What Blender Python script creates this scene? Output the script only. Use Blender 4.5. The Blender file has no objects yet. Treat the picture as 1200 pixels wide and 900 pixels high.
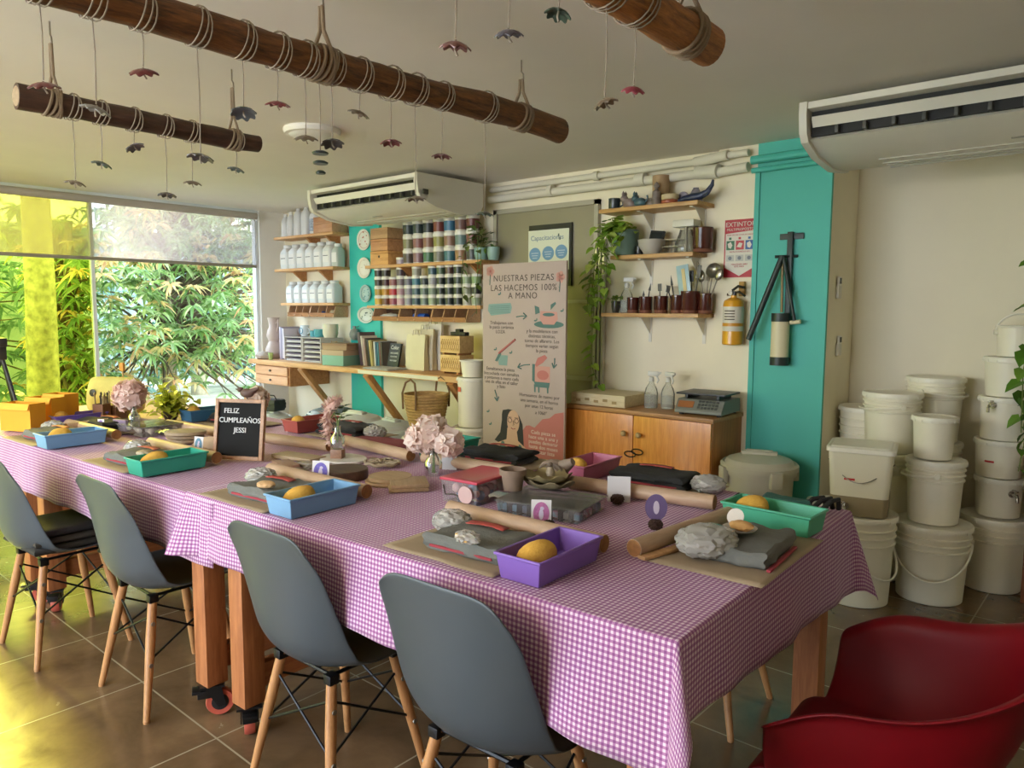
import bpy, bmesh, math, random
from math import sin, cos, pi, radians as R, sqrt, exp
from mathutils import Vector as V, Matrix as M, Euler, noise

S = bpy.context.scene
COL = S.collection
# ------------------------------------------------------------------ camera
EYE = V((0, 0, 1.5)); FPX = 875.0
PITCH, YAW, ROLL = R(5.7), R(40.9), R(0.3)
DIRV = V((-sin(YAW)*cos(PITCH), cos(YAW)*cos(PITCH), -sin(PITCH)))
_r0 = V((cos(YAW), sin(YAW), 0)); _u0 = _r0.cross(DIRV)
RV = cos(ROLL)*_r0 + sin(ROLL)*_u0
UV_ = -sin(ROLL)*_r0 + cos(ROLL)*_u0
cam = bpy.data.cameras.new('camera'); camo = bpy.data.objects.new('camera', cam); COL.objects.link(camo)
camo.matrix_world = M(((RV.x, UV_.x, -DIRV.x, EYE.x), (RV.y, UV_.y, -DIRV.y, EYE.y), (RV.z, UV_.z, -DIRV.z, EYE.z), (0, 0, 0, 1)))
cam.sensor_fit = 'HORIZONTAL'; cam.sensor_width = 36; cam.lens = FPX/1200*36; cam.clip_start = .02
S.camera = camo
def ray(x, y): return DIRV + (x-600)/FPX*RV - (y-450)/FPX*UV_
def az(x, y, z):                        # where a sight line meets the level z
    v = ray(x, y); return EYE + v*((z-EYE.z)/v.z)
def ay(x, y, Y):
    v = ray(x, y); return EYE + v*(Y/v.y)
def ax(x, y, X):
    v = ray(x, y); return EYE + v*(X/v.x)
# ------------------------------------------------------------------ light
w = bpy.data.worlds.new('world'); S.world = w; w.use_nodes = True
wn = w.node_tree.nodes; wl = w.node_tree.links
bg = wn['Background']
tc = wn.new('ShaderNodeTexCoord'); sx = wn.new('ShaderNodeSeparateXYZ'); wr = wn.new('ShaderNodeValToRGB')
wl.new(tc.outputs['Generated'], sx.inputs[0]); wl.new(sx.outputs['Z'], wr.inputs[0]); wl.new(wr.outputs[0], bg.inputs[0])
wr.color_ramp.elements[0].position = 0.0; wr.color_ramp.elements[0].color = (.80, .86, .92, 1)
wr.color_ramp.elements[1].position = .6; wr.color_ramp.elements[1].color = (.62, .78, 1.0, 1)
bg.inputs[1].default_value = 3.2
sun = bpy.data.lights.new('sun', 'SUN'); sun.energy = 5; sun.angle = R(8); sun.color = (1, .92, .74)
suno = bpy.data.objects.new('sun', sun); COL.objects.link(suno)
suno.rotation_euler = V((1, -.10, -.40)).to_track_quat('-Z', 'Y').to_euler()
def portal(name, loc, size, rot):
    l = bpy.data.lights.new(name, 'AREA'); l.shape = 'RECTANGLE'; l.size, l.size_y = size
    l.cycles.is_portal = True
    o = bpy.data.objects.new(name, l); COL.objects.link(o); o.location = loc; o.rotation_euler = rot
    return o
portal('window_portal', (-7.02, .7, 1.25), (2.4, 6.8), (0, R(-90), 0))
portal('entrance_portal', (-3.1, -2.35, 1.2), (3.8, 2.4), (R(90), 0, 0))
S.view_settings.view_transform = 'Standard'; S.view_settings.look = 'None'
S.view_settings.gamma = 1; S.view_settings.use_curve_mapping = False
S.view_settings.exposure = 1.95
S.cycles.max_bounces = 9; S.cycles.diffuse_bounces = 5; S.cycles.transparent_max_bounces = 24
S.cycles.sample_clamp_indirect = 6; S.cycles.caustics_reflective = False; S.cycles.caustics_refractive = False

# ------------------------------------------------------------------ materials
def lin(c):
    def f(u): return u/12.92 if u <= .04045 else ((u+.055)/1.055)**2.4
    if isinstance(c, str): c = tuple(int(c[i:i+2], 16)/255 for i in (0, 2, 4))
    return tuple(f(x) for x in c) + (1,)
MATS = {}
class NT:
    def __init__(s, name):
        s.m = bpy.data.materials.new(name); s.m.use_nodes = True
        s.n = s.m.node_tree.nodes; s.l = s.m.node_tree.links
        s.b = s.n['Principled BSDF']; s.out = s.n['Material Output']
    def add(s, t, **k):
        n = s.n.new('ShaderNode'+t)
        for a, v in k.items(): setattr(n, a, v)
        return n
    def link(s, a, b): s.l.new(a, b)
    def coord(s, kind='Object', scale=(1, 1, 1), rot=(0, 0, 0)):
        t = s.add('TexCoord'); mp = s.add('Mapping')
        mp.inputs['Scale'].default_value = scale; mp.inputs['Rotation'].default_value = rot
        s.link(t.outputs[kind], mp.inputs[0]); return mp.outputs[0]
    def ramp(s, fac, stops, interp='LINEAR'):
        r = s.add('ValToRGB'); r.color_ramp.interpolation = interp
        e = r.color_ramp.elements
        while len(e) < len(stops): e.new(.5)
        for i, (p, c) in enumerate(stops): e[i].position = p; e[i].color = c
        s.link(fac, r.inputs[0]); return r.outputs[0]
    def noise(s, vec, scale, detail=4, rough=.55, dist=0):
        n = s.add('TexNoise'); n.inputs['Scale'].default_value = scale; n.inputs['Detail'].default_value = detail
        n.inputs['Roughness'].default_value = rough; n.inputs['Distortion'].default_value = dist
        s.link(vec, n.inputs['Vector']); return n.outputs['Fac']
    def bump(s, h, strength=.3, dist=.01):
        b = s.add('Bump'); b.inputs['Strength'].default_value = strength; b.inputs['Distance'].default_value = dist
        s.link(h, b.inputs['Height']); s.link(b.outputs[0], s.b.inputs['Normal'])
def mat(key, c, rough=.5, metal=0., var=.0, nscale=8., bump=0., bscale=40., coat=0., trans=0., sheen=0., coord='Object', alpha=1, sss=0., spec=None):
    """plain procedural surface: base colour with soft noise variation and optional bump"""
    if key in MATS: return MATS[key]
    t = NT(key); col = lin(c)
    t.b.inputs['Roughness'].default_value = rough; t.b.inputs['Metallic'].default_value = metal
    t.b.inputs['Base Color'].default_value = col
    if spec is not None: t.b.inputs['Specular IOR Level'].default_value = spec
    if coat: t.b.inputs['Coat Weight'].default_value = coat; t.b.inputs['Coat Roughness'].default_value = .1
    if trans: t.b.inputs['Transmission Weight'].default_value = trans
    if sheen: t.b.inputs['Sheen Weight'].default_value = sheen
    if sss:
        t.b.inputs['Subsurface Weight'].default_value = sss; t.b.inputs['Subsurface Radius'].default_value = (.02, .02, .015)
    if var or bump: vec = t.coord(coord)
    if var:
        f = t.noise(vec, nscale, 5)
        d = tuple(max(0, x*(1-var)) for x in col[:3]) + (1,); b = tuple(min(1, x*(1+var)) for x in col[:3]) + (1,)
        t.link(t.ramp(f, [(.3, d), (.7, b)]), t.b.inputs['Base Color'])
    if bump: t.bump(t.noise(vec, bscale, 4), bump, .006)
    MATS[key] = t.m; return t.m
def wood(key, c1, c2, scale=6, stretch=(1, 14, 14), rough=.45, bump=.08, coat=0., knots=False):
    if key in MATS: return MATS[key]
    t = NT(key); vec = t.coord('Object', stretch)
    f = t.noise(vec, scale, 6, .6, .6); g = t.noise(vec, scale*5, 3, .6)
    mx = t.add('Math', operation='MULTIPLY_ADD'); mx.inputs[1].default_value = .35
    t.link(g, mx.inputs[0]); t.link(f, mx.inputs[2])
    stops = [(.42, lin(c1)), (.85, lin(c2))]
    t.link(t.ramp(mx.outputs[0], stops), t.b.inputs['Base Color'])
    t.b.inputs['Roughness'].default_value = rough
    if coat: t.b.inputs['Coat Weight'].default_value = coat; t.b.inputs['Coat Roughness'].default_value = .2
    t.bump(mx.outputs[0], bump, .004)
    MATS[key] = t.m; return t.m
def clear(key, tint=(1, 1, 1), gloss=.12, rough=.03, diffuse=None, dmix=0., transl=None, tmix=0.):
    """thin clear plastic or glass: tinted see-through plus a reflection, optionally milky"""
    if key in MATS: return MATS[key]
    t = NT(key); t.n.remove(t.b)
    tr = t.add('BsdfTransparent'); tr.inputs[0].default_value = tuple(tint)+(1,)
    cur = tr.outputs[0]
    if diffuse:
        d = t.add('BsdfDiffuse'); d.inputs[0].default_value = lin(diffuse); mx = t.add('MixShader'); mx.inputs[0].default_value = dmix
        t.link(cur, mx.inputs[1]); t.link(d.outputs[0], mx.inputs[2]); cur = mx.outputs[0]
    if transl:
        d = t.add('BsdfTranslucent'); d.inputs[0].default_value = lin(transl); mx = t.add('MixShader'); mx.inputs[0].default_value = tmix
        t.link(cur, mx.inputs[1]); t.link(d.outputs[0], mx.inputs[2]); cur = mx.outputs[0]
    if gloss:
        g = t.add('BsdfGlossy'); g.inputs['Roughness'].default_value = rough
        fr = t.add('LayerWeight'); fr.inputs[0].default_value = gloss
        mx = t.add('MixShader'); t.link(fr.outputs['Fresnel'], mx.inputs[0]); t.link(cur, mx.inputs[1]); t.link(g.outputs[0], mx.inputs[2]); cur = mx.outputs[0]
    t.link(cur, t.out.inputs[0]); MATS[key] = t.m; return t.m
def leafmat(key, cols, transl=.35, rough=.4):
    if key in MATS: return MATS[key]
    t = NT(key); g = t.add('NewGeometry')
    r = t.ramp(g.outputs['Random Per Island'], [(i/max(1, len(cols)-1), lin(c)) for i, c in enumerate(cols)])
    t.link(r, t.b.inputs['Base Color']); t.b.inputs['Roughness'].default_value = rough
    tl = t.add('BsdfTranslucent'); t.link(r, tl.inputs[0])
    mx = t.add('MixShader'); mx.inputs[0].default_value = transl
    t.link(t.b.outputs[0], mx.inputs[1]); t.link(tl.outputs[0], mx.inputs[2]); t.link(mx.outputs[0], t.out.inputs[0])
    MATS[key] = t.m; return t.m
def gingham(key, period, white, mid, dark):
    t = NT(key); tcd = t.add('TexCoord'); sp = t.add('SeparateXYZ'); t.link(tcd.outputs['UV'], sp.inputs[0])
    outs = []
    for ch in 'XY':
        a = t.add('Math', operation='MULTIPLY'); a.inputs[1].default_value = 2*pi/period; t.link(sp.outputs[ch], a.inputs[0])
        b = t.add('Math', operation='SINE'); t.link(a.outputs[0], b.inputs[0])
        c = t.add('Math', operation='MULTIPLY_ADD', use_clamp=True); c.inputs[1].default_value = 4.; c.inputs[2].default_value = .5
        t.link(b.outputs[0], c.inputs[0]); outs.append(c.outputs[0])
    s = t.add('Math', operation='ADD'); t.link(outs[0], s.inputs[0]); t.link(outs[1], s.inputs[1])
    h = t.add('Math', operation='MULTIPLY'); h.inputs[1].default_value = .5; t.link(s.outputs[0], h.inputs[0])
    t.link(t.ramp(h.outputs[0], [(0, lin(white)), (.5, lin(mid)), (1, lin(dark))]), t.b.inputs['Base Color'])
    t.b.inputs['Roughness'].default_value = .85; t.b.inputs['Sheen Weight'].default_value = .15
    t.bump(t.noise(t.coord('Object'), 9, 4, .5), .35, .02)
    tl = t.add('BsdfTranslucent'); tl.inputs[0].default_value = lin(mid); mx = t.add('MixShader'); mx.inputs[0].default_value = .12
    t.link(t.b.outputs[0], mx.inputs[1]); t.link(tl.outputs[0], mx.inputs[2]); t.link(mx.outputs[0], t.out.inputs[0])
    return t.m

# ------------------------------------------------------------------ mesh building
class MB:
    def __init__(s): s.bm = bmesh.new(); s.uv = None
    def faces(s, vs, fs, T=None):
        b = [s.bm.verts.new(T @ V(v) if T else v) for v in vs]
        for f in fs:
            try: s.bm.faces.new([b[i] for i in f])
            except ValueError: pass
        return b
    def box(s, c, d, T=None, rz=0, taper=1., bev=0.):
        x, y, z = d[0]/2, d[1]/2, d[2]/2
        Tm = M.Translation(c) @ M.Rotation(rz, 4, 'Z')
        if T: Tm = T @ Tm
        if bev:
            t = bmesh.new(); bmesh.ops.create_cube(t, size=1)
            for v in t.verts: v.co = V((v.co.x*d[0]*(taper if v.co.z < 0 else 1), v.co.y*d[1]*(taper if v.co.z < 0 else 1), v.co.z*d[2]))
            bmesh.ops.bevel(t, geom=t.edges[:], offset=min(bev, min(d)*.45), segments=2, affect='EDGES', profile=.6)
            s.merge(t, Tm); return s
        k = taper
        s.faces([(-x*k, -y*k, -z), (x*k, -y*k, -z), (x*k, y*k, -z), (-x*k, y*k, -z), (-x, -y, z), (x, -y, z), (x, y, z), (-x, y, z)],
                [(3, 2, 1, 0), (4, 5, 6, 7), (0, 1, 5, 4), (1, 2, 6, 5), (2, 3, 7, 6), (3, 0, 4, 7)], Tm)
        return s
    def merge(s, t, Tm=None):
        mp = {}
        for v in t.verts: mp[v] = s.bm.verts.new(Tm @ v.co if Tm else v.co)
        for f in t.faces:
            try: s.bm.faces.new([mp[v] for v in f.verts])
            except ValueError: pass
        t.free()
    def lathe(s, prof, n=24, c=(0, 0, 0), T=None, sx=1., sy=1., cap=True):
        Tm = M.Translation(c)
        if T: Tm = T @ Tm
        rings = []
        for r, z in prof:
            if r < 1e-5: rings.append([s.bm.verts.new(Tm @ V((0, 0, z)))])
            else: rings.append([s.bm.verts.new(Tm @ V((r*sx*cos(2*pi*i/n), r*sy*sin(2*pi*i/n), z))) for i in range(n)])
        for a, b in zip(rings, rings[1:]):
            for i in range(n):
                j = (i+1) % n
                if len(a) == 1 and len(b) == 1: continue
                q = [a[0], b[j], b[i]] if len(a) == 1 else [a[i], a[j], b[0]] if len(b) == 1 else [a[i], a[j], b[j], b[i]]
                if len(a) == 1: q = [a[0], b[i], b[j]][::-1]
                try: s.bm.faces.new(q)
                except ValueError: pass
        if cap:
            if len(rings[0]) > 1: s.bm.faces.new(rings[0][::-1])
            if len(rings[-1]) > 1: s.bm.faces.new(rings[-1])
        return s
    def cyl(s, p0, p1, r0, r1=None, n=12, cap=True):
        p0, p1 = V(p0), V(p1); r1 = r0 if r1 is None else r1
        d = p1-p0; T = M.Translation(p0) @ d.to_track_quat('Z', 'Y').to_matrix().to_4x4()
        return s.lathe([(r0, 0), (r1, d.length)], n, T=T, cap=cap)
    def tube(s, pts, r, n=8, closed=False, cap=True):
        pts = [V(p) for p in pts]; m = len(pts); rings = []; up = None
        for i, p in enumerate(pts):
            t = (pts[(i+1) % m]-pts[i-1]) if closed else (pts[min(i+1, m-1)]-pts[max(i-1, 0)])
            t.normalize()
            if up is None: up = V((0, 0, 1)) if abs(t.z) < .9 else V((1, 0, 0))
            a = up.cross(t)
            if a.length < 1e-4: a = V((1, .3, 0)).cross(t)
            a.normalize(); b = t.cross(a); up = b
            rr = r[i] if isinstance(r, (list, tuple)) else r
            rings.append([s.bm.verts.new(p + a*rr*cos(2*pi*k/n) + b*rr*sin(2*pi*k/n)) for k in range(n)])
        for i in range(m if closed else m-1):
            a, b = rings[i], rings[(i+1) % m]
            for k in range(n):
                j = (k+1) % n; s.bm.faces.new([a[k], a[j], b[j], b[k]])
        if cap and not closed:
            s.bm.faces.new(rings[0][::-1]); s.bm.faces.new(rings[-1])
        return s
    def ball(s, c, r, sub=2, T=None, amp=0., fr=3., seed=0, flat=None):
        t = bmesh.new(); bmesh.ops.create_icosphere(t, subdivisions=sub, radius=1)
        r = (r, r, r) if not isinstance(r, (tuple, list)) else r
        for v in t.verts:
            k = 1 + (amp*noise.noise(v.co*fr+V((seed*7.3, seed*3.1, seed))) if amp else 0)
            v.co = V((v.co.x*r[0]*k, v.co.y*r[1]*k, v.co.z*r[2]*k))
            if flat is not None and v.co.z < flat: v.co.z = flat
        s.merge(t, (T @ M.Translation(c)) if T else M.Translation(c)); return s
    def prism(s, poly, z0, z1, T=None):
        n = len(poly)
        s.faces([(x, y, z0) for x, y in poly]+[(x, y, z1) for x, y in poly],
                [tuple(range(n))[::-1], tuple(range(n, 2*n))]+[(i, (i+1) % n, n+(i+1) % n, n+i) for i in range(n)], T)
        return s
    def grid(s, fn, nu, nv, uv=None, cu=False):
        vs = [[s.bm.verts.new(fn(i/nu, j/nv)) for j in range(nv+1)] for i in range(nu + (0 if cu else 1))]
        for i in range(nu):
            a, b = vs[i], vs[(i+1) % len(vs)]
            for j in range(nv): s.bm.faces.new([a[j], b[j], b[j+1], a[j+1]])
        return s
    def build(s, name, m, parent=None, smooth=True, loc=None, sharp=35, solid=0., sub=0, bevel=0., recalc=True):
        me = bpy.data.meshes.new(name)
        if recalc: bmesh.ops.recalc_face_normals(s.bm, faces=s.bm.faces)
        for f in s.bm.faces: f.smooth = smooth
        s.bm.to_mesh(me); s.bm.free(); me.materials.append(m)
        if smooth and sharp: me.set_sharp_from_angle(angle=R(sharp))
        o = bpy.data.objects.new(name, me); COL.objects.link(o)
        if parent: o.parent = parent
        if loc: o.location = loc
        if bevel:
            b = o.modifiers.new('bevel', 'BEVEL'); b.width = bevel; b.segments = 2; b.limit_method = 'ANGLE'
        if solid:
            d = o.modifiers.new('solid', 'SOLIDIFY'); d.thickness = solid; d.offset = 0
        if sub:
            d = o.modifiers.new('subd', 'SUBSURF'); d.levels = sub; d.render_levels = sub
        return o
def tag(o, label, cat, group=None):
    o['label'] = label; o['category'] = cat
    if group: o['group'] = group
    return o
def thing(name, label, cat, loc=(0, 0, 0), rz=0, group=None):
    o = bpy.data.objects.new(name, None); COL.objects.link(o); o.location = loc; o.rotation_euler = (0, 0, rz)
    o.empty_display_size = .1
    return tag(o, label, cat, group)
def struct(o): o['kind'] = 'structure'; return o
def dup(root, label, loc, rz=None, group=None):
    r = root.copy(); COL.objects.link(r); r.location = loc; r['label'] = label
    if rz is not None: r.rotation_euler = (0, 0, rz)
    if group: r['group'] = group
    for ch in KIDS(root):
        c = ch.copy(); COL.objects.link(c); c.parent = r
        for g in KIDS(ch):
            d = g.copy(); COL.objects.link(d); d.parent = c
    return r
def KIDS(o): return [c for c in COL.objects if c.parent == o]
def text(name, s, size, m, parent=None, T=None, align='CENTER', ext=.0006, spacing=1., line=1.):
    cu = bpy.data.curves.new(name, 'FONT'); cu.body = s; cu.size = size; cu.align_x = align; cu.extrude = ext
    cu.space_character = spacing; cu.space_line = line; cu.resolution_u = 3
    o = bpy.data.objects.new(name, cu); COL.objects.link(o)
    me = bpy.data.meshes.new_from_object(o.evaluated_get(bpy.context.evaluated_depsgraph_get()))
    bpy.data.objects.remove(o)
    if T: me.transform(T)
    me.materials.clear(); me.materials.append(m); me.name = name
    o = bpy.data.objects.new(name, me); COL.objects.link(o)
    if parent: o.parent = parent
    return o
FACE_Y = M.Rotation(R(90), 4, 'X')     # turns flat lettering upright, facing -Y
rnd = random.Random(7)
def ordn(i): return ['first', 'second', 'third', 'fourth', 'fifth', 'sixth', 'seventh', 'eighth', 'ninth', 'tenth', 'eleventh', 'twelfth', 'thirteenth', 'fourteenth', 'fifteenth'][i]
# ------------------------------------------------------------------ room shell
WX, BY, RY, CZ = -7.1, 4.5, 4.95, 2.5          # window wall, back wall, recessed right wall, ceiling
XR, YF = 2.6, -2.4
plaster = mat('plaster_cream', 'ece3c9', .75, var=.03, nscale=3, bump=.06, bscale=25)
plaster_w = mat('plaster_white', 'e4e2da', .75, var=.03, nscale=3, bump=.06, bscale=25)
ceilm = mat('ceiling_paint', 'ebe6dd', .8, var=.03, nscale=1.5, bump=.05, bscale=12)
teal = mat('teal_paint', '4cb4a6', .6, var=.04, nscale=2, bump=.08, bscale=18)
def floor_mat():
    t = NT('floor_tile'); vec = t.coord('Object')
    br = t.add('TexBrick'); br.offset = 0; br.inputs['Scale'].default_value = 1; br.inputs['Brick Width'].default_value = .6; br.inputs['Row Height'].default_value = .6
    br.inputs['Mortar Size'].default_value = .0035; br.inputs['Mortar Smooth'].default_value = .1; br.inputs['Bias'].default_value = 0
    br.inputs['Color1'].default_value = (0, 0, 0, 1); br.inputs['Color2'].default_value = (.25, .25, .25, 1); br.inputs['Mortar'].default_value = (1, 1, 1, 1)
    t.link(vec, br.inputs['Vector'])
    n = t.noise(vec, 3.5, 7, .62, .5)
    c = t.ramp(n, [(.25, lin('54432f')), (.55, lin('715a41')), (.8, lin('866e50'))])
    mx = t.add('MixRGB', blend_type='MIX'); t.link(br.outputs['Fac'], mx.inputs[0]); t.link(c, mx.inputs[1]); mx.inputs[2].default_value = lin('a39880')
    t.link(mx.outputs[0], t.b.inputs['Base Color'])
    t.link(t.ramp(n, [(.3, (.17, .17, .17, 1)), (.8, (.30, .30, .30, 1))]), t.b.inputs['Roughness'])
    t.b.inputs['Specular IOR Level'].default_value = .8
    h = t.add('Math', operation='SUBTRACT'); h.inputs[0].default_value = 1; t.link(br.outputs['Fac'], h.inputs[1])
    t.bump(h.outputs[0], .3, .003)
    return t.m
def slab(name, lo, hi, m):
    c = [(a+b)/2 for a, b in zip(lo, hi)]; d = [abs(b-a) for a, b in zip(lo, hi)]
    return struct(MB().box(c, d).build(name, m, smooth=False))
fl = slab('floor', (WX-.2, YF, -.1), (XR, RY+.15, 0), floor_mat())
slab('ceiling', (WX-.2, YF, CZ), (XR, RY+.15, CZ+.15), ceilm)
slab('wall_back', (WX-.15, BY, 0), (-1.60, BY+.6, CZ), plaster)
slab('wall_right', (-1.60, RY, 0), (XR, RY+.15, CZ), mat('plaster_right', 'e0d8c0', .75, var=.03, nscale=2, bump=.06, bscale=20))
slab('wall_east', (XR, YF, 0), (XR+.15, RY+.15, CZ), plaster_w)
slab('wall_window_pier', (WX-.15, 4.2, 0), (WX, BY, CZ), plaster_w)
# front wall behind the camera: wide glazed entrance between piers
slab('wall_front', (-1.2, YF-.15, 0), (XR, YF, CZ), plaster_w)
slab('wall_front_pier', (WX-.15, YF-.15, 0), (-5.1, YF, CZ), plaster_w)
# column with teal face
slab('wall_column', (-2.165, BY-.03, 0), (-1.60, BY+.01, CZ), plaster)
slab('wall_column_side', (-1.60, BY-.03, 0), (-1.467, RY+.01, CZ), plaster)
slab('wall_teal_panel', (-1.905, BY-.045, 0), (-1.467, BY-.029, CZ), teal)
slab('trim_teal_left', (-1.915, BY-.055, 0), (-1.885, BY-.028, CZ-.16), teal)
slab('trim_teal_right', (-1.487, BY-.055, 0), (-1.462, BY-.028, CZ-.16), teal)
slab('wall_teal_strip', (-5.95, BY-.03, 0), (-5.50, BY+.01, CZ), mat('teal_bright', '35bdb4', .6, var=.03, nscale=2))
slab('baseboard_right', (-1.46, RY-.012, 0), (XR, RY, .08), plaster_w)
# ---- window
alu = mat('aluminium_white', 'd8dde0', .4, var=.02)
glass = clear('window_glass', (.93, .95, .96), .06, .0)
film = clear('yellow_film_glass', (.76, .76, .28), .06, .0)
win = bpy.data.objects.new('window_1', None); COL.objects.link(win); struct(win); win.location = (WX-.06, 0, 0)
yL, yD, yR = YF+.0, 2.60, 4.20
MB().box((0, (yL+yD)/2, 1.25), (.008, yD-yL-.03, 2.46)).build('yellow_film_pane', film, win, smooth=False)
MB().box((0, (yR+yD)/2, 1.25), (.008, yR-yD-.03, 2.46)).build('clear_pane', glass, win, smooth=False)
f = MB()
for y in (yD, yR-.015, .55, -1.5): f.box((0, y, 1.25), (.05, .028, 2.5))
f.box((0, (yL+yR)/2, .025), (.06, yR-yL, .05)); f.box((0, (yL+yR)/2, 2.48), (.06, yR-yL, .04))
f.build('window_frame', alu, win, smooth=False)
# ---- unseen glazed entrance behind the camera, added for cool light on the cloth fronts
ent = bpy.data.objects.new('door_2', None); COL.objects.link(ent); struct(ent); ent.location = (-3.15, YF-.08, 0)
f = MB()
for x in (-1.92, -.64, .64, 1.92): f.box((x, 0, 1.25), (.05, .05, 2.5))
f.box((0, 0, 2.475), (3.9, .05, .05)); f.build('door_frame', alu, ent, smooth=False)
MB().box((0, 0, 1.22), (3.85, .008, 2.42)).build('door_glass', glass, ent, smooth=False)
# ---- roller blind
blind = thing('roller_blind', 'long pale roller blind half lowered over the big window', 'blind', (WX+.05, 0, 2.43))
fab = clear('blind_fabric', (.68, .66, .66), 0, .5, diffuse='cfc6bd', dmix=.16, transl='d8cfd0', tmix=.12)
fabm = fab
MB().box((-.02, (4.14-1.9)/2, -.25), (.002, 4.14+1.9, .50)).build('blind_fabric', fab, blind, smooth=False)
MB().cyl((0, -1.9, 0), (0, 4.14, 0), .034, n=20).build('roller_tube', mat('blind_cassette', 'a8a195', .5), blind)
MB().box((-.02, (4.14-1.9)/2, -.505), (.014, 4.14+1.9, .03), bev=.004).build('bottom_rail', mat('blind_rail', '8f887a', .5), blind)
b = MB(); b.box((0, 4.15, 0), (.075, .014, .085), bev=.004); b.build('end_bracket', mat('bracket_grey', 'c9c9c4', .4), blind)
MB().tube([(.01, 4.135, -.03), (.012, 4.135, -.6), (.012, 4.135, -1.3)], .0025, 6).build('pull_chain', alu, blind)
# ---- sliding metal door in the back wall
dr = bpy.data.objects.new('door_1', None); COL.objects.link(dr); struct(dr); dr.location = (-3.57, BY, 0)
steel = mat('brushed_steel', '8f8876', .5, .35, var=.06, nscale=1.5)
MB().box((0, -.012, 1.13), (.94, .02, 2.24)).build('door_panel', steel, dr, smooth=False)
f = MB()
for x in (-.485, .485): f.box((x, -.018, 1.14), (.035, .04, 2.28))
f.box((0, -.018, 2.265), (1.005, .04, .035)); f.box((.1, -.03, 1.56), (.75, .02, .025)); f.box((0, -.03, 1.0), (.94, .02, .03))
f.build('door_frame', mat('frame_steel', 'a8a292', .55, .2), dr, smooth=False)
f = MB(); [f.box((.50+.028*i, -.03, 1.0), (.018, .05-.01*i, 2.0)) for i in range(3)]
f.build('door_track', mat('track_alu', 'c9c6bd', .3, .6), dr, smooth=False)
# ---- conduits along the top of the back wall
cond = mat('conduit_white', 'd8d3c2', .5)
def conduit(name, label, pts, r, cps):
    o = thing(name, label, 'pipe', pts[0]); p0 = V(pts[0])
    MB().tube([V(p)-p0 for p in pts], r, 12).build('pipe', cond, o)
    for a, b_ in cps: MB().cyl(V(a)-p0, V(b_)-p0, r*1.45, n=14).build('coupling', cond, o)
    return o
conduit('conduit', 'upper white conduit pipe running along the top of the back wall to the teal column', [(-4.1, 4.46, 2.44), (-2.25, 4.45, 2.44), (-2.15, 4.43, 2.45), (-1.95, 4.42, 2.45)], .022, [((-2.32, 4.45, 2.44), (-2.08, 4.42, 2.45)), ((-3.1, 4.455, 2.44), (-3.06, 4.455, 2.44))])
conduit('conduit', 'lower thicker white conduit pipe with elbow along the top of the back wall', [(-4.1, 4.45, 2.365), (-2.3, 4.45, 2.365), (-2.17, 4.43, 2.355), (-1.95, 4.42, 2.365)], .03, [((-2.30, 4.45, 2.375), (-2.14, 4.42, 2.36)), ((-2.75, 4.45, 2.375), (-2.68, 4.45, 2.375)), ((-3.5, 4.45, 2.375), (-3.46, 4.45, 2.375))])
struct(MB().tube([(-1.93, 4.42, 2.40), (-1.48, 4.42, 2.405)], .025, 10).tube([(-1.93, 4.43, 2.34), (-1.48, 4.43, 2.345)], .016, 10).build('trim_teal_pipes', teal))
# ---- ceiling light
p = az(366, 158, 2.47)
cl = thing('ceiling_light', 'round flat white ceiling lamp above the left table', 'ceiling light', (p.x, p.y, CZ))
MB().lathe([(.005, 0), (.155, 0), (.158, -.012), (.15, -.03), (.135, -.032)], 32).build('rim', mat('lamp_rim', 'e8e4da', .4), cl)
MB().lathe([(.134, -.028), (.12, -.036), (.06, -.042), (0, -.044)], 32, cap=False).build('diffuser', mat('lamp_diffuser', 'efece4', .3), cl)
def pendant(label, x, y):  # unseen glowing globe, added behind the camera to lift the ceiling
    o = thing('added_pendant', label, 'added light', (x, y, 2.02))
    MB().tube([(0, 0, .13), (0, 0, CZ-2.02)], .004, 6).build('cord', cond, o); MB().lathe([(.04, .12), (.045, .15), (.02, .17), (0, .17)], 20).build('globe_cap', cond, o)
    t = NT('added_glow_'+str(x)); t.b.inputs['Base Color'].default_value = (.9, .88, .8, 1); t.b.inputs['Emission Color'].default_value = (1, .86, .68, 1); t.b.inputs['Emission Strength'].default_value = GLOW
    MB().ball((0, 0, 0), .14, 3).build('globe', t.m, o)
GLOW = 26
pendant('unseen glowing pendant globe near the entrance, added to brighten the ceiling', -1.5, -1.5)
pendant('unseen glowing pendant globe toward the window, added to brighten the ceiling', -4.6, -1.4)
# ---- smoke detector like boxes, wall remotes on the column side
for (py, lb, h) in ((337, 'upper air conditioner remote in its holder on the column side', .13), (405, 'lower air conditioner remote in its holder on the column side', .12)):
    q = ax(981, py, -1.467)
    t = thing('remote_control', lb, 'remote control', (-1.467, q.y, q.z-h/2))
    MB().box((.010, 0, h*.3), (.018, .055, h*.6), bev=.004).build('holder', mat('holder_white', 'd5d2c6', .4), t)
    MB().box((.0115, 0, h*.58), (.014, .042, h*.84), bev=.004).build('remote_body', mat('remote_white', 'e5e2d8', .35), t)
    MB().box((.0195, 0, h*.8), (.003, .03, h*.26)).build('screen', mat('remote_screen', '3a423f', .2), t)
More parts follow.
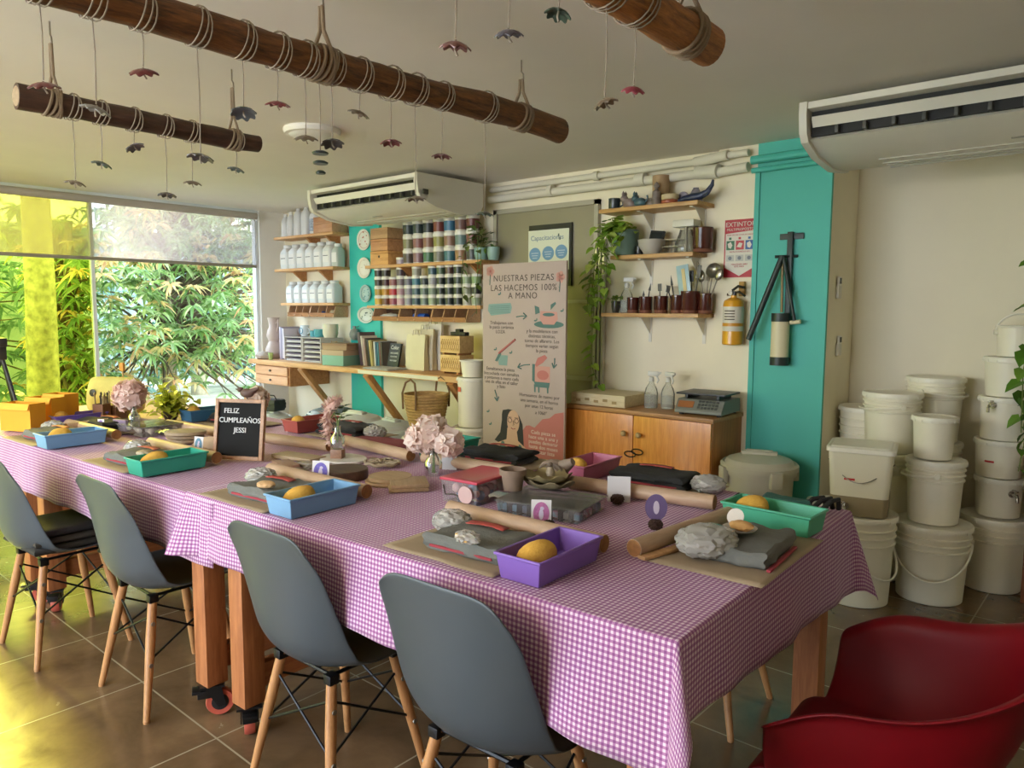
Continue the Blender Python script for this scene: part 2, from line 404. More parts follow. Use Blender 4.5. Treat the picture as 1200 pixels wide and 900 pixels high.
# ---- air conditioners under the ceiling
def ac(label, x0, yf, width, flap):
    o = thing('air_conditioner', label, 'air conditioner', (x0, yf, CZ-.035))
    wht = mat('ac_white', 'e2ded0', .38, var=.02); dk = mat('ac_dark', '15140f', .6)
    prof = [(0.0, 0), (0.0, -.03), (.012, -.035), (.03, -.13), (.05, -.165), (.18, -.215), (.42, -.245), (.62, -.225), (.66, -.17), (.66, 0)]
    def endcap(x0, x1):
        b = MB(); pr = [(-.012, .0), (-.014, -.06), (.0, -.14), (.03, -.178), (.17, -.227), (.42, -.256), (.63, -.234), (.672, -.17), (.672, 0)]
        n = len(pr)
        b.faces([(x0, y, z) for y, z in pr]+[(x1, y, z) for y, z in pr], [tuple(range(n)), tuple(range(n, 2*n))[::-1]]+[(i, n+i, n+(i+1) % n, (i+1) % n) for i in range(n)])
        return b
    b = MB()   # casing: bottom curve, back, top, with the front mouth left open
    pr = [(.05, -.165), (.18, -.215), (.42, -.245), (.62, -.225), (.66, -.17), (.66, 0), (.0, 0), (.0, -.03), (.02, -.034), (.14, -.036), (.16, -.15), (.07, -.15)]
    n = len(pr)
    b.faces([(.03, y, z) for y, z in pr]+[(width-.03, y, z) for y, z in pr], [(i, n+i, n+(i+1) % n, (i+1) % n) for i in range(n)])
    b.build('casing', wht, o, sharp=30)
    for a in (0, width-.035): endcap(a, a+.035).build('end_cap', mat('ac_cap', 'dcd8ca', .4), o, sharp=30)
    MB().box((width/2, .085, -.092), (width-.072, .06, .114)).build('air_outlet', dk, o, smooth=False)
    b = MB()
    b.faces([(.05, .010, -.068), (width-.05, .010, -.068), (width-.05, .035, -.112), (.05, .035, -.112), (.05, .022, -.064), (width-.05, .022, -.064), (width-.05, .045, -.108), (.05, .045, -.108)],
            [(0, 1, 2, 3), (4, 7, 6, 5), (0, 4, 5, 1), (3, 2, 6, 7), (0, 3, 7, 4), (1, 5, 6, 2)])
    b.build('flap', wht, o, smooth=False)
    for i in range(int(width/.12)):
        MB().box((.16+i*.12, .048, -.133), (.016, .05, .035), bev=.003).build('louvre', mat('ac_louvre', '4a4a45', .5), o)
    MB().box((width*.5, .2, -.2215), (.11, .018, .002), T=M.Rotation(R(-7), 4, 'X')).build('badge', mat('ac_badge', '9d9a90', .4), o)
    b = MB()
    for k in range(4): b.box((width*.55, .34+k*.07, -.236-.006*(k > 0)-.002*(k == 1)), (width*.8, .012, .008))
    b.build('intake_grille', mat('ac_grille', 'b9b5a6', .5), o, smooth=False)
    for x in (.2, width-.2): MB().cyl((x, .2, .0), (x, .2, .035), .008, n=8).build('hanger_rod', mat('rod', '77736a', .4, .6), o)
    return o
ac('white under-ceiling air conditioner above the shelves of jars', -5.38, 3.64, 1.34, 0)
ac('white under-ceiling air conditioner above the stacked white buckets', -1.345, 3.60, 1.75, 1)
# ------------------------------------------------------------------ garden outside the window
g = MB().box((-14.3, 3, -.2), (14, 30, .2)).build('ground', mat('garden_soil', 'a8a184', .9, var=.3, nscale=3, bump=.4, bscale=9), smooth=False); struct(g)
g = MB().box((-2.3, -9, -.2), (9.8, 13.2, .19)).build('ground_terrace', mat('terrace', 'b9b6ae', .8, var=.06, nscale=2), smooth=False); struct(g)
bark = mat('bark', '9b8f72', .9, var=.4, nscale=9, bump=.8, bscale=22)
bark_d = mat('bark_dark', '5e5240', .9, var=.4, nscale=9, bump=.8, bscale=22)
def leaf(b, p, d, L, W, droop, rr):
    """one long mango leaf, folded along its midrib"""
    d = V(d).normalized(); side = d.cross(V((0, 0, 1)))
    if side.length < .05: side = V((1, 0, 0))
    side.normalize(); a = rr.uniform(-.9, .9); side = (M.Rotation(a, 3, d) @ side); nrm = side.cross(d)
    pts = []
    for t, wv in ((0, .02), (.3, .5), (.65, .42), (1, 0)):
        c = p + d*L*t + V((0, 0, -1))*droop*L*t*t
        pts.append((c - side*W*wv + nrm*W*wv*.35, c, c + side*W*wv + nrm*W*wv*.35))
    bv = [[b.bm.verts.new(q) for q in tr] for tr in pts[:3]] + [[b.bm.verts.new(pts[3][1])]]
    for i in range(2):
        for k in range(2): b.bm.faces.new([bv[i][k], bv[i][k+1], bv[i+1][k+1], bv[i+1][k]])
    for k in range(2): b.bm.faces.new([bv[2][k], bv[2][k+1], bv[3][0]])
def whorl(b, p, n, L, rr, up=.2):
    for i in range(n):
        an = 2*pi*i/n + rr.uniform(-.3, .3); e = rr.uniform(-.5, .5)+up
        leaf(b, p, (cos(an)*cos(e), sin(an)*cos(e), sin(e)), L*rr.uniform(.7, 1.15), L*.21, rr.uniform(.35, .9), rr)
green = leafmat('mango_leaves', ['567a40', '7a9c58', '94b46c', 'aec486', '688a5a', 'ccd8a4'], .62, .3)
young = leafmat('young_leaves', ['dcc67c', 'e4bc80', 'd0d48e', 'dba77c', 'e8dca0'], .62, .35)
darkg = leafmat('hedge_leaves', ['5c8070', '76988a', '8fae9c', '688c80', 'a2bcaa'], .62, .4)
def tree(name, label, base, h, boxes, nwh, seed, trunk_r, L=.2, gm=None, ny=.16, bm_=None, nleaf=11):
    rr = random.Random(seed); o = thing(name, label, 'tree', base)
    B = V(base)
    top = V((rr.uniform(-.2, .2), rr.uniform(-.2, .2), h))
    tr = MB(); tr.tube([V((0, 0, -.1)), V((.02, .03, h*.3)), V((-.03, .05, h*.6)), top], [trunk_r*1.15, trunk_r, trunk_r*.9, trunk_r*.55], 14)
    tr.build('trunk', bm_ or bark, o)
    br = MB(); A, Y = MB(), MB()
    for k in range(nwh):
        lo, hi = boxes[k % len(boxes)]
        p = V([rr.uniform(a, b_) for a, b_ in zip(lo, hi)]) - B
        if k % 3 == 0:
            q = V((0, 0, min(h*.92, max(h*.25, p.z-.5))))
            m1 = q.lerp(p, .5)+V((rr.uniform(-.1, .1), rr.uniform(-.1, .1), .18)); br.tube([q, m1, p], [.028, .018, .006], 6)
        whorl(Y if rr.random() < ny else A, p, nleaf, L, rr)
    br.build('branches', bm_ or bark_d, o)
    A.build('foliage', gm or green, o, smooth=False, recalc=False)
    if len(Y.bm.verts): Y.build('young_foliage', young, o, smooth=False, recalc=False)
    return o
tree('mango_tree', 'leafy mango tree with pale new leaves filling the clear window pane', (-10.2, 4.6, 0), 3.6, [((-10.6, 3.65, .2), (-9.1, 6.4, 3.6)), ((-11.2, 3.7, .6), (-9.6, 6.8, 4.2)), ((-9.9, 3.6, .8), (-8.8, 5.6, 3.0))], 760, 3, .09, ny=.22)
tree('mango_tree', 'mango tree crowded right of the thick trunk behind the yellow film', (-9.9, 3.25, 0), 2.5, [((-10.3, 3.05, .1), (-9.0, 3.6, 2.5)), ((-10.8, 3.1, .2), (-10.0, 3.6, 2.6))], 220, 5, .07, ny=.3)
tree('palm_tree', 'thick straight pale tree trunk standing behind the yellow window film', (-8.8, 2.65, 0), 5.5, [((-9.2, 2.2, 4.6), (-8.4, 3.0, 5.2))], 14, 8, .14, L=.3, bm_=mat('bark_pale', 'a9a582', .9, var=.4, nscale=14, bump=.9, bscale=30))
tree('shrub_tree', 'leafy tree left of the thick trunk behind the yellow film', (-9.9, 1.9, 0), 2.3, [((-10.4, 1.2, .1), (-9.2, 2.45, 2.35))], 170, 12, .07, L=.24, ny=.08)
tree('garden_tree', 'dark green tree closing the view far behind the mango trees, nearer the room corner', (-13.4, 6.6, 0), 4.5, [((-14.6, 4.9, .1), (-12.4, 9.4, 5.4))], 280, 21, .12, L=.34, gm=darkg, ny=.05)
tree('garden_tree', 'dark green tree closing the view far behind the thick trunk', (-13.6, 2.4, 0), 3.2, [((-14.8, -.6, .1), (-12.4, 4.6, 3.4))], 280, 22, .12, L=.34, gm=darkg, ny=.05)
h = MB().box((-15.6, 4, 1.5), (.2, 26, 3.0)).build('wall_garden', mat('garden_wall', 'b4c6c8', .9, var=.2, nscale=1.2), smooth=False); struct(h)
# ------------------------------------------------------------------ work tables
TZ = .86
twood = wood('table_wood', '8a4f2c', 'b47447', 5, (8, 8, .8), .5)
black_m = mat('black_metal', '1b1b1d', .4, .3); black_p = mat('black_plastic', '202022', .5)
cwheel = mat('caster_red', 'c05a48', .45)
def caster(parent, x, y, rz):
    T = M.Translation((x, y, 0)) @ M.Rotation(rz, 4, 'Z')
    b = MB(); b.box((0, 0, .122), (.085, .085, .008), T=T)
    for s in (-1, 1): b.faces([(-.03, s*.026, .12), (.03, s*.026, .12), (.045, s*.026, .045), (.02, s*.026, .038), (-.03, s*.030, .12), (.03, s*.030, .12), (.045, s*.030, .045), (.02, s*.030, .038)],
                              [(0, 1, 2, 3), (7, 6, 5, 4), (0, 4, 5, 1), (1, 5, 6, 2), (2, 6, 7, 3), (3, 7, 4, 0)], T)
    b.box((-.028, 0, .088), (.05, .05, .03), T=T, bev=.006)
    b.box((-.055, 0, .10), (.03, .05, .012), T=T, bev=.003)
    f = b.build('caster', black_m, parent, sharp=30)
    wT = T @ M.Translation((.025, 0, .0505)) @ M.Rotation(R(90), 4, 'X')
    MB().lathe([(.030, -.016), (.047, -.018), (.050, -.010), (.050, .010), (.047, .018), (.030, .016)], 28, T=wT).build('wheel', cwheel, f)
    MB().lathe([(.0, -.019), (.030, -.017), (.030, .017), (.0, .019)], 20, T=wT).build('wheel_hub', black_p, f)
def work_table(label, xa, xb, y0, y1, rz, legs_in=.08, inset=.17, rail_left_only=False):
    """xa<xb: ends of the top along local X, y0<y1 the sides"""
    o = thing('work_table', label, 'table', ((xa+xb)/2, (y0+y1)/2, 0), rz)
    L, W = xb-xa, y1-y0
    MB().box((0, 0, TZ-.027), (L, W, .036), bev=.003).build('tabletop', wood('table_ply', 'b98a58', 'd3a872', 4), o)
    for sx in (-1, 1):
        X = sx*(L/2-legs_in)
        for sy in (-1, 1):
            Y = sy*(W/2-inset)
            MB().box((X, Y, (.127+TZ-.046)/2), (.082, .082, TZ-.046-.127), bev=.004).build('leg', twood, o)
            caster(o, X, Y, R(60) if sx > 0 else R(150))
        if not (rail_left_only and sx > 0): MB().box((X, 0, .215), (.045, W-2*inset-.08, .085), bev=.004).build('lower_rail', wood('table_rail', '84492a', 'ab6c40', 5, (8, .8, 8)), o)
        MB().box((X, 0, TZ-.10), (.045, W-2*inset-.08, .09), bev=.004).build('apron_rail', wood('table_rail', '', ''), o)
    for sy in (-1, 1):
        MB().box((0, sy*(W/2-inset), TZ-.10), (L-2*legs_in-.08, .04, .09), bev=.004).build('apron_rail', wood('table_beam', '84492a', 'ab6c40', 5, (.8, 8, 8)), o)
    return o
YA = 1.455      # front edge of the cloth at x=-.76
def fy(x): return 1.455 + .045*(x+.76)
work_table('wooden work table on casters nearest the red armchair', -2.425, -.70, 1.252, 2.465, R(2.2), inset=.062, rail_left_only=True)
work_table('wooden work table on casters in the middle of the row under the purple cloth', -4.15, -2.47, 1.181, 2.394, R(2.2), legs_in=.11, inset=.062)
work_table('wooden work table on casters at the window end of the row', -5.30, -4.17, 1.122, 2.335, R(2.2), inset=.062)
# ------------------------------------------------------------------ tablecloths
ging = gingham('gingham', .0128, 'eed8e4', 'b880ae', '8f4c8a')
def tablecloth(label, x0, x1, W, z, dF, dR, dB, dL, loc, rz, seed, flare, dRf=None):
    """cloth over a rectangle x0..x1, 0..W (local); d* = overhang of front, right, back, left; dF may be a function of x"""
    o = thing('tablecloth', label, 'tablecloth', loc, rz)
    bm = bmesh.new(); uvl = bm.loops.layers.uv.new('UVMap')
    lip = [0, .004, .010, .018, .03]
    def axis(lo, hi, dlo, dhi, step):
        c = []
        if dlo: c += [('lo', t) for t in [1, .9, .8, .7, .6, .5, .4, .3, .2, .13]] + [('lo', q) for q in (.08, .045, .02)]
        n = max(2, int((hi-lo)/step)); c += [('in', lo+(hi-lo)*i/n) for i in range(n+1)]
        if dhi: c += [('hi', q) for q in (.02, .045, .08)] + [('hi', t) for t in [.13, .2, .3, .4, .5, .6, .7, .8, .9, 1]]
        return c
    xs = axis(x0, x1, dL, dR, .03); ys = axis(0, W, 1, dB, .04)
    rr = random.Random(seed); ph = [rr.uniform(0, 6.28) for _ in range(6)]
    def wave(u): return .5*sin(u*9+ph[0])+.35*sin(u*17+ph[1])+.25*sin(u*31+ph[2])
    def place(cx, cy):
        kx, tx = cx; ky, ty = cy
        x = x0 if kx == 'lo' else x1 if kx == 'hi' else tx
        y = 0 if ky == 'lo' else W if ky == 'hi' else ty
        dx = tx*(dL if kx == 'lo' else dR) if kx != 'in' else 0
        dy = ty*((dF(x) if callable(dF) else dF) if ky == 'lo' else dB) if ky != 'in' else 0
        if kx == 'hi' and callable(dRf): dx = tx*dRf(y)
        u = x-dx if kx == 'lo' else x+dx; v = y-dy if ky == 'lo' else y+dy
        r = sqrt(dx*dx+dy*dy)
        if r < 1e-6:
            zz = z + .0012*noise.noise(V((x*5, y*5, seed))) - .001
            return V((x, y, zz)), (u, v)
        ox = (-1 if kx == 'lo' else 1)*dx/r; oy = (-1 if ky == 'lo' else 1)*dy/r
        lr = .012
        a = min(r/lr, pi/2); off = lr*sin(a); zz = z-lr*(1-cos(a)) - max(0, r-lr*pi/2)
        along = x*abs(oy)+y*abs(ox)+seed
        k = max(0, r-.02)
        corner = (2*abs(ox*oy))**1.0
        off += k*(.05 + .05*wave(along)*min(1, k/.1)) + corner*k*.26
        if flare and ky == 'lo':
            off += k*flare*exp(-((x-x0)/.07)**2)
        zz += corner*k*.10
        return V((x+ox*off, y+oy*off, zz)), (u, v)
    vs = {}; uvs = {}
    for i, cx in enumerate(xs):
        for j, cy in enumerate(ys):
            p, q = place(cx, cy); vs[i, j] = bm.verts.new(p); uvs[vs[i, j]] = q
    for i in range(len(xs)-1):
        for j in range(len(ys)-1):
            f = bm.faces.new([vs[i, j], vs[i+1, j], vs[i+1, j+1], vs[i, j+1]]); f.smooth = True
            for lp in f.loops: lp[uvl].uv = uvs[lp.vert]
    bmesh.ops.recalc_face_normals(bm, faces=bm.faces)
    me = bpy.data.meshes.new('cloth'); bm.to_mesh(me); bm.free(); me.materials.append(ging)
    c = bpy.data.objects.new('cloth', me); COL.objects.link(c); c.parent = o
    d = c.modifiers.new('solid', 'SOLIDIFY'); d.thickness = .0012; d.offset = -1
    return o
tablecloth('purple gingham tablecloth over the table end nearest the red armchair', -1.855, .02, 1.222, TZ, lambda x: .215+.08*max(0, (x+1.55)/1.55), .20, .20, 0, (-.695, 1.275, 0), R(2.2), 3, .40, lambda y: .185+.085*y/1.222)
tablecloth('purple gingham tablecloth over the window half of the tables', -2.93, .02, 1.222, TZ-.004, .238, 0, .20, .22, (-2.38, 1.209, 0), R(2.2), 9, 0)
# ------------------------------------------------------------------ shell chairs
greys = mat('grey_shell', '40474d', .42, var=.02); blk_wire = mat('wire_black', '16161a', .4, .5)
legw = wood('chair_leg_wood', '9c683e', 'c08c5a', 5, (8, 8, 1), .45)
def spline(pts, t):
    n = len(pts)-1; f = t*n; i = min(int(f), n-1); u = f-i
    P = [V(pts[max(0, min(n, k))]) for k in (i-1, i, i+1, i+2)]
    return .5*((2*P[1])+(-P[0]+P[2])*u+(2*P[0]-5*P[1]+4*P[2]-P[3])*u*u+(-P[0]+3*P[1]-3*P[2]+P[3])*u**3)
def side_chair(label, loc, rz):
    o = thing('shell_chair', label, 'chair', loc, rz, 'grey shell chairs around the table')
    #        y      z    half  edge
    st = [(.238, .428, .205, .002), (.222, .456, .217, .006), (.14, .465, .231, .02), (.03, .450, .240, .035), (-.07, .444, .243, .05),
          (-.150, .463, .243, .072), (-.200, .522, .241, .080), (-.220, .613, .235, .066), (-.232, .710, .226, .044), (-.244, .808, .216, .022), (-.255, .885, .196, .006)]
    def P(u, v):
        s = spline([(a, b_, 0) for a, b_, _, _ in st], u); q = spline([(c, d, 0) for _, _, c, d in st], u)
        s2 = spline([(a, b_, 0) for a, b_, _, _ in st], min(1, u+.01)); s1 = spline([(a, b_, 0) for a, b_, _, _ in st], max(0, u-.01))
        t = (s2-s1).normalized(); nr = V((t.y, -t.x, 0)) # inward normal in (y,z)
        if nr.y < 0 and u < .4: nr = -nr
        if u >= .4 and nr.x < 0: nr = -nr
        k = (v-.5)*2; e = q.y*abs(k)**2.2
        x = q.x*k
        y, z = s.x+nr.x*e, s.y+nr.y*e
        if u > .85: z -= .045*((u-.85)/.15)*abs(k)**6
        return V((x, y, z))
    MB().grid(P, 34, 18).build('shell', greys, o, solid=.007, sub=1, sharp=0)
    for sx in (-1, 1):
        for sy in (-1, 1):
            t, f = V((sx*.125, sy*.115+.0, .435)), V((sx*.205, sy*.19, .004))
            l = MB(); l.tube([t, t.lerp(f, .35), f], [.0155, .0175, .0115], 14); l.cyl(f, f-V((0, 0, .004)), .011, n=12)
            lg = l.build('leg', legw, o)
            for q in (.22, .55): MB().cyl(t.lerp(f, q)+V((sx*.018, 0, 0)), t.lerp(f, q)+V((sx*.006, 0, 0)), .008, n=10).build('bolt', mat('bolt_steel', '8c8880', .35, .8), lg)
    b = MB()
    for sx in (-1, 1): b.tube([(sx*.125, -.115, .435), (sx*.125, .115, .435)], .006, 6)
    for sy in (-1, 1): b.tube([(-.125, sy*.115, .435), (.125, sy*.115, .435)], .006, 6)
    lo = lambda sx, sy: V((sx*.125, sy*.115, .435)).lerp(V((sx*.205, sy*.19, .004)), .52)
    hi = lambda sx, sy: V((sx*.125, sy*.115, .435)).lerp(V((sx*.205, sy*.19, .004)), .16)
    for a, c in (((-1, -1), (1, -1)), ((-1, 1), (1, 1)), ((-1, -1), (-1, 1)), ((1, -1), (1, 1))):
        b.tube([hi(*a), lo(*c)], .0042, 6); b.tube([lo(*a), hi(*c)], .0042, 6)
    for s in ((-1, -1), (1, -1), (-1, 1), (1, 1)): b.box((s[0]*.128, s[1]*.118, .428), (.034, .034, .03), bev=.004)
    b.build('wire_base', blk_wire, o)
    return o
c0 = side_chair('grey shell chair nearest the camera, back toward the near table corner', (-1.205, 1.370, 0), R(2))
c1 = dup(c0, 'grey shell chair in front of the blue tray, second from the near table corner', (-1.885, 1.345, 0), R(1))
c2 = dup(c0, 'grey shell chair just left of the table joint with two caster wheels', (-2.885, 1.27, 0), R(0))
c3 = dup(c0, 'grey shell chair at the left edge with folded dark cloths on its seat', (-3.63, 1.135, 0), R(2))
FAR = dup(c0, 'grey shell chair across the table behind the pink tray, tucked under', (-1.25, 2.56, 0), R(182)); FAR.scale = (1, 1, .86)
FAR = dup(c0, 'grey shell chair across the table behind the green tray and dark apron, tucked under', (-2.02, 2.53, 0), R(181)); FAR.scale = (1, 1, .86)
FAR = dup(c0, 'grey shell chair across the table behind the letter board, tucked under', (-3.05, 2.48, 0), R(182)); FAR.scale = (1, 1, .86)
FAR = dup(c0, 'grey shell chair across the table at the window end, tucked under', (-3.74, 2.44, 0), R(182)); FAR.scale = (1, 1, .86)
# dark folded cloths on the left chair's seat
def fold_slab(b, w, d, h, seed, c=(0, 0, 0), rz=0, amp=.006, layers=1):
    T = M.Translation(c) @ M.Rotation(rz, 4, 'Z')
    for k in range(layers):
        hh = h/layers; t = bmesh.new(); bmesh.ops.create_cube(t, size=1)
        bmesh.ops.subdivide_edges(t, edges=t.edges[:], cuts=7, use_grid_fill=True)
        q = .02*k
        for v in t.verts:
            x, y, z = v.co*2
            rx = 1-.09*abs(z)**2.5*abs(x)**4; ry = 1-.09*abs(z)**2.5*abs(y)**4
            p = V((x*w/2*rx*(1-q), y*d/2*ry*(1-q), (z*.5+.5)*hh+k*hh))
            n = noise.noise(V((p.x*14, p.y*14, seed+k*3)))*.7+noise.noise(V((p.x*35, p.y*35, seed+9+k)))*.3
            if z > -.95: p.z += n*amp*(.3+.7*(z+1)/2); p.z = max(p.z, k*hh*.98+.0005)
            p.x += noise.noise(V((p.y*18, p.z*60, seed+5)))*amp*.8; p.y += noise.noise(V((p.x*18, p.z*60, seed+7)))*amp*.8
            v.co = p
        s_ = b.merge(t, T)
    return b
o = thing('folded_cloths', 'pile of dark folded cloths lying on the leftmost grey chair seat', 'cloth', (-3.60, 1.10, .476), R(2))
for k, (cc, hh) in enumerate((('2e2b28', .03), ('3a352f', .028), ('26252a', .032))):
    b = MB(); fold_slab(b, .36-.02*k, .30-.02*k, hh, 11+k, (0, .01, .031*k)); b.build('folded_cloth', mat('dark_cloth_%d' % k, cc, .95, bump=.3, bscale=60), o)
# ------------------------------------------------------------------ red armchair
def arm_chair(label, loc, rz):
    o = thing('armchair', label, 'armchair', loc, rz)
    red = mat('red_shell', '6a000c', .5, var=.03, spec=.25)
    sg_ = lambda c: 1 if c >= 0 else -1
    # local: front +Y.  u runs round the rim from the right arm front over the back to the left arm front
    def base(u):
        a = u*pi; c = cos(a); return V((.205*sg_(c)*abs(c)**.6, .20-.36*sin(a)**.85, .465))
    def rimp(u):
        a = u*pi; c = cos(a); bk = sin(a)**3; e = min(u, 1-u)
        z = .715+.150*bk - .085*max(0, 1-e/.10)**2
        return V((.295*sg_(c)*abs(c)**.5, .20-.475*sin(a)**.8-.03*bk-.012*max(0, 1-e/.07)**2, z))
    NU, NV = 44, 16
    def P(u, v):
        b_, r_ = base(u), rimp(u); p = b_.lerp(r_, v); a = u*pi
        out = V((cos(a), -sin(a), 0)); g = sin(pi*min(1, v*1.05))
        p += out*g*.022; p.z -= .035*sin(pi*v)*(1-v)
        if v > .84: k = (v-.84)/.16; p += out*.030*k*k; p.z -= .010*k*k
        return p
    b = MB(); b.grid(P, NU, NV)
    h = NU//2
    def seat(u, v):
        k = u*.5; l, r_ = base(k), base(1-k); p = l.lerp(r_, v); p.z -= .020*(1-(2*v-1)**2)*min(1, u*3+.5)*(1-u*.6); return p
    b.grid(seat, h, 14)
    b.grid(lambda u, v: V((.205-.41*u, .20+.055*v, .465-.010*(1-(2*u-1)**2)*(1-v)-.030*v*v)), 14, 4)
    bmesh.ops.remove_doubles(b.bm, verts=b.bm.verts, dist=.0015)
    b.build('shell', red, o, solid=.008, sub=1, sharp=0)
    for sx in (-1, 1):
        for sy in (-1, 1):
            t, f = V((sx*.13, sy*.12, .43)), V((sx*.215, sy*.20, 0))
            MB().tube([t, t.lerp(f, .35), f], [.0155, .0175, .0115], 14).build('leg', legw, o)
    b = MB()
    for a, c in (((-1, -1), (1, -1)), ((-1, 1), (1, 1)), ((-1, -1), (-1, 1)), ((1, -1), (1, 1))):
        A = V((a[0]*.13, a[1]*.12, .43)); C_ = V((c[0]*.172, c[1]*.16, .21)); b.tube([A, C_], .0042, 6)
        A = V((c[0]*.13, c[1]*.12, .43)); C_ = V((a[0]*.172, a[1]*.16, .21)); b.tube([A, C_], .0042, 6)
    b.build('wire_base', blk_wire, o)
    return o
arm_chair('red plastic armchair pulled up to the short end of the table', (-.41, 1.805, 0), R(92))
# ------------------------------------------------------------------ buckets and bins
bwhite = mat('bucket_white', 'e6e0cc', .38, var=.03, nscale=5, sss=.0); lidm = mat('bucket_lid', 'e6e2d2', .35, var=.02)
wirem = mat('bucket_wire', '8a867a', .35, .8); redtape = mat('red_tape', 'c0282c', .5); steelm = mat('tap_steel', 'b8b4aa', .25, .9)
RIBS = [0]
def bucket(label, loc, r0, r1, h, lid=True, handle=None, hang=0, tap=None, tape=None, collar=True, rz=0, cat='bucket', group='stacked white buckets', dial=None):
    """tapered pail; handle: 'down' | 'up' | 'back' | None at angle hang; tap/tape angles seen from above"""
    o = thing('bucket', label, cat, loc, rz, group)
    rt = lambda z: r0+(r1-r0)*z/h
    pr = [(r0-.006, 0), (r0, .004), (rt(h*.3), h*.3), (rt(h*.62), h*.62)]
    if collar:
        z = h*.68
        for k in range(3): pr += [(rt(z), z), (rt(z)+.008, z+.004), (rt(z)+.008, z+.010), (rt(z), z+.014)]; z += h*.085
    pr += [(rt(h*.96), h*.96), (r1, h)]
    if not lid: pr += [(r1-.006, h), (rt(h*.5)-.006, h*.5), (r0-.006, .006), (0, .006)]
    else: pr += [(0, h)]
    MB().lathe(pr, 40).build('pail', bwhite, o)
    if lid:
        l = MB().lathe([(r1-.002, h-.022), (r1+.008, h-.020), (r1+.010, h-.004), (r1+.006, h+.006), (r1-.008, h+.007), (r1-.016, h+.002), (r1*.6, h+.003), (0, h+.003)], 40)
        lo = l.build('lid', lidm, o)
        b = MB()
        for k in range(16):
            a = 2*pi*k/16; b.box(((r1+.0095)*cos(a), (r1+.0095)*sin(a), h-.013), (.004, .012, .013), rz=a)
        t = b.build('lid_tabs', lidm, lo, smooth=False); t['kind'] = 'stuff'
    else:
        MB().tube([((r1+.002)*cos(2*pi*i/36), (r1+.002)*sin(2*pi*i/36), h) for i in range(36)], .006, 8, closed=True).build('rim', lidm, o)
    if handle:
        zz = h*.80; rr_ = rt(zz)+.010; sx, sy = cos(hang), sin(hang); ux, uy = -sy, sx
        pts = []
        for k in range(17):
            a = pi*k/16; x, y = cos(a)*rr_, sin(a)
            if handle == 'down': q = V((ux*x+sx*(y*(rr_+.012)*.98), uy*x+sy*(y*(rr_+.012)*.98), zz-.62*h*y*.75))
            elif handle == 'tilt': q = V((ux*x+sx*y*(rr_*1.1), uy*x+sy*y*(rr_*1.1), zz+.0-.02*y))
            else: q = V((ux*x+sx*.02*y, uy*x+sy*.02*y, zz+y*rr_*.95))
            pts.append(q)
        MB().tube(pts, .0055 if handle != 'wire' else .003, 8).build('handle', lidm if handle != 'wire' else wirem, o)
        for s in (-1, 1): MB().cyl((ux*s*(rr_-.012), uy*s*(rr_-.012), zz), (ux*s*(rr_+.006), uy*s*(rr_+.006), zz), .014, n=12).build('handle_lug', lidm, o)
    if tape is not None:
        a, z, ln = tape; b = MB()
        b.grid(lambda u, v: V(((rt(z)+.0012)*cos(a+(u-.5)*ln), (rt(z)+.0012)*sin(a+(u-.5)*ln), z+(v-.5)*.010)), 8, 1)
        b.build('red_tape', redtape, o, solid=.0006)
    if tap is not None:
        a, z = tap; T = M.Rotation(a, 4, 'Z') @ M.Translation((rt(z), 0, z)); b = MB()
        b.cyl(T @ V((-.004, 0, 0)), T @ V((.045, 0, 0)), .009, n=12); b.cyl(T @ V((.0, 0, 0)), T @ V((.006, 0, 0)), .018, n=12)
        b.tube([T @ V((.04, 0, .0)), T @ V((.052, 0, -.012)), T @ V((.052, 0, -.035))], .008, 10)
        b.box(T @ V((.03, 0, .022)), (.045, .012, .010), rz=a, bev=.003); b.cyl(T @ V((.03, 0, 0)), T @ V((.03, 0, .02)), .006, n=8)
        b.build('tap', steelm, o)
    return o
A_CAM = lambda x, y: math.atan2(-y, -x)      # direction from a point toward the viewer
# front stack
fx, fy_ = -.835, 4.345; a = A_CAM(fx, fy_)
bucket('biggest white bucket on the floor at the front, loop handle hanging down in front', (fx, fy_, 0), .155, .178, .40, True, 'down', a, rz=0)
bucket('white lidded bucket in the middle of the front stack, standing on the biggest bucket', (fx-.005, fy_+.01, .4075), .118, .135, .325, True, 'tilt', a-1.5)
bucket('small white tub on top of the front stack of buckets', (fx-.02, fy_+.0, .7405), .088, .100, .215, True, None, collar=False)
# right stack against the wall
bx, by = -.615, 4.74; a = A_CAM(bx, by)
bucket('wide white floor bucket at the bottom of the tallest stack', (bx, by, 0), .140, .158, .395, True, None)
z = .4025
bucket('white bucket with steel tap facing right, second from the bottom of the tallest stack', (bx+.01, by, z), .102, .112, .205, True, None, tap=(a+.55, .14), collar=False); z += .2125
bucket('white bucket with low red tape, third from the bottom of the tallest stack', (bx, by+.005, z), .105, .116, .197, True, None, tape=(a-.4, .09, .42), collar=False); z += .2045
bucket('white bucket with steel rim tap and red tape, third from the stack top', (bx+.01, by, z), .105, .116, .225, True, None, tap=(a-.45, .19), tape=(a+.45, .12, .34), collar=False); z += .2325
bucket('plain white bucket second from the top of the tallest stack', (bx+.02, by, z), .105, .115, .205, True, None, collar=False); z += .2125
bucket('white open pail with raised wire handle at the very top of the tallest stack', (bx+.045, by, z), .088, .095, .160, False, 'up', a+.25, tape=(a+.6, .085, .45), collar=False)
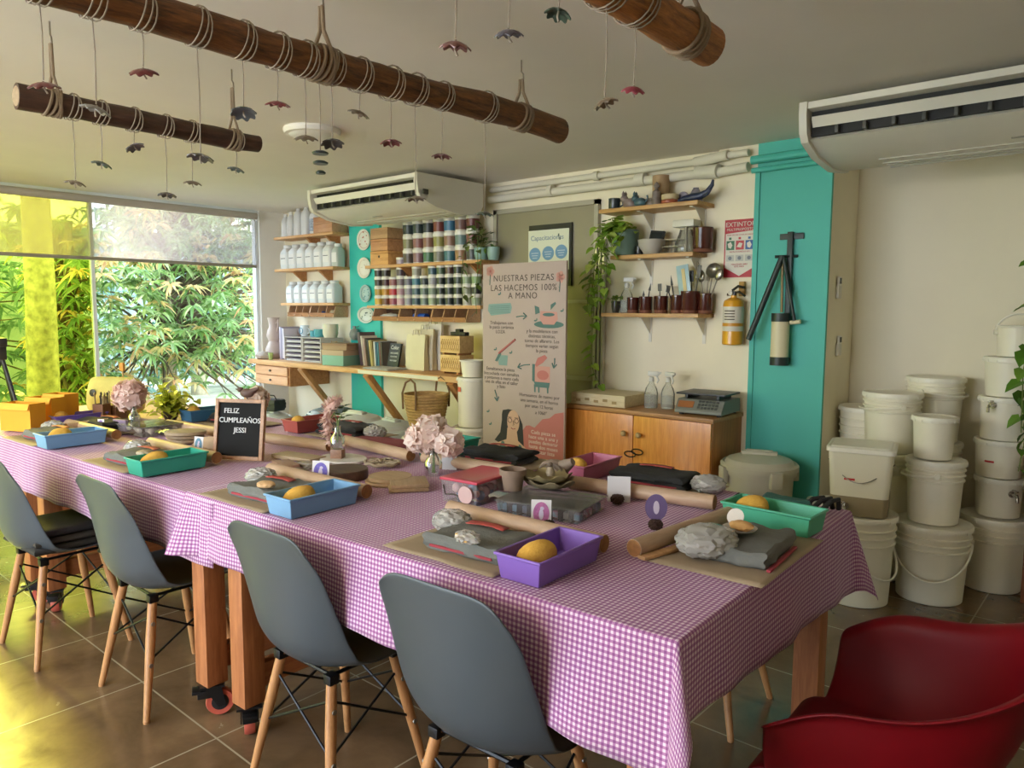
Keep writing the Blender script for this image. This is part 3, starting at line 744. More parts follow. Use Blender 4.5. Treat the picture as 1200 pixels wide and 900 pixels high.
# stacks behind
bucket('white bucket on the floor half hidden left of the biggest bucket', (-1.13, 4.475, 0), .105, .122, .38, True, None)
bucket('white bucket in the middle of the back stack, behind the square tub', (-1.115, 4.49, .3875), .128, .145, .33, True, 'tilt', A_CAM(-1.06, 4.52)-1.2)
bucket('white ribbed bucket on top of the back stack with its handle folded to the left', (-1.10, 4.50, .7255), .125, .145, .325, True, 'tilt', A_CAM(-1.07, 4.53)-1.2)
bucket('white bucket on the floor hidden behind the tall middle stacks', (-.945, 4.785, 0), .125, .145, .38, True, None)
bucket('white bucket second up behind the tall middle stacks', (-.945, 4.785, .3875), .125, .145, .37, True, None)
bucket('white ribbed bucket at the top behind the middle stacks, handle folded right', (-.95, 4.785, .7655), .125, .145, .36, True, 'tilt', A_CAM(-.95, 4.785)+1.1)
bucket('white bucket on the floor by the teal column under the lidded drum', (-1.285, 4.765, 0), .14, .16, .42, True, None)
bucket('wide white lidded drum standing behind the square tub by the teal column', (-1.285, 4.765, .4275), .145, .165, .50, True, None)
bucket('low white bucket on the floor under the square tub with grey slip', (-1.12, 4.06, 0), .155, .175, .46, True, 'down', A_CAM(-1.12, 4.06)+.9)
bucket('white bucket on the floor left of the square tub, close to the grey lidded bin', (-1.385, 4.43, 0), .105, .12, .40, True, None)
# square tub with slip
o = thing('food_tub', 'square translucent lidded tub half full of grey-brown slip with a steel tap', 'tub', (-1.12, 4.06, .4675), R(12))
def rsq(w, r=.03, n=4):
    pts = []
    for cx, cy, a0 in ((1, 1, 0), (-1, 1, 90), (-1, -1, 180), (1, -1, 270)):
        for k in range(n+1):
            an = R(a0+90*k/n); pts.append((cx*(w-r)+r*cos(an), cy*(w-r)+r*sin(an)))
    return pts
def loft(b, rings, cap=(True, True)):
    vs = [[b.bm.verts.new(p) for p in r] for r in rings]
    for a_, c_ in zip(vs, vs[1:]):
        for i in range(len(a_)): b.bm.faces.new([a_[i], a_[(i+1) % len(a_)], c_[(i+1) % len(a_)], c_[i]])
    if cap[0]: b.bm.faces.new(vs[0][::-1])
    if cap[1]: b.bm.faces.new(vs[-1])
    return b
sq = lambda w, z, r=.03: [(x, y, z) for x, y in rsq(w, r)]
tubm = mat('tub_plastic', 'e0dac2', .35, var=.02)
loft(MB(), [sq(.135, .10), sq(.150, .335)], (True, True)).build('tub_body', tubm, o)
loft(MB(), [sq(.128, 0), sq(.135, .012), sq(.1355, .10)], (True, False)).build('slip', mat('grey_slip', '8f8163', .4, var=.06), o)
loft(MB(), [sq(.156, .325), sq(.160, .327), sq(.160, .348), sq(.150, .353), sq(.140, .350), sq(.135, .356)], (True, True)).build('lid', lidm, o)
b = MB()
pts = [V((-.154, -.06, .27)).lerp(V((.154, -.06, .27)), k/16)+V((0, -.115*sin(pi*k/16), -.09*sin(pi*k/16))) for k in range(17)]
b.tube(pts, .0025, 6).build('wire_handle', wirem, o)
MB().box((-.045, -.1435, .19), (.05, .002, .010), rz=0).build('red_tape', redtape, o, smooth=False)
b = MB(); b.cyl((-.06, -.130, .05), (-.06, -.185, .05), .009, n=12); b.cyl((-.06, -.133, .05), (-.06, -.14, .05), .018, n=12)
b.tube([(-.06, -.18, .05), (-.06, -.192, .04), (-.06, -.192, .012)], .008, 10); b.box((-.075, -.165, .075), (.035, .012, .01), bev=.003); b.cyl((-.06, -.165, .05), (-.06, -.165, .072), .006)
b.build('tap', steelm, o)
# ---- lidded refuse bins
def bin_(label, loc, r, h, col, rz=0, tagc=None, name='lidded_bin'):
    o = thing(name, label, 'bin', loc, rz)
    m = mat('bin_'+col, col, .5, var=.03)
    n = 48; rt = lambda z: r*(.84+.13*z/h)
    b = MB(); rings = []
    for z in (0, h*.5, h*.86):
        rings.append([(rt(z)*(1+.02*(1 if (i//3) % 2 else 0))*cos(2*pi*i/n), rt(z)*(1+.02*(1 if (i//3) % 2 else 0))*sin(2*pi*i/n), z) for i in range(n)])
    for k, z in ((1.04, h*.865), (1.04, h*.93), (1.0, h*.935)):
        rings.append([(r*k*cos(2*pi*i/n), r*k*sin(2*pi*i/n), z) for i in range(n)])
    loft(b, rings).build('bin_body', m, o, sharp=25)
    l = MB().lathe([(r*1.0, h*.90), (r*1.09, h*.905), (r*1.10, h*.945), (r*1.04, h*.965), (r*.98, h*.955), (r*.9, h*.99), (r*.5, h*1.03), (0, h*1.035)], 40)
    lo = l.build('bin_lid', mat('binlid_'+col, col, .45, var=.02), o)
    b = MB(); b.box((0, 0, h*1.035), (r*1.0, r*.32, .03), bev=.01); b.box((0, 0, h*1.055), (r*.75, r*.14, .02), bev=.006)
    b.build('lid_grip', m, lo)
    for a in (0, pi/2, pi, 1.5*pi):
        T = M.Rotation(a-pi/4-.3, 4, 'Z')
        MB().box((r*1.08, 0, h*.86), (.035, .07, h*.14), T=T, bev=.008).build('bin_clip', m, o)
    if tagc:
        T = M.Rotation(math.atan2(-loc[1], -loc[0])-rz-.35, 4, 'Z')
        MB().box((r*.985, 0, h*.72), (.004, .05, .05), T=T).build('bin_sticker', mat('sticker_orange', 'dd6a4a', .5), o, smooth=False)
    return o
bin_('pale grey lidded bin on the floor between the cabinet and the white buckets', (-1.705, 4.16, 0), .198, .655, 'b9b5a4', R(20))
bin_('white lidded bin with orange sticker below the shelf desk, left of its twin', (-5.02, 3.80, 0), .215, .615, 'd5d8d6', R(10), True)
bin_('pale grey lidded bin with orange sticker, right of the white lidded bin', (-4.555, 3.80, 0), .20, .60, 'bfc5c6', R(-8), True)
bin_('blue-grey lidded bin under the desk in front of the teal strip', (-5.58, 3.98, 0), .20, .60, '71808a', R(25))
bin_('white lidded bin under the desk drawers beside the window', (-6.55, 3.75, 0), .23, .60, 'cfdbe2', R(0))
bin_('smaller white bin with orange sticker behind the pink feather flower', (-6.02, 3.62, 0), .17, .55, 'd9e0e4', R(5), True)
# stacked tubs left of the banner
sx_, sy_ = -3.825, 3.97
bucket('white tub with orange sticker at the bottom of the stack left of the banner', (sx_, sy_, 0), .13, .145, .36, True, None, group=None)
bucket('white ribbed tub second up in the stack left of the banner', (sx_, sy_, .3675), .125, .140, .26, True, None, group=None)
t = bucket('tall white tub with orange sticker, third up in the stack left of the banner', (sx_, sy_, .635), .105, .110, .36, True, None, collar=False, group=None)
MB().box((-.03, -.1095, .28), (.04, .003, .035), rz=-.3).build('sticker', mat('sticker_orange', 'dd6a4a'), t, smooth=False)
bucket('small white open tub on top of the stack left of the banner', (sx_, sy_, 1.0025), .075, .09, .12, False, None, collar=False, group=None)
bucket('small white tub on the floor behind the wicker basket bin', (-3.97, 3.60, 0), .125, .14, .58, True, None, collar=True, group=None)
# black camera-like box on the bins by the window
o = thing('black_bag', 'small black bag lying on the white bin under the desk', 'bag', (-6.02, 3.62, .585), R(15))
b = MB(); fold_slab(b, .24, .15, .10, 31, amp=.012); b.build('bag_body', mat('bag_black', '24272c', .6, bump=.2), o)
MB().tube([(-.08, 0, .095), (-.05, 0, .135), (.05, 0, .135), (.08, 0, .095)], .006, 6).build('handle', black_p, o)
# wicker basket on the grey bin
wick = wood('wicker', '8a6a40', 'c9a468', 30, (1, 1, 5), .8, .6)
o = thing('wicker_basket', 'round woven wicker basket with two loop handles on the pale grey bin', 'basket', (-4.19, 3.84, .592))
bucket('low white tub on the floor under the wicker basket', (-4.17, 3.88, 0), .12, .135, .56, True, None, group=None)
b = MB(); n = 56; rings = []
for k in range(25):
    z = .27*k/24; r = .115+.06*(z/.27)**.7 + (.004 if k % 2 else -.002)
    rings.append([((r+.0025*sin(i*n/4+k*pi))*cos(2*pi*i/n), (r+.0025*sin(i*pi+k*pi))*sin(2*pi*i/n), z) for i in range(n)])
for k in range(24, 4, -4):
    z = .27*k/24; r = .105+.06*(z/.27)**.7; rings.append([(r*cos(2*pi*i/n), r*sin(2*pi*i/n), z) for i in range(n)])
loft(b, rings).build('basket_body', wick, o, sharp=20)
for s in (-1, 1):
    MB().tube([(-.07, s*.17, .16), (-.075, s*.172, .28), (-.05, s*.16, .36), (0, s*.155, .385), (.05, s*.16, .36), (.075, s*.172, .28), (.07, s*.17, .16)], .008, 8).build('basket_handle', mat('basket_handle', '7b5c3c', .7), o)
# ------------------------------------------------------------------ desk and shelves on the back wall
pine = wood('pine', 'b9824f', 'dcae78', 4, (.8, 10, 10), .5); pine_d = wood('pine_side', 'a06a3c', 'c4905c', 4, (.8, 10, 10), .5)
WALL = BY
def shelf(label, x0, x1, z, depth, brackets=(), th=.026, m=None, bm_='wood', name='wall_shelf', y=None):
    y = WALL if y is None else y
    o = thing(name, label, 'shelf', ((x0+x1)/2, y, z))
    MB().box((0, -depth/2-.001, -th/2), (x1-x0, depth, th), bev=.003).build('board', m or pine, o)
    for bx_ in brackets:
        if bm_ == 'wood':
            b = MB(); b.faces([(bx_-.015, -.002, -th), (bx_-.015, -depth*.8, -th), (bx_-.015, -.002, -th-.13), (bx_+.015, -.002, -th), (bx_+.015, -depth*.8, -th), (bx_+.015, -.002, -th-.13)],
                              [(0, 1, 2), (5, 4, 3), (0, 3, 4, 1), (1, 4, 5, 2), (2, 5, 3, 0)]); b.build('bracket', pine_d, o, smooth=False)
        else:
            b = MB(); b.box((bx_, -.004, -th-.085), (.022, .006, .17)); b.box((bx_, -depth*.42, -th-.003), (.022, depth*.8, .005))
            b.faces([(bx_-.002, -.004, -th-.12), (bx_-.002, -depth*.6, -th-.004), (bx_-.002, -.004, -th-.004), (bx_+.002, -.004, -th-.12), (bx_+.002, -depth*.6, -th-.004), (bx_+.002, -.004, -th-.004)],
                    [(0, 1, 2), (5, 4, 3), (0, 3, 4, 1), (1, 4, 5, 2)])
            b.build('bracket', mat('bracket_white', 'dcd8cc', .4), o, smooth=False)
    return o
SX0, SX1 = -6.98, -5.97
shelf('top pine shelf left of the teal strip carrying tall white bottles', SX0, SX1, 2.225, .21, (.0, .33))
shelf('second pine shelf left of the teal strip with larger labelled jars', SX0, SX1, 1.90, .21, (-.25, .2))
shelf('third pine shelf left of the teal strip with smaller labelled jars', -6.88, SX1, 1.555, .21, ())
shelf('upper pine shelf right of the teal strip with wooden boxes and jars', -5.46, -4.02, 1.885, .23, (-.3, .15, .55))
shelf('lower pine shelf right of the teal strip packed with small glaze jars', -5.44, -4.03, 1.53, .23, ())
# desk with struts and drawers
o = thing('wall_desk', 'long pine desk board along the back wall carried on slanted struts', 'desk', (-5.5, BY, .985))
MB().box((0, -.255, -.0225), (3.06, .505, .045), bev=.004).build('desk_top', pine, o)
MB().box((.78, -.5085, -.024), (1.0, .006, .03)).build('edge_strip', mat('edge_white', 'dcd8c8', .5), o, smooth=False)
for bx_ in (-.62, .37, 1.40):
    T = M.Translation((bx_, -.25, -.33)) @ M.Rotation(R(40), 4, 'X')
    MB().box((0, 0, 0), (.07, .045, .74), T=T, bev=.003).build('strut', wood('strut_pine', 'a9713f', 'c9955e', 4, (10, 10, .8)), o)
MB().box((-1.15, -.24, -.145), (.62, .45, .195), bev=.003).build('drawer_box', pine_d, o)
for k in range(2):
    d = MB().box((-1.15, -.473, -.10-.093*k), (.58, .02, .082), bev=.003).build('drawer', wood('drawer_pine', 'c48d63', 'dcaa7e', 4, (.8, 10, 10)), o)
    MB().ball((-1.15, -.494, -.10-.093*k), .012, 2).build('knob', mat('knob_grey', '6d655c', .4), d)
# ---- white bottles, jars
wplas = mat('white_plastic', 'd8dadc', .35); milky = mat('milky_plastic', 'd5d9db', .3, var=.02); lab = mat('paper_label', 'e6e6e4', .7); labink = mat('label_ink', '3c4350', .7)
def bottle(label, x, z, h=.25, r=.05):
    o = thing('bottle', label, 'bottle', (x, BY-.115, z+.0005), 0, 'white bottles on the top shelf')
    MB().lathe([(r*.94, 0), (r, .01), (r, h*.62), (r*.9, h*.74), (r*.5, h*.86), (r*.38, h*.88), (r*.38, h*.92)], 20).build('bottle_body', wplas, o)
    MB().lathe([(r*.44, h*.9), (r*.44, h), (r*.4, h+.002), (0, h+.002)], 16).build('cap', mat('cap_white', 'e8e8e6', .35), o)
for i, (x, hh) in enumerate(((-6.90, .235), (-6.80, .25), (-6.665, .29), (-6.53, .295))):
    bottle(f'plain white bottle, {ordn(i)} from the window on the top shelf', x, 2.225, hh, .046 + .006*(i > 1))
o = thing('bottle', 'white bottle with a dark patterned label, last on the top shelf before the box', 'bottle', (-6.375, BY-.115, 2.2255))
MB().lathe([(.055, 0), (.058, .01), (.058, .17), (.05, .2), (.024, .215), (.024, .235)], 20).build('bottle_body', wplas, o)
MB().lathe([(.0588, .03), (.0588, .15)], 20, cap=False).build('bottle_label', mat('label_pattern', '9fa9bb', .6, var=.5, nscale=60), o)
MB().lathe([(.027, .225), (.027, .245), (0, .246)], 16).build('cap', mat('cap_white', ''), o)
def wbox(label, loc, d, rz=0, cols=('b98454', 'd8ab78'), group=None, hole=False):
    o = thing('wooden_box', label, 'box', loc, rz, group)
    m = wood('box_'+cols[0], cols[0], cols[1], 5, (.8, 8, 8), .55)
    MB().box((0, 0, d[2]*.40), (d[0], d[1], d[2]*.80-.001), bev=.003).build('box_body', m, o)
    MB().box((0, 0, d[2]*.90), (d[0]*1.005, d[1]*1.005, d[2]*.18), bev=.003).build('box_lid', m, o)
    if hole: MB().cyl((0, -d[1]/2-.001, d[2]*.6), (0, -d[1]/2+.003, d[2]*.6), .012, n=14).build('finger_hole', mat('hole_dark', '3a2a1c', .8), o)
    return o
wbox('long flat wooden box at the right end of the top shelf, beneath the air conditioner', (-6.125, BY-.12, 2.2255), (.30, .18, .10), 0, ('b07a58', 'c89a78'))
wbox('second wooden box stacked on the flat box at the top shelf end', (-6.13, BY-.12, 2.3265), (.30, .17, .05), 0, ('a8704e', 'bd8c68'))
def jar(label, x, y, z, w, h, group, tint='dadedf', line=True):
    o = thing('storage_jar', label, 'jar', (x, y, z+.0005), 0, group)
    k = w/2
    loft(MB(), [sq(k*.96, 0, k*.35), sq(k, .008, k*.4), sq(k, h*.70, k*.4), sq(k*.72, h*.84, k*.5), sq(k*.60, h*.88, k*.58)]).build('jar_body', mat('jar_'+tint, tint, .3, var=.03), o)
    MB().lathe([(k*.68, h*.87), (k*.70, h*.88), (k*.70, h*.985), (k*.64, h), (0, h)], 20).build('jar_lid', mat('jar_lid', 'd9ddde', .4), o)
    l = MB().box((0, -k-.001, h*.40), (w*.74, .002, h*.42)).build('jar_label', lab, o, smooth=False)
    if line: MB().box((0, -k-.0023, h*.44), (w*.6, .001, h*.025)).build('jar_label_line', labink, l, smooth=False)
for i in range(6):
    jar(f'white labelled storage jar, {ordn(i)} from the window on the second shelf', -6.87+i*.147, BY-.11, 1.90, .130, .245, 'labelled jars on the second shelf')
jar('unlabelled milky jar turned sideways at the right end of the second shelf', -6.02, BY-.11, 1.90, .10, .22, None, 'bcc4bd', False)
for i in range(6):
    jar(f'white labelled storage jar, {ordn(i)} from the window on the third shelf', -6.79+i*.142-(.01 if i > 2 else 0), BY-.11, 1.555, .122, .215, 'labelled jars on the third shelf', 'd2d9dd')
# ---- glaze jars
DC = ['2f3a3a', '33413f', '2b3436', '7c3f38', '3c6f92', '7a5b55', '6b3b3a']
MIDC = ['7d7a58', '8d5f5c', '8a6350', '8d8a4e', '91705f', '6d8683', '7c4b46']
LOWC = ['5a5048', '8c6a70', '3f6b4e', '7d7c6c', '3d6e7a', '9a7454', '4b4f4f']
CN = dict(zip(DC+MIDC+LOWC, ['dark grey', 'dark slate', 'black', 'brick red', 'steel blue', 'brown grey', 'maroon', 'olive', 'dusty rose', 'russet', 'mustard green', 'tan pink', 'grey teal', 'rust red',
                             'umber', 'mauve', 'bottle green', 'grey stone', 'petrol blue', 'ochre brown', 'charcoal']))
def glaze_jar(label, x, y, z, r, h, colr, group):
    o = thing('glaze_jar', label, 'jar', (x, y, z+.0004), 0, group)
    MB().lathe([(r*.93, 0), (r*.95, .003), (r, h*.80), (0, h*.80)], 18).build('jar_body', mat('jarwhite', 'd9d6cc', .4), o)
    MB().lathe([(r*1.005*.96, h*.10), (r*1.01, h*.74)], 18, cap=False).build('glaze_band', mat('glz_'+colr, colr, .35, var=.08, nscale=30), o)
    MB().lathe([(r*1.04, h*.80), (r*1.06, h*.82), (r*1.06, h*.98), (r*1.0, h*.995), (0, h*.99)], 18).build('jar_lid', mat('jarlid_w', 'e4e2da', .35), o)
for c in range(7):
    for r_, (row, nm) in enumerate(((LOWC, 'bottom'), (MIDC, 'middle'), (DC, 'top'))):
        glaze_jar(f'{CN[row[c]]} glaze jar, {nm} of the {ordn(c)} stack right of the wooden boxes', -4.985+c*.128, BY-.12, 1.885+r_*.1215, .054, .121, row[c], 'glaze jars beside the wooden boxes')
SM = {0: ['c9a23a', 'a88a2e', '3b332c', '2e2a26'], 1: ['6b3f2a', 'b5832f', '4a2430', '35302c'], 2: ['a05060', 'b5303c', '8f5a5c'], 3: ['c4a0a8', 'b08a94', '7a6a70', '4a3a44', 'b7a7b4'], 4: ['8d8d96', '8a8894', '6a6a78'],
      5: ['3c5560', '445e68', '3f7388', '9a9a8c'], 6: ['6f8078', '5c6e66', '3a4246'], 7: ['8fa082', '7c8a78', '9a9aa0', '3c5a6a'], 8: ['33403a', '2c3532', '242a2a', '4c6048'], 9: ['283230', '303a38', '2a3030', '5a4038'], 10: ['2a302c', '2c3430', '39443c', '2e3832'], 11: ['a9a79a', '8f917f', '8a9a80'], 12: ['9aa890', '303030', '7f9a6a']}
SN = {'c9a23a': 'yellow', 'a88a2e': 'gold', '3b332c': 'dark brown', '2e2a26': 'near black'}
rown = ['bottom', 'second up', 'third up', 'fourth up', 'fifth up']
for c in range(13):
    x = -5.375+c*.1015
    for k, cc in enumerate(SM[c]):
        topm = k == len(SM[c])-1
        glaze_jar(f'small glaze jar, {"top" if topm else rown[k]} of the {ordn(c)} column on the lower shelf', x, BY-.14-.02*(k % 2)*0, 1.53+k*.0835, .041, .083, cc, 'small glaze jars on the lower shelf')
# ---- wooden boxes next to the jars
for k, (hh, ww, lb) in enumerate(((.125, .245, 'bottom wooden drawer box with a round hole beside the upper glaze jars'), (.105, .235, 'middle wooden box of the stack beside the upper glaze jars'), (.095, .235, 'top wooden box of the stack beside the upper glaze jars'))):
    wbox(lb, (-5.285, BY-.115, 1.8855+[0, .126, .232][k]), (ww, .19, hh), 0, (('c0854a', 'e0ad6c'), ('a87048', 'cf9a6c'), ('9c7450', 'c09a70'))[k], None, k == 0)
# ---- rows of tilted small bins hanging under the shelves
def bin_row(label, x0, x1, z, cells):
    o = thing('bin_rack', label, 'rack', ((x0+x1)/2, BY, z)); w_ = x1-x0
    m = wood('rack_wood', '8f5f3c', 'b98658', 5, (.8, 8, 8))
    MB().box((0, -.09, -.105), (w_, .16, .008)).build('rack_base', m, o, smooth=False)
    MB().box((0, -.012, -.055), (w_, .008, .10)).build('rack_back', mat('rack_dark', '4f3222', .7), o, smooth=False)
    T = M.Translation((0, -.175, -.088)) @ M.Rotation(R(18), 4, 'X')
    MB().box((0, 0, 0), (w_, .008, .04), T=T).build('rack_front', m, o, smooth=False)
    for i in range(cells+1):
        x = -w_/2+w_*i/cells
        b = MB(); b.faces([(x-.004, -.01, 0), (x-.004, -.15, 0), (x-.004, -.185, -.105), (x-.004, -.01, -.105), (x+.004, -.01, 0), (x+.004, -.15, 0), (x+.004, -.185, -.105), (x+.004, -.01, -.105)],
                          [(0, 1, 2, 3), (7, 6, 5, 4), (0, 4, 5, 1), (1, 5, 6, 2), (2, 6, 7, 3), (3, 7, 4, 0)]); b.build('divider', wood('rack_divider', 'b58b62', 'd0a982', 5), o, smooth=False)
    return o
zr = 1.528
bin_row('tilted small-parts rack nearest the window under the third shelf', -6.80, -6.43, zr-.002, 3)
bin_row('tilted small-parts rack under the third shelf beside the oval plate', -6.42, -6.02, zr-.002, 3)
bin_row('single-bin rack full of white bits beside the oval plate', -5.43, -5.08, zr-.026, 1)
bin_row('two-bin rack with a blue roll under the small glaze jars', -5.07, -4.66, zr-.026, 2)
bin_row('three-bin rack at the right end under the small glaze jars', -4.65, -4.24, zr-.026, 3)
def lump(name, label, cat, loc, r, m, sub=2, amp=.3, seed=1, fr=2.5):
    o = MB().ball((0, 0, r[2]), r, sub, amp=amp, fr=fr, seed=seed, flat=-r[2]*.8).build(name, m, None); o.location = (loc[0], loc[1], loc[2]-r[2]*.2+.0005)
    return tag(o, label, cat)
lump('paper_bundle', 'crumpled white bits filling the single-bin rack', 'paper', (-5.26, BY-.105, 1.402), (.13, .055, .032), mat('bits_white', 'd2d2d0', .7, bump=.5, bscale=90), 3, .35, 4)
b = MB(); b.cyl((-.075, 0, .03), (.075, 0, .03), .03, n=20); o = b.build('tape_roll', mat('roll_blue', '2f5fc0', .4), None); o.location = (-4.85, BY-.11, 1.402); tag(o, 'bright blue roll lying in the two-bin rack', 'roll')
lump('blue_ball', 'small blue lump in the left racks under the labelled jars', 'lump', (-6.30, BY-.10, 1.428), (.035, .035, .03), mat('lump_blue', '3a5aa0', .5), 2, .3, 8)
lump('cream_lump', 'cream crumpled lump in the left racks near the oval plate', 'lump', (-6.12, BY-.10, 1.428), (.05, .04, .035), mat('lump_cream', 'cfc3a4', .7), 2, .4, 9)
# ---- plates on the teal strip
def plate(label, px, py, r, sq_=1., deco='9aa6a0', rim='d9dcd6', oval=False):
    p = ay(px, py, BY-.045)
    o = thing('wall_plate', label, 'plate', (p.x, BY-.032, p.z))
    T = M.Rotation(R(90), 4, 'X')
    MB().lathe([(0, .0), (r*.6, .0), (r*.72, .004), (r, .018), (r*1.0, .022), (r*.72, .010), (r*.6, .006), (0, .006)], 40, T=T, sx=(1.25 if oval else 1), sy=(.8 if oval else 1), cap=False).build('dish', mat('dish_'+rim, rim, .25, var=.03), o)
    b = MB(); rr = random.Random(int(px*7+py))
    for k in range(9):
        a = rr.uniform(0, 6.28); q = r*rr.uniform(.15, .75)
        b.lathe([(0, .0085), (.006*rr.uniform(.5, 1.3), .0085), (.006*rr.uniform(.5, 1.3), .0075)], 8, c=(q*cos(a)*(1.2 if oval else 1), q*sin(a)*(.75 if oval else 1), .004+.008*(q > r*.62)), T=T, sx=1.4)
    b.tube([(r*.8*cos(2*pi*i/30)*(1.25 if oval else 1), r*.8*sin(2*pi*i/30)*(.8 if oval else 1), .0135) for i in range(30)], .0018, 5, closed=True)
    bmesh.ops.transform(b.bm, matrix=M(), verts=[])
    for v in b.bm.verts[-150:]: v.co = T @ v.co
    d = b.build('painted_pattern', mat('deco_'+deco, deco, .4), o); d['kind'] = 'stuff'
    return o
plate('round white wall plate with painted flowers, topmost on the teal strip', 426.5, 281, .098, deco='b06a5a', rim='dfe0d6')
plate('round cream wall plate, second from the top on the teal strip', 427, 314, .098, deco='c9bfae', rim='e3dfd2')
plate('smaller blue-green swirl wall plate, third on the teal strip', 428.5, 344, .082, deco='4f7f86', rim='a9c4c2')
plate('oval green-grey patterned wall plate, lowest on the teal strip', 429, 369, .098, deco='5a6a60', rim='cfd4cb', oval=True)
p = ay(419, 391, BY-.05)
o = thing('wall_vase', 'little grey flask hanging on the teal strip below the oval plate', 'vase', (p.x, BY-.085, p.z-.06))
MB().lathe([(.03, 0), (.052, .03), (.055, .06), (.04, .095), (.018, .11), (.018, .13), (.022, .133), (.014, .133), (.014, .11)], 24, sy=.85).build('flask_body', mat('flask_grey', '7f8580', .35, var=.1), o)
MB().tube([(0, .03, .12), (0, .05, .135), (0, .058, .12)], .003, 6).build('hook', wirem, o)
# ---- things on the desk
DZ = .9855
o = thing('vase', 'tall wavy pale ceramic vase standing on the desk by the window', 'vase', (-6.88, BY-.30, DZ))
MB().lathe([(.06, 0), (.085, .04), (.085, .10), (.06, .15), (.05, .18), (.07, .23), (.066, .28), (.045, .32), (.05, .38), (.062, .42), (.054, .42), (.04, .37), (.0, .36)], 32).build('vase_body', mat('vase_pink', 'c4b4ad', .4, var=.05), o)
MB().tube([(.05, 0, .36), (.09, 0, .40), (.085, 0, .33), (.055, 0, .27)], .008, 8).build('vase_handle', mat('vase_pink', ''), o)
o = thing('conch_shell', 'small rough grey shell lump on the desk at the window end', 'shell', (-6.86, BY-.44, DZ), R(20))
MB().ball((0, 0, .035), (.09, .05, .042), 3, amp=.35, fr=3, seed=4, flat=-.034).build('shell_body', mat('shell_grey', 'a99b8e', .7, bump=.4), o)
o = thing('cup', 'little green tumbler in front of the wavy vase on the desk', 'cup', (-6.73, BY-.43, DZ))
MB().lathe([(.02, 0), (.026, .07), (.023, .07), (.018, .006), (0, .006)], 20).build('cup_body', mat('cup_green', '9bb36a', .3), o)
def sorter(label, x, w_, h_, seed):
    o = thing('paper_sorter', label, 'sorter', (x, BY-.24, DZ))
    m = mat('sorter_white', 'c9c4bc', .5); rr = random.Random(seed); n = 5
    for s in (-1, 1): MB().box((s*(w_/2-.004), 0, h_/2), (.008, .26, h_)).build('sorter_side', m, o, smooth=False)
    MB().box((0, .127, h_/2), (w_-.017, .006, h_)).build('sorter_back', m, o, smooth=False)
    for k in range(n+1): MB().box((0, -.002, .003+k*(h_-.006)/n), (w_-.0165, .25, .005)).build('sorter_shelf', m, o, smooth=False)
    for k in range(n):
        for q in range(2):
            t = fold_slab(MB(), w_*.82, .22, .012, seed+k*5+q, (rr.uniform(-.008, .008), -.012, .0062+k*(h_-.006)/n+q*.0135), 0, .004)
            t.build('paper_stack', mat('paper_'+'ab'[q], ('d9d4cb', '6d6470')[q], .8, var=.1), o)
    return o
sorter('left white sorter tray tower stuffed with papers on the desk', -6.43, .30, .235, 51)
sorter('right white sorter tray tower stuffed with papers on the desk', -6.115, .30, .235, 71)
o = thing('magazine_stack', 'narrow upright lilac file of magazines between the vase and the paper sorters', 'file', (-6.655, BY-.24, DZ))
for k in range(3): MB().box((-.03+.028*k, 0, .165), (.024, .22, .33-.015*k), bev=.002).build('magazine', mat('mag_%d' % k, ('b9aebd', '8f8aa0', 'cfc8cf')[k], .5), o)
for (n_, lb, x, z, r, h_, cc, kind) in (('mug', 'white mug with a blue ring on the left paper sorter', -6.47, DZ+.236, .045, .11, 'cdd6da', 1), ('pot', 'teal ceramic bowl on the right paper sorter', -6.22, DZ+.236, .055, .075, '4f9aa0', 0), ('tin', 'cream round tin at the right end of the paper sorters', -6.04, DZ+.236, .075, .13, 'd6d2bb', 0), ('pot', 'small dark pot on the left end of the paper sorters', -6.55, DZ+.236, .03, .07, '6b5a58', 0), ('pot', 'little teal cup behind the teal bowl on the paper sorter', -6.33, DZ+.236, .03, .06, '5aa6b0', 0)):
    o = thing(n_, lb, n_ if n_ != 'tin' else 'tin', (x, BY-.2, z+.0005))
    MB().lathe([(r*.8, 0), (r, h_*.3), (r, h_), (r*.92, h_), (r*.9, h_*.2), (0, h_*.15)], 24).build(n_+'_body', mat('c_'+cc, cc, .3), o)
    if kind: MB().tube([(r, 0, h_*.8), (r+.03, 0, h_*.7), (r+.03, 0, h_*.4), (r, 0, h_*.25)], .006, 8).build('handle', mat('c_'+cc, ''), o); MB().tube([(.028*cos(2*pi*i/20), -r-.001, h_*.5+.028*sin(2*pi*i/20)) for i in range(20)], .004, 6, closed=True).build('ring_motif', mat('ring_blue', '5a93b0', .4), o)
for k in range(2):
    o = thing('clay_tube', 'terracotta coloured upright tube, %s of the pair right of the paper sorters' % ('left' if k == 0 else 'right'), 'tube', (-5.925+.062*k, BY-.27, DZ))
    MB().lathe([(.027, 0), (.027, .17-.02*k), (.021, .17-.02*k), (.021, .02), (0, .02)], 20).build('tube_body', mat('terracotta_%d' % k, ('a96a4c', '9c6248')[k], .6), o)
    for q in range(2): MB().cyl((.008*(q*2-1), 0, .1), (.012*(q*2-1), .004, .21), .004, n=6).build('brush', mat('brush_stick', 'c4a070', .6), o)
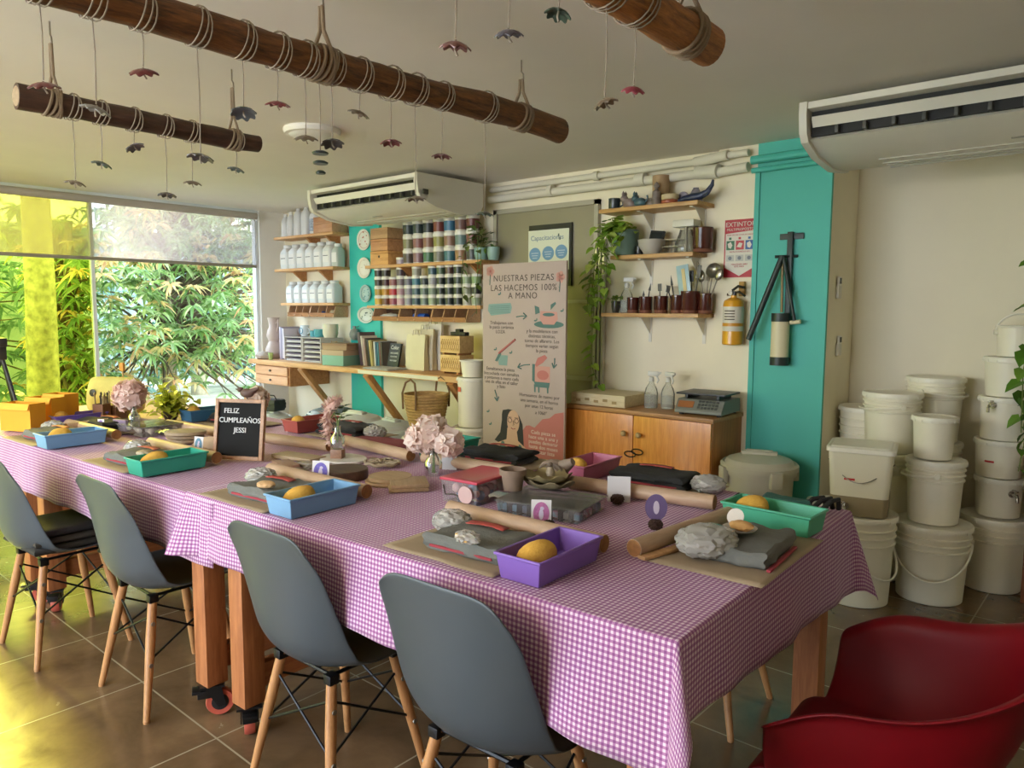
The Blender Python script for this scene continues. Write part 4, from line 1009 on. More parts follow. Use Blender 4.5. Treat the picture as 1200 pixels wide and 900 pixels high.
# boxes in front of the teal strip
def cbox(label, loc, d, rz, c1, c2):
    o = thing('gift_box', label, 'box', loc, rz)
    MB().box((0, 0, d[2]*.36), (d[0]*.97, d[1]*.97, d[2]*.72), bev=.003).build('box_base', mat('bx_'+c1, c1, .6), o)
    MB().box((0, 0, d[2]*.83), (d[0], d[1], d[2]*.34), bev=.003).build('box_lid', mat('bx_'+c2, c2, .6), o)
    return o
cbox('brown cardboard box with teal lower edge on the desk before the teal strip', (-5.66, BY-.36, DZ), (.28, .22, .14), R(8), '7fb0a0', 'b79f86')
cbox('flat brown box on top of the brown-teal box', (-5.65, BY-.36, DZ+.141), (.29, .21, .06), R(14), 'a58a70', '96765c')
# books leaning
bk = [('5a4a50', .30, .035, 'thick grey-pink'), ('cfc8ba', .27, .02, 'cream'), ('b99f94', .25, .022, 'dusty pink'), ('4a3a36', .25, .018, 'dark brown'), ('3b4048', .24, .02, 'charcoal'), ('c4b47c', .235, .02, 'straw yellow'), ('8d7f52', .235, .016, 'olive'), ('e0ddd5', .225, .012, 'white'), ('2e5a78', .22, .022, 'deep blue'), ('3a7a8c', .215, .014, 'teal blue'), ('6a4a44', .22, .018, 'russet'), ('58524c', .22, .014, 'dark grey')]
x = -5.47
for k, (cc, hh, th, nm) in enumerate(bk):
    lean = R(9 if k < 7 else 4)
    o = thing('book', f'{nm} leaning book, {ordn(k)} from the left in the row on the desk', 'book', (x, BY-.20, DZ+.001), 0, 'books on the desk')
    T = M.Rotation(-lean, 4, 'Y')
    b = MB(); b.box((th/2, 0, hh/2), (th*.8, .165, hh*.97), T=T); b.build('pages', mat('pages', 'd9d0bd', .8), o, smooth=False)
    b = MB()
    for q in (.001, th-.001): b.box((q, 0, hh/2), (.003, .175, hh), T=T)
    b.box((th/2, -.087, hh/2), (th, .003, hh), T=T); b.build('cover', mat('cover_'+cc, cc, .5), o, smooth=False)
    x += th+.0075
o = thing('book', 'black book with white handwritten lettering facing out, propped at the end of the row', 'book', (-5.02, BY-.29, DZ+.001), R(-6))
T = M.Rotation(R(-12), 4, 'X')
MB().box((0, 0, .11), (.165, .018, .215), T=T, bev=.002).build('cover', mat('cover_black', '1d1f20', .5), o)
for q, (s_, z_, sz) in enumerate((('Color', .165, .05), ('AND SHAPES', .125, .02), ('FOR POTTERS', .095, .016), ('THE STUDIO', .06, .018))):
    text('cover_lettering', s_, sz, mat('chalk_white', 'd9d8d2', .7), o, T @ M.Translation((0, -.0098, z_)) @ FACE_Y)
# paper bags
for k, (x, lb, hh) in enumerate(((-4.745, 'front cream paper shopping bag with a pink square on the desk', .30), (-4.72, 'second cream paper bag just behind the pink-square bag', .345), (-4.695, 'tall white paper bag at the back of the bags on the desk', .39))):
    o = thing('paper_bag', lb, 'bag', (x, BY-.25+.07*k, DZ))
    cm = mat('bagpaper_%d' % k, ('dcd5b4', 'd2c8ac', 'd8d2c6')[k], .8, var=.03)
    loft(MB(), [[(-.115, -.03, 0), (.115, -.03, 0), (.115, .03, 0), (-.115, .03, 0)], [(-.117, -.028, hh*.5), (.117, -.028, hh*.5), (.105, .024, hh*.5), (-.105, .024, hh*.5)], [(-.115, -.012, hh), (.115, -.012, hh), (.115, .008, hh), (-.115, .008, hh)]]).build('bag_body', cm, o, sharp=20)
    for s in (-1, 1): MB().tube([(-.04, s*.012, hh-.01), (-.03, s*.014, hh+.035), (.03, s*.014, hh+.035), (.04, s*.012, hh-.01)], .003, 6).build('bag_handle', mat('bag_string', 'b9ab90', .8), o)
    if k == 0: MB().box((0, -.0275, .17), (.085, .003, .085), T=M.Rotation(R(-5), 4, 'X')).build('pink_square', mat('pink_square', 'cf6a72', .6), o, smooth=False)
b = MB(); fold_slab(b, .34, .22, .018, 91, amp=.006, layers=3); o = b.build('newspaper', mat('newsprint', 'c9c6c2', .8, var=.15, nscale=40), None); o.location = (-4.98, BY-.41, DZ); tag(o, 'loose grey sheaf of papers lying on the desk edge in front of the black book', 'papers')
for k in range(2):
    o = thing('carved_box', '%s carved pale wooden box on the desk right end' % ('lower' if k == 0 else 'upper'), 'box', (-4.27, BY-.25, DZ+k*.152))
    MB().box((0, 0, .083), (.22, .16, .135), bev=.003).build('box_body', wood('carved', 'c49a5e', 'e2bf86', 6, (.8, 8, 8)), o)
    for s in (-1, 1): MB().box((s*.08, 0, .0075), (.02, .15, .0155)).build('box_foot', pine_d, o, smooth=False)
    b = MB(); rr = random.Random(k+2)
    for q in range(9):
        cx = -.09+.0225*q; b.tube([(cx, -.081, .04), (cx+.012, -.0815, .07), (cx-.006, -.0815, .09), (cx+.008, -.081, .125)], .0022, 5)
    b.build('carving', mat('carve', '94683c', .7), o)['kind'] = 'stuff'
o = thing('iron_tools', 'little dark metal pieces lying on the upper carved box', 'tools', (-4.24, BY-.25, DZ+.3035))
for k, (x, l_) in enumerate(((-.05, .06), (.0, .05), (.05, .07))): MB().box((x, 0, .015+.012*(k == 1)), (l_, .05, .03+.024*(k == 1)), bev=.006).build('metal_piece', mat('iron', '34332e', .5, .4), o)
# plants on the upper right shelf
vineg = leafmat('vine_leaves', ['4d6a22', '6f9433', '8fae48', '5c8030', 'a9bd5c'], .35, .4)
def heart(b, p, d, up, s):
    d = V(d).normalized(); sd = d.cross(V(up)).normalized(); n = sd.cross(d)
    P = lambda u, v, w_: p + d*u*s + sd*v*s + n*w_*s
    c = [b.bm.verts.new(P(0, 0, 0)), b.bm.verts.new(P(.45, 0, -.05)), b.bm.verts.new(P(1, 0, -.22))]
    for sg in (-1, 1):
        e = [b.bm.verts.new(P(-.12, sg*.22, .06)), b.bm.verts.new(P(.18, sg*.42, .10)), b.bm.verts.new(P(.6, sg*.28, .0))]
        for q in ([c[0], e[0], e[1], c[1]], [c[1], e[1], e[2]], [c[1], e[2], c[2]]):
            b.bm.faces.new(q if sg > 0 else q[::-1])
def vine(parent, strands, seed, s=.05, dens=.045, m=None, bushy=0, bc=(0, 0, .1), br=(.1, .1, .08)):
    rr = random.Random(seed); st = MB(); lf = MB()
    for pts in strands:
        pts = [V(p) for p in pts]; st.tube(pts, .003, 5)
        for a, b_ in zip(pts, pts[1:]):
            n = max(1, int((b_-a).length/dens))
            for i in range(n):
                q = a.lerp(b_, (i+rr.random())/n); an = rr.uniform(0, 6.28)
                d = V((cos(an), sin(an)-.3, rr.uniform(-.9, .1))); heart(lf, q+d.normalized()*.012, d, (0, -.4, 1), s*rr.uniform(.7, 1.25))
    for i in range(bushy):
        q = V([c+rr.gauss(0, .45)*r_ for c, r_ in zip(bc, br)]); an = rr.uniform(0, 6.28)
        d = V((cos(an), sin(an), rr.uniform(-.7, .4))); heart(lf, q, d, (0, -.3, 1), s*rr.uniform(.8, 1.35))
        if i % 4 == 0: st.tube([V((bc[0], bc[1], 0)), V((bc[0], bc[1], bc[2]*.5)).lerp(q, .5), q], .0025, 5)
    st.build('stems', mat('stem_green', '6b7a3a', .6), parent); lf.build('leaves', m or vineg, parent, smooth=False, recalc=False)
def pot(parent, r, h, m, n='pot'):
    MB().lathe([(r*.72, 0), (r*.78, .004), (r, h*.5), (r*1.02, h), (r*.93, h), (r*.9, h*.8), (0, h*.8)], 28).build(n, m, parent)
    MB().lathe([(0, h*.80), (r*.9, h*.81), (r*.9, h*.82), (0, h*.86)], 20, cap=False).build('soil', mat('soil', '3b2f24', .95), parent)
for k, (x, cc, lb, r) in enumerate(((-4.09, '86a8a0', 'trailing plant in a pale teal pot at the right end of the jar shelf', .06), (-3.965, '93b3ab', 'empty-looking pale teal pot at the very end of the jar shelf', .05))):
    o = thing('potted_plant', lb, 'plant', (x-.03, BY-.12, 1.8855)); pot(o, r, .10, mat('pot_'+cc, cc, .35))
    if k == 0: vine(o, [[(0, -.02, .1), (-.04, -.10, .16), (-.06, -.15, .02), (-.07, -.16, -.16), (-.05, -.16, -.30)], [(.05, -.03, .1), (.07, -.12, .10), (.09, -.14, -.10), (.06, -.14, -.28), (.08, -.14, -.42)]], 5, .055, .07, leafmat('shelf_plant_leaves', ['3c4f26', '5f7a34', '86984e', '4a5c30', '9a9c58'], .3), 46, (-.01, -.02, .19), (.12, .09, .10))
    else: vine(o, [[(0, -.02, .09), (-.03, -.11, .10), (-.02, -.12, -.12)]], 9, .045, .08, None, 3, (0, 0, .12), (.05, .05, .03))
# small cup at the shelf's end kept off
# ------------------------------------------------------------------ cabinet
def cabinet():
    x0, x1, yf, h = -3.02, -1.955, 4.045, .865
    o = thing('cabinet', 'varnished orange-brown wooden two-door cabinet against the back wall', 'cabinet', ((x0+x1)/2, (yf+BY)/2, 0))
    w_, d = x1-x0, BY-yf-.002
    cw = wood('cabinet_wood', 'c87726', 'eba24c', 5, (9, 9, .7), .35, .06, .3); cs = wood('cabinet_side', '9c5a26', 'bd7a3a', 5, (9, 9, .7), .4)
    MB().box((0, .012, h/2-.012), (w_, d-.024, h-.025), bev=.003).build('body', cs, o)
    MB().box((0, 0, h-.013), (w_+.02, d, .024), bev=.003).build('top', wood('cabinet_top', '9c6a3a', 'c0905a', 5, (.8, 9, 9)), o)
    for s in (-1, 1):
        dd = MB().box((s*w_/4, -d/2+.012, h/2-.014), (w_/2-.006, .022, h-.032), bev=.002).build('door', cw, o)
        b = MB().lathe([(.007, 0), (.008, .012), (.017, .02), (.019, .03), (.013, .04), (0, .042)], 18, T=M.Translation((s*.055, -d/2+.001, h*.83)) @ M.Rotation(R(90), 4, 'X'))
        b.build('knob', mat('knob_brass', 'b9a070', .35, .2), dd)
    b = MB()
    for k, (x, z) in enumerate(((-.012, h*.68), (.045, h*.705))): b.tube([(x+.04*cos(2*pi*i/20), -d/2-.012-.006*k, z+.018*sin(2*pi*i/20)) for i in range(20)], .004, 6, closed=True)
    b.build('latch_rings', mat('iron_dark', '2b2722', .4, .6), o)
    for s in (-1, 1): MB().box((s*(w_/2-.05), 0, .006), (.06, d-.04, .012)).build('foot', cs, o, smooth=False)
    return o
cabinet(); CT = .8655
o = thing('wooden_slab', 'thick pale whitish wooden board lying on the left end of the cabinet', 'board', (-2.80, 4.26, CT), R(2))
MB().box((0, 0, .04), (.42, .34, .078), bev=.005).build('slab_body', wood('pale_slab', 'bfae84', 'd9cca6', 5, (1, 8, 8), .6), o)
b = MB(); rr = random.Random(3)
for k in range(5): b.box((-.15+.07*k, -.1702, .03+.01*(k % 2)), (.035, .001, .018))
b.build('burn_marks', mat('burnmark', '9a8458', .8), o, smooth=False)['kind'] = 'stuff'
def spray(label, x, y, z, flip, tint=(.94, .95, .93)):
    o = thing('spray_bottle', label, 'bottle', (x, y, z+.0005), R(20*flip), 'clear spray bottles')
    MB().lathe([(.040, 0), (.044, .01), (.044, .10), (.036, .13), (.016, .165), (.014, .185)], 20, cap=False).build('bottle_body', clear('spray_clear', tint, .15, .05, 'e9ebe4', .22), o)
    MB().lathe([(.0, .006), (.041, .006), (.041, .085), (0, .086)], 20, cap=False).build('liquid', clear('spray_water', (.92, .95, .95), .1, .02, 'dfe4e0', .2), o)
    b = MB(); b.lathe([(.017, .175), (.017, .20), (.012, .205), (0, .205)], 14); b.box((.012, 0, .225), (.07, .024, .03), bev=.006); b.tube([(.03, 0, .215), (.045, 0, .185), (.035, 0, .165)], .006, 8); b.cyl((.045, 0, .23), (.062, 0, .23), .008, n=10)
    b.build('spray_head', mat('spray_white', 'd6d5cb', .35), o)
spray('clear spray bottle standing left of its twin on the cabinet', -2.475, 4.24, CT, 1)
spray('clear spray bottle standing right of its twin on the cabinet, near the scale', -2.37, 4.27, CT, -1)
# kitchen scale
o = thing('shop_scale', 'grey electronic shop scale with flat black tray on the cabinet', 'scale', (-2.09, 4.27, CT), R(4))
sg = mat('scale_grey', '7d8078', .4, var=.03); sk = mat('scale_black', '26272a', .4)
pr = [(-.16, .012), (-.16, .03), (-.11, .095), (.14, .095), (.15, .05), (.15, .012)]; n = len(pr)
MB().faces([(-.15, y, z) for y, z in pr]+[(.15, y, z) for y, z in pr], [tuple(range(n)), tuple(range(n, 2*n))[::-1]]+[(i, n+i, n+(i+1) % n, (i+1) % n) for i in range(n)]) if 0 else None
b = MB(); b.faces([(-.15, y, z) for y, z in pr]+[(.15, y, z) for y, z in pr], [tuple(range(n)), tuple(range(n, 2*n))[::-1]]+[(i, n+i, n+(i+1) % n, (i+1) % n) for i in range(n)])
b.build('scale_body', sg, o, bevel=.004, sharp=20)
for sx in (-1, 1):
    for sy in (-1, 1): MB().cyl((sx*.12, sy*.12, 0), (sx*.12, sy*.12, .014), .015, n=12).build('foot', sk, o)
for sx in (-1, 1): MB().box((sx*.10, 0, .108), (.02, .20, .03), bev=.004).build('tray_arm', sk, o)
b = MB(); b.box((0, 0, .128), (.31, .26, .012), bev=.004)
b.build('tray', sk, o)
TP = M.Translation((0, -.1365, .0645)) @ M.Rotation(R(52), 4, 'X')
MB().box((-.085, 0, 0), (.10, .045, .003), T=TP).build('screen', mat('scale_screen', 'a5683c', .3), o, smooth=False)
for i in range(3):
    for j in range(6): MB().box((.0+.022*j, .024-.022*i, .001), (.016, .014, .004), T=TP, bev=.001).build('key', mat('scale_key', '4c504e', .5), o)
# ------------------------------------------------------------------ shelves right of the metal door
shelf('top shelf of the three right of the metal door, holding small ceramic animals', -2.93, -2.20, 2.175, .23, (-.08, .30), m=wood('shelf_r', 'a97a44', 'cfa568', 4, (.8, 10, 10)), bm_='metal')
shelf('middle shelf of the three right of the metal door, with bowl and pale jug', -2.85, -2.24, 1.865, .20, (-.10, .25), m=wood('shelf_r', '', ''), bm_='metal')
shelf('lowest shelf of the three right of the metal door, with brown utensil crocks', -2.905, -2.18, 1.480, .22, (-.10, .30), m=wood('shelf_r', '', ''), bm_='metal')
def cer(name, label, cat, px, z, fn, dy=.12, rz=0):
    p = ay(px, 240, BY-dy); o = thing(name, label, cat, (p.x, BY-dy, z+.0005), rz); fn(o); return o
def mug(o, r=.04, h=.08, c='2f3a42'):
    MB().lathe([(r*.85, 0), (r, h*.2), (r, h), (r*.9, h), (r*.88, h*.15), (0, h*.1)], 24).build('mug_body', mat('cer_'+c, c, .25, var=.1, nscale=20), o)
    MB().tube([(r*.95, 0, h*.8), (r+.028, 0, h*.72), (r+.028, 0, h*.4), (r*.98, 0, h*.25)], .006, 8).build('mug_handle', mat('cer_'+c, ''), o)
cer('mug', 'dark blue mug at the left end of the top shelf', 'mug', 720, 2.175, lambda o: mug(o))
def animal(o, c='8f8a84', s=1.):
    m = mat('cer_'+c, c, .35, var=.2, nscale=30)
    MB().ball((0, 0, .030*s), (.042*s, .028*s, .030*s), 3, amp=.1).build('animal_body', m, o)
    b = MB(); b.ball((-.036*s, 0, .058*s), (.024*s, .022*s, .022*s), 2); b.build('animal_head', m, o)
    for q in (-1, 1): MB().lathe([(.008*s, 0), (.009*s, .018*s), (0, .034*s)], 10, c=(-.036*s, q*.012*s, .070*s)).build('ear', m, o)
    MB().tube([(.036*s, 0, .03*s), (.056*s, 0, .05*s), (.050*s, 0, .07*s)], .006*s, 8).build('tail', m, o)
cer('ceramic_animal', 'grey-red ceramic animal figure next to the dark mug on the top shelf', 'figurine', 738, 2.175, lambda o: animal(o, '8a7a76', 1.2))
cer('ceramic_animal', 'small blue-green ceramic animal figure left of the tall clay cylinder', 'figurine', 750, 2.175, lambda o: animal(o, '44626c', 1.05), .15)
cer('ceramic_dome', 'grey striped ceramic half dome on the top shelf behind the small figures', 'ornament', 762, 2.175, lambda o: MB().lathe([(.055, 0), (.052, .03), (.036, .058), (0, .066)], 24, sy=.7).build('dome_body', mat('cer_9a928a', '9a928a', .4, var=.3, nscale=40), o), .09)
def lady(o):
    m = mat('cer_7d716a', '7d716a', .5, var=.25, nscale=40)
    MB().lathe([(.03, 0), (.032, .02), (.024, .06), (.028, .085), (.012, .10), (.010, .105)], 18).build('figure_body', m, o); MB().ball((0, 0, .122), (.018, .018, .022), 2).build('figure_head', m, o)
    MB().lathe([(.022, .118), (.012, .14), (0, .15)], 14).build('figure_hat', m, o)
cer('ceramic_figure', 'small standing grey ceramic figure in front of the tall clay cylinder', 'figurine', 769, 2.175, lady, .17)
cer('cylinder_vase', 'tall plain tan clay cylinder standing on the top shelf', 'vase', 774, 2.175, lambda o: MB().lathe([(.054, 0), (.056, .01), (.056, .20), (.048, .20), (.048, .02), (0, .02)], 28).build('vase_body', mat('clay_tan', 'ad8f6c', .7, var=.06), o), .085)
cer('lidded_jar', 'squat cream and orange-red banded jar right of the clay cylinder', 'jar', 785, 2.175, lambda o: (MB().lathe([(.05, 0), (.056, .01), (.056, .02), (.05, .028)], 26).build('jar_foot', mat('band_red', 'a4563c', .4), o), MB().lathe([(.05, .028), (.056, .035), (.055, .06), (.04, .068), (0, .07)], 26).build('jar_body', mat('band_cream', 'c9b690', .4), o)), .15)
def whale(o):
    m = mat('whale_blue', '2a3350', .35, var=.15, nscale=20)
    MB().tube([(-.12, 0, .015), (-.08, 0, .024), (-.02, 0, .030), (.04, 0, .035), (.085, 0, .055), (.115, 0, .095), (.12, 0, .125)], [.006, .020, .026, .024, .018, .013, .007], 16).build('whale_body', m, o)
    MB().tube([(.075, -.02, .03), (.11, -.05, .035), (.135, -.06, .055)], [.012, .011, .005], 10).build('tail_fin', m, o)
cer('ceramic_whale', 'long dark blue curved ceramic whale at the right end of the top shelf', 'figurine', 814, 2.175, whale, .15)
def snail(o, c='9a93a0'):
    m = mat('cer_'+c, c, .4, var=.2, nscale=30)
    MB().tube([(.035*cos(a)*(1-a/14), 0, .04+.035*sin(a)*(1-a/14)) for a in [k*.4 for k in range(26)]], .012, 10).build('shell_coil', m, o); MB().tube([(-.03, 0, .008), (.03, 0, .008), (.06, 0, .03)], .008, 8).build('snail_body', m, o)
cer('ceramic_snail', 'pale lilac coiled ceramic snail behind the dark blue whale', 'figurine', 800, 2.175, snail, .09)
cer('ceramic_cone', 'grey shell-like ceramic hump behind the middle of the whale', 'figurine', 815, 2.175, lambda o: MB().lathe([(.046, 0), (.04, .05), (.022, .088), (.016, .092), (.02, .098), (0, .1)], 22).build('cone_body', mat('cer_8b8592', '8b8592', .4, var=.2, nscale=30), o), .085)
# middle shelf
o = thing('potted_vine', 'green trailing pothos vine in a grey-green pot left of the middle shelf', 'plant', (-2.775, BY-.125, 1.8655)); pot(o, .085, .17, mat('pot_greygreen', '5c7468', .5))
vine(o, [[(-.03, -.03, .17), (-.12, -.06, .16), (-.19, -.09, -.02), (-.21, -.09, -.25), (-.21, -.08, -.5), (-.22, -.07, -.72), (-.20, -.07, -.80), (-.14, -.07, -.89)],
         [(0, -.05, .17), (-.06, -.14, .14), (-.10, -.17, -.06), (-.11, -.17, -.26), (-.12, -.16, -.33)], [(.03, -.05, .17), (.06, -.13, .15), (-.05, -.15, 0.0), (-.06, -.16, -.22), (-.05, -.16, -.30)],
         [(-.05, 0, .16), (-.15, -.02, .18), (-.19, -.05, .02), (-.22, -.05, -.22), (-.22, -.05, -.42)], [(-.02, -.06, .17), (-.14, -.15, .1), (-.17, -.17, -.12), (-.20, -.16, -.34)]], 3, .070, .032, leafmat('pothos_leaves', ['6b9030', '92b840', 'b4d058', '7aa436', 'cadc74', '557a2a'], .35), 80, (-.06, -.03, .19), (.14, .09, .06))
o = thing('bowl', 'pale grey ceramic bowl on the middle shelf', 'bowl', (-2.575, BY-.13, 1.8655))
MB().lathe([(.045, 0), (.05, .006), (.082, .05), (.09, .095), (.084, .095), (.075, .05), (.045, .012), (0, .012)], 32).build('bowl_body', mat('bowl_grey', 'b7b1a4', .4), o)
o = thing('black_card', 'small black box tilted inside the pale bowl', 'box', (-2.565, BY-.12, 1.885))
MB().box((0, 0, .075), (.105, .02, .13), T=M.Rotation(R(-14), 4, 'X') @ M.Rotation(R(6), 4, 'Y'), bev=.003).build('card_body', mat('black_card', '1d201f', .5), o); MB().box((0, -.0115, .10), (.08, .002, .05), T=M.Rotation(R(-14), 4, 'X') @ M.Rotation(R(6), 4, 'Y')).build('card_panel', mat('card_panel', '2a2f30', .2), o, smooth=False)
o = thing('wire_basket', 'low steel wire rack behind and right of the pale bowl', 'basket', (-2.475, BY-.085, 1.8655)); b = MB()
for z in (.004, .045, .09): b.tube([(-.10, -.05, z), (.10, -.05, z), (.10, .05, z), (-.10, .05, z)], .0025, 5, closed=True)
for k in range(9): b.tube([(-.10+.025*k, -.05, .09), (-.10+.025*k, -.05, .004), (-.10+.025*k, .05, .004), (-.10+.025*k, .05, .09)], .0015, 4)
b.build('wire_frame', mat('rack_wire', '9b978a', .3, .8), o)
o = thing('dark_cup', 'small dark cup left of the pale bowl on the middle shelf', 'cup', (-2.675, BY-.12, 1.8655)); mug(o, .026, .06, '2a2a2a')
o = thing('glass_jug', 'clear jug with a square white lid and steel stem on the middle shelf', 'jug', (-2.335, BY-.11, 1.8655))
MB().lathe([(.07, 0), (.075, .01), (.07, .06), (.045, .13), (.04, .15)], 24, cap=False).build('jug_body', clear('jug_glass', (.82, .84, .8), .35, .05, 'b5b3a6', .28), o)
MB().box((0, 0, .185), (.15, .10, .045), bev=.008).build('jug_lid', mat('jug_lid', 'd9d6c8', .4), o); MB().cyl((0, 0, .004), (0, 0, .165), .012, n=12).build('jug_stem', mat('stem_steel', '8f8a7c', .3, .8), o)
glazeb = mat('crock_brown', '4a2017', .18, var=.15, nscale=6, coat=.4)
def crock(label, px, z, r, h, dy=.12, tools=()):
    p = ay(px, 340, BY-dy); o = thing('crock', label, 'crock', (p.x, BY-dy, z+.0005), 0, 'brown glazed crocks')
    MB().lathe([(r*.92, 0), (r*.96, .006), (r*.95, .02)], 28).build('crock_foot', mat('crock_clay', '7a4a34', .7), o)
    MB().lathe([(r*.95, .02), (r, .028), (r, h-.012), (r*1.03, h-.006), (r*1.0, h), (r*.9, h), (r*.9, .03), (0, .025)], 28, cap=False).build('crock_body', glazeb, o)
    return o
crock('brown glazed crock alone on the middle shelf beside the clear jug', 822, 1.865, .062, .155, .10)
CR = [(742, .042, .105, 'leftmost brown crock on the lowest shelf'), (757, .044, .110, 'second brown crock from the left on the lowest shelf'), (775, .046, .113, 'third brown crock from the left on the lowest shelf'), (794, .042, .118, 'fourth brown crock from the left on the lowest shelf, with knives'), (809, .060, .142, 'wide ribbed brown crock holding spatulas on the lowest shelf'), (827, .045, .128, 'rightmost brown crock on the lowest shelf, full of metal utensils')]
PX = {}
for i, (px, r, h, lb) in enumerate(CR): PX[i] = crock(lb, px, 1.480, r, h, .12 if i != 5 else .10).location.copy()
stl = mat('utensil_steel', '8d887b', .28, .85); dkt = mat('tool_dark', '2c2926', .5)
def tool(label, ci, dx, dy, L, kind, m, name='tool', lean=(0, 0)):
    p = PX[ci]; o = thing(name, label, 'utensil', (p.x+dx, p.y+dy, p.z+.032))
    T = M.Rotation(lean[0], 4, 'Y') @ M.Rotation(lean[1], 4, 'X'); z = L
    MB().cyl(T @ V((0, 0, 0)), T @ V((0, 0, z*.72)), .0045, .004, n=8).build('shaft', m, o)
    b = MB()
    if kind == 'blade': b.box((0, 0, z*.86), (.028, .003, z*.30), T=T, bev=.001)
    elif kind == 'spoon': b.ball((0, 0, z*.86), (.026, .010, .04), 2, T=T)
    elif kind == 'strainer': b.lathe([(0, -.03), (.03, -.024), (.05, 0), (.047, 0), (.028, -.02), (0, -.026)], 22, T=T @ M.Translation((0, 0, z*.86)) @ M.Rotation(R(75), 4, 'X'))
    elif kind == 'whisk': [b.tube([T @ V((.025*sin(pi*k/10)*cos(a), .025*sin(pi*k/10)*sin(a), z*.7+z*.3*k/10)) for k in range(11)], .0012, 4) for a in (0, 1.05, 2.1)]
    elif kind == 'knife': b.faces([T @ V(q) for q in ((-.010, -.001, z*.7), (.010, -.001, z*.7), (.004, -.001, z), (-.010, .001, z*.7), (.010, .001, z*.7), (.004, .001, z))], [(0, 1, 2), (5, 4, 3), (0, 3, 4, 1), (1, 4, 5, 2), (2, 5, 3, 0)])
    elif kind == 'fork': [b.cyl(T @ V((q*.008, 0, z*.7)), T @ V((q*.010, 0, z)), .002, n=6) for q in (-1, 0, 1)]
    b.build('head', m, o)
tool('dark pointed tool in the second crock from the left', 1, .01, 0, .17, 'knife', dkt, 'pottery_knife', (R(8), 0))
tool('thin dark needle tool in the second crock from the left', 1, -.015, .01, .12, 'knife', dkt, 'needle_tool', (R(-6), 0))
tool('flat grey rib standing in the third crock from the left', 2, -.005, 0, .16, 'blade', mat('tool_grey', '5c5a52', .5), 'flat_rib', (R(-3), 0))
tool('second flat grey rib standing in the third crock, leaning right', 2, .018, .01, .15, 'blade', mat('tool_grey', ''), 'flat_rib', (R(12), 0))
tool('tall dark skewer leaning left in the fourth crock', 3, -.015, .01, .22, 'knife', dkt, 'skewer', (R(-12), 0))
tool('dark loop tool leaning left in the fourth crock', 3, -.01, -.01, .17, 'knife', dkt, 'loop_tool', (R(-25), 0))
tool('silver table knife leaning right in the fourth crock', 3, .01, 0, .16, 'knife', stl, 'table_knife', (R(10), 0))
o = thing('spatula_pack', 'pale blue packet with a cream spatula leaning out of the wide crock', 'packet', (PX[4].x-.02, PX[4].y, PX[4].z+.032)); T = M.Rotation(R(-9), 4, 'Y')
MB().box((0, 0, .16), (.085, .006, .24), T=T, bev=.002).build('packet_film', mat('packet_blue', '9dbcc2', .3, var=.1), o); MB().box((.005, -.005, .15), (.024, .004, .21), T=T, bev=.001).build('spatula', mat('spatula_cream', 'd9c58a', .5), o)
tool('steel whisk standing in the wide crock', 4, .02, .01, .30, 'whisk', stl, 'whisk', (R(3), 0))
tool('grey palette blade in the wide crock right side', 4, .035, -.015, .27, 'blade', mat('tool_grey', ''), 'palette_blade', (R(7), 0))
tool('dark tongs-like blade standing in the wide crock', 4, .0, .025, .24, 'blade', dkt, 'scraper', (R(-2), 0))
tool('round steel strainer leaning out of the rightmost crock', 5, .01, 0, .28, 'strainer', stl, 'strainer', (R(9), 0))
tool('steel spoon leaning far right out of the rightmost crock', 5, .015, -.01, .26, 'spoon', stl, 'spoon', (R(20), 0))
tool('steel spoon standing upright in the rightmost crock', 5, -.015, .005, .24, 'spoon', stl, 'spoon', (R(-6), 0))
tool('steel fork in the rightmost crock', 5, -.005, .015, .25, 'fork', stl, 'fork', (R(4), 0))
spray('clear spray bottle on the lowest shelf left of the crocks', -2.765, BY-.12, 1.480, 1)
o = thing('small_plant', 'little leafy cutting in a dark glass at the left end of the lowest shelf', 'plant', (-2.845, BY-.13, 1.4805)); pot(o, .03, .08, mat('pot_dark', '3a322a', .3)); vine(o, [[(0, 0, .07), (.02, -.05, .10), (.03, -.10, .07)]], 4, .045, .04, None, 6, (0, -.02, .12), (.06, .05, .04))
# ------------------------------------------------------------------ banner
def flat(b, poly, T): b.faces([(x, 0, z) for x, z in poly]+[(x, .0008, z) for x, z in poly], [tuple(range(len(poly)))]+[tuple(range(len(poly), 2*len(poly)))[::-1]], T)
bp0, bp1 = V((-3.645, 3.9, 0)), V((-2.915, 3.9, 0))
o = thing('standing_banner', 'tall pinkish-grey standing sign about hand made pieces, before the metal door', 'sign', (-3.28, 3.9, 0))
BW, BH = .735, 1.815
MB().box((0, .0, BH/2+.01), (BW, .018, BH-.02), bev=.002).build('panel', mat('banner_paper', 'b3a198', .7, var=.02), o)
for s in (-1, 1): MB().box((s*.25, .02, .015), (.06, .22, .03), bev=.004).build('foot', mat('banner_foot', '77706a', .5), o)
MB().tube([(0, .012, 1.3), (0, .10, .7), (0, .16, .02)], .01, 8).build('back_stay', mat('banner_foot', ''), o)
ink = mat('banner_ink', '4b403c', .7); tealp = mat('print_teal', '7d9a94', .7); tead = mat('print_teal_dark', '4f706c', .7); rosep = mat('print_rose', 'b76e67', .7); pinkp = mat('print_pink', 'c28f84', .7); skinp = mat('print_skin', 'cba68d', .7); hairp = mat('print_hair', '2b2a2d', .7); palep = mat('print_pale', 'c7bdb2', .7); whit = mat('print_white', 'e3d7cd', .7)
TB = M.Translation((0, -.0098, 0))
def bt(s, x, z, size, m=ink, al='CENTER', sp=1.05): return text('banner_lettering', s, size, m, o, TB @ M.Translation((x, 0, z)) @ FACE_Y, al, .0004, sp)
U = lambda px: (px-616)/97*BW           # photo columns of the banner to its own metres
Z = lambda py: 1.815-(py-306.5)/224*1.33
def bz(py): return Z(py)
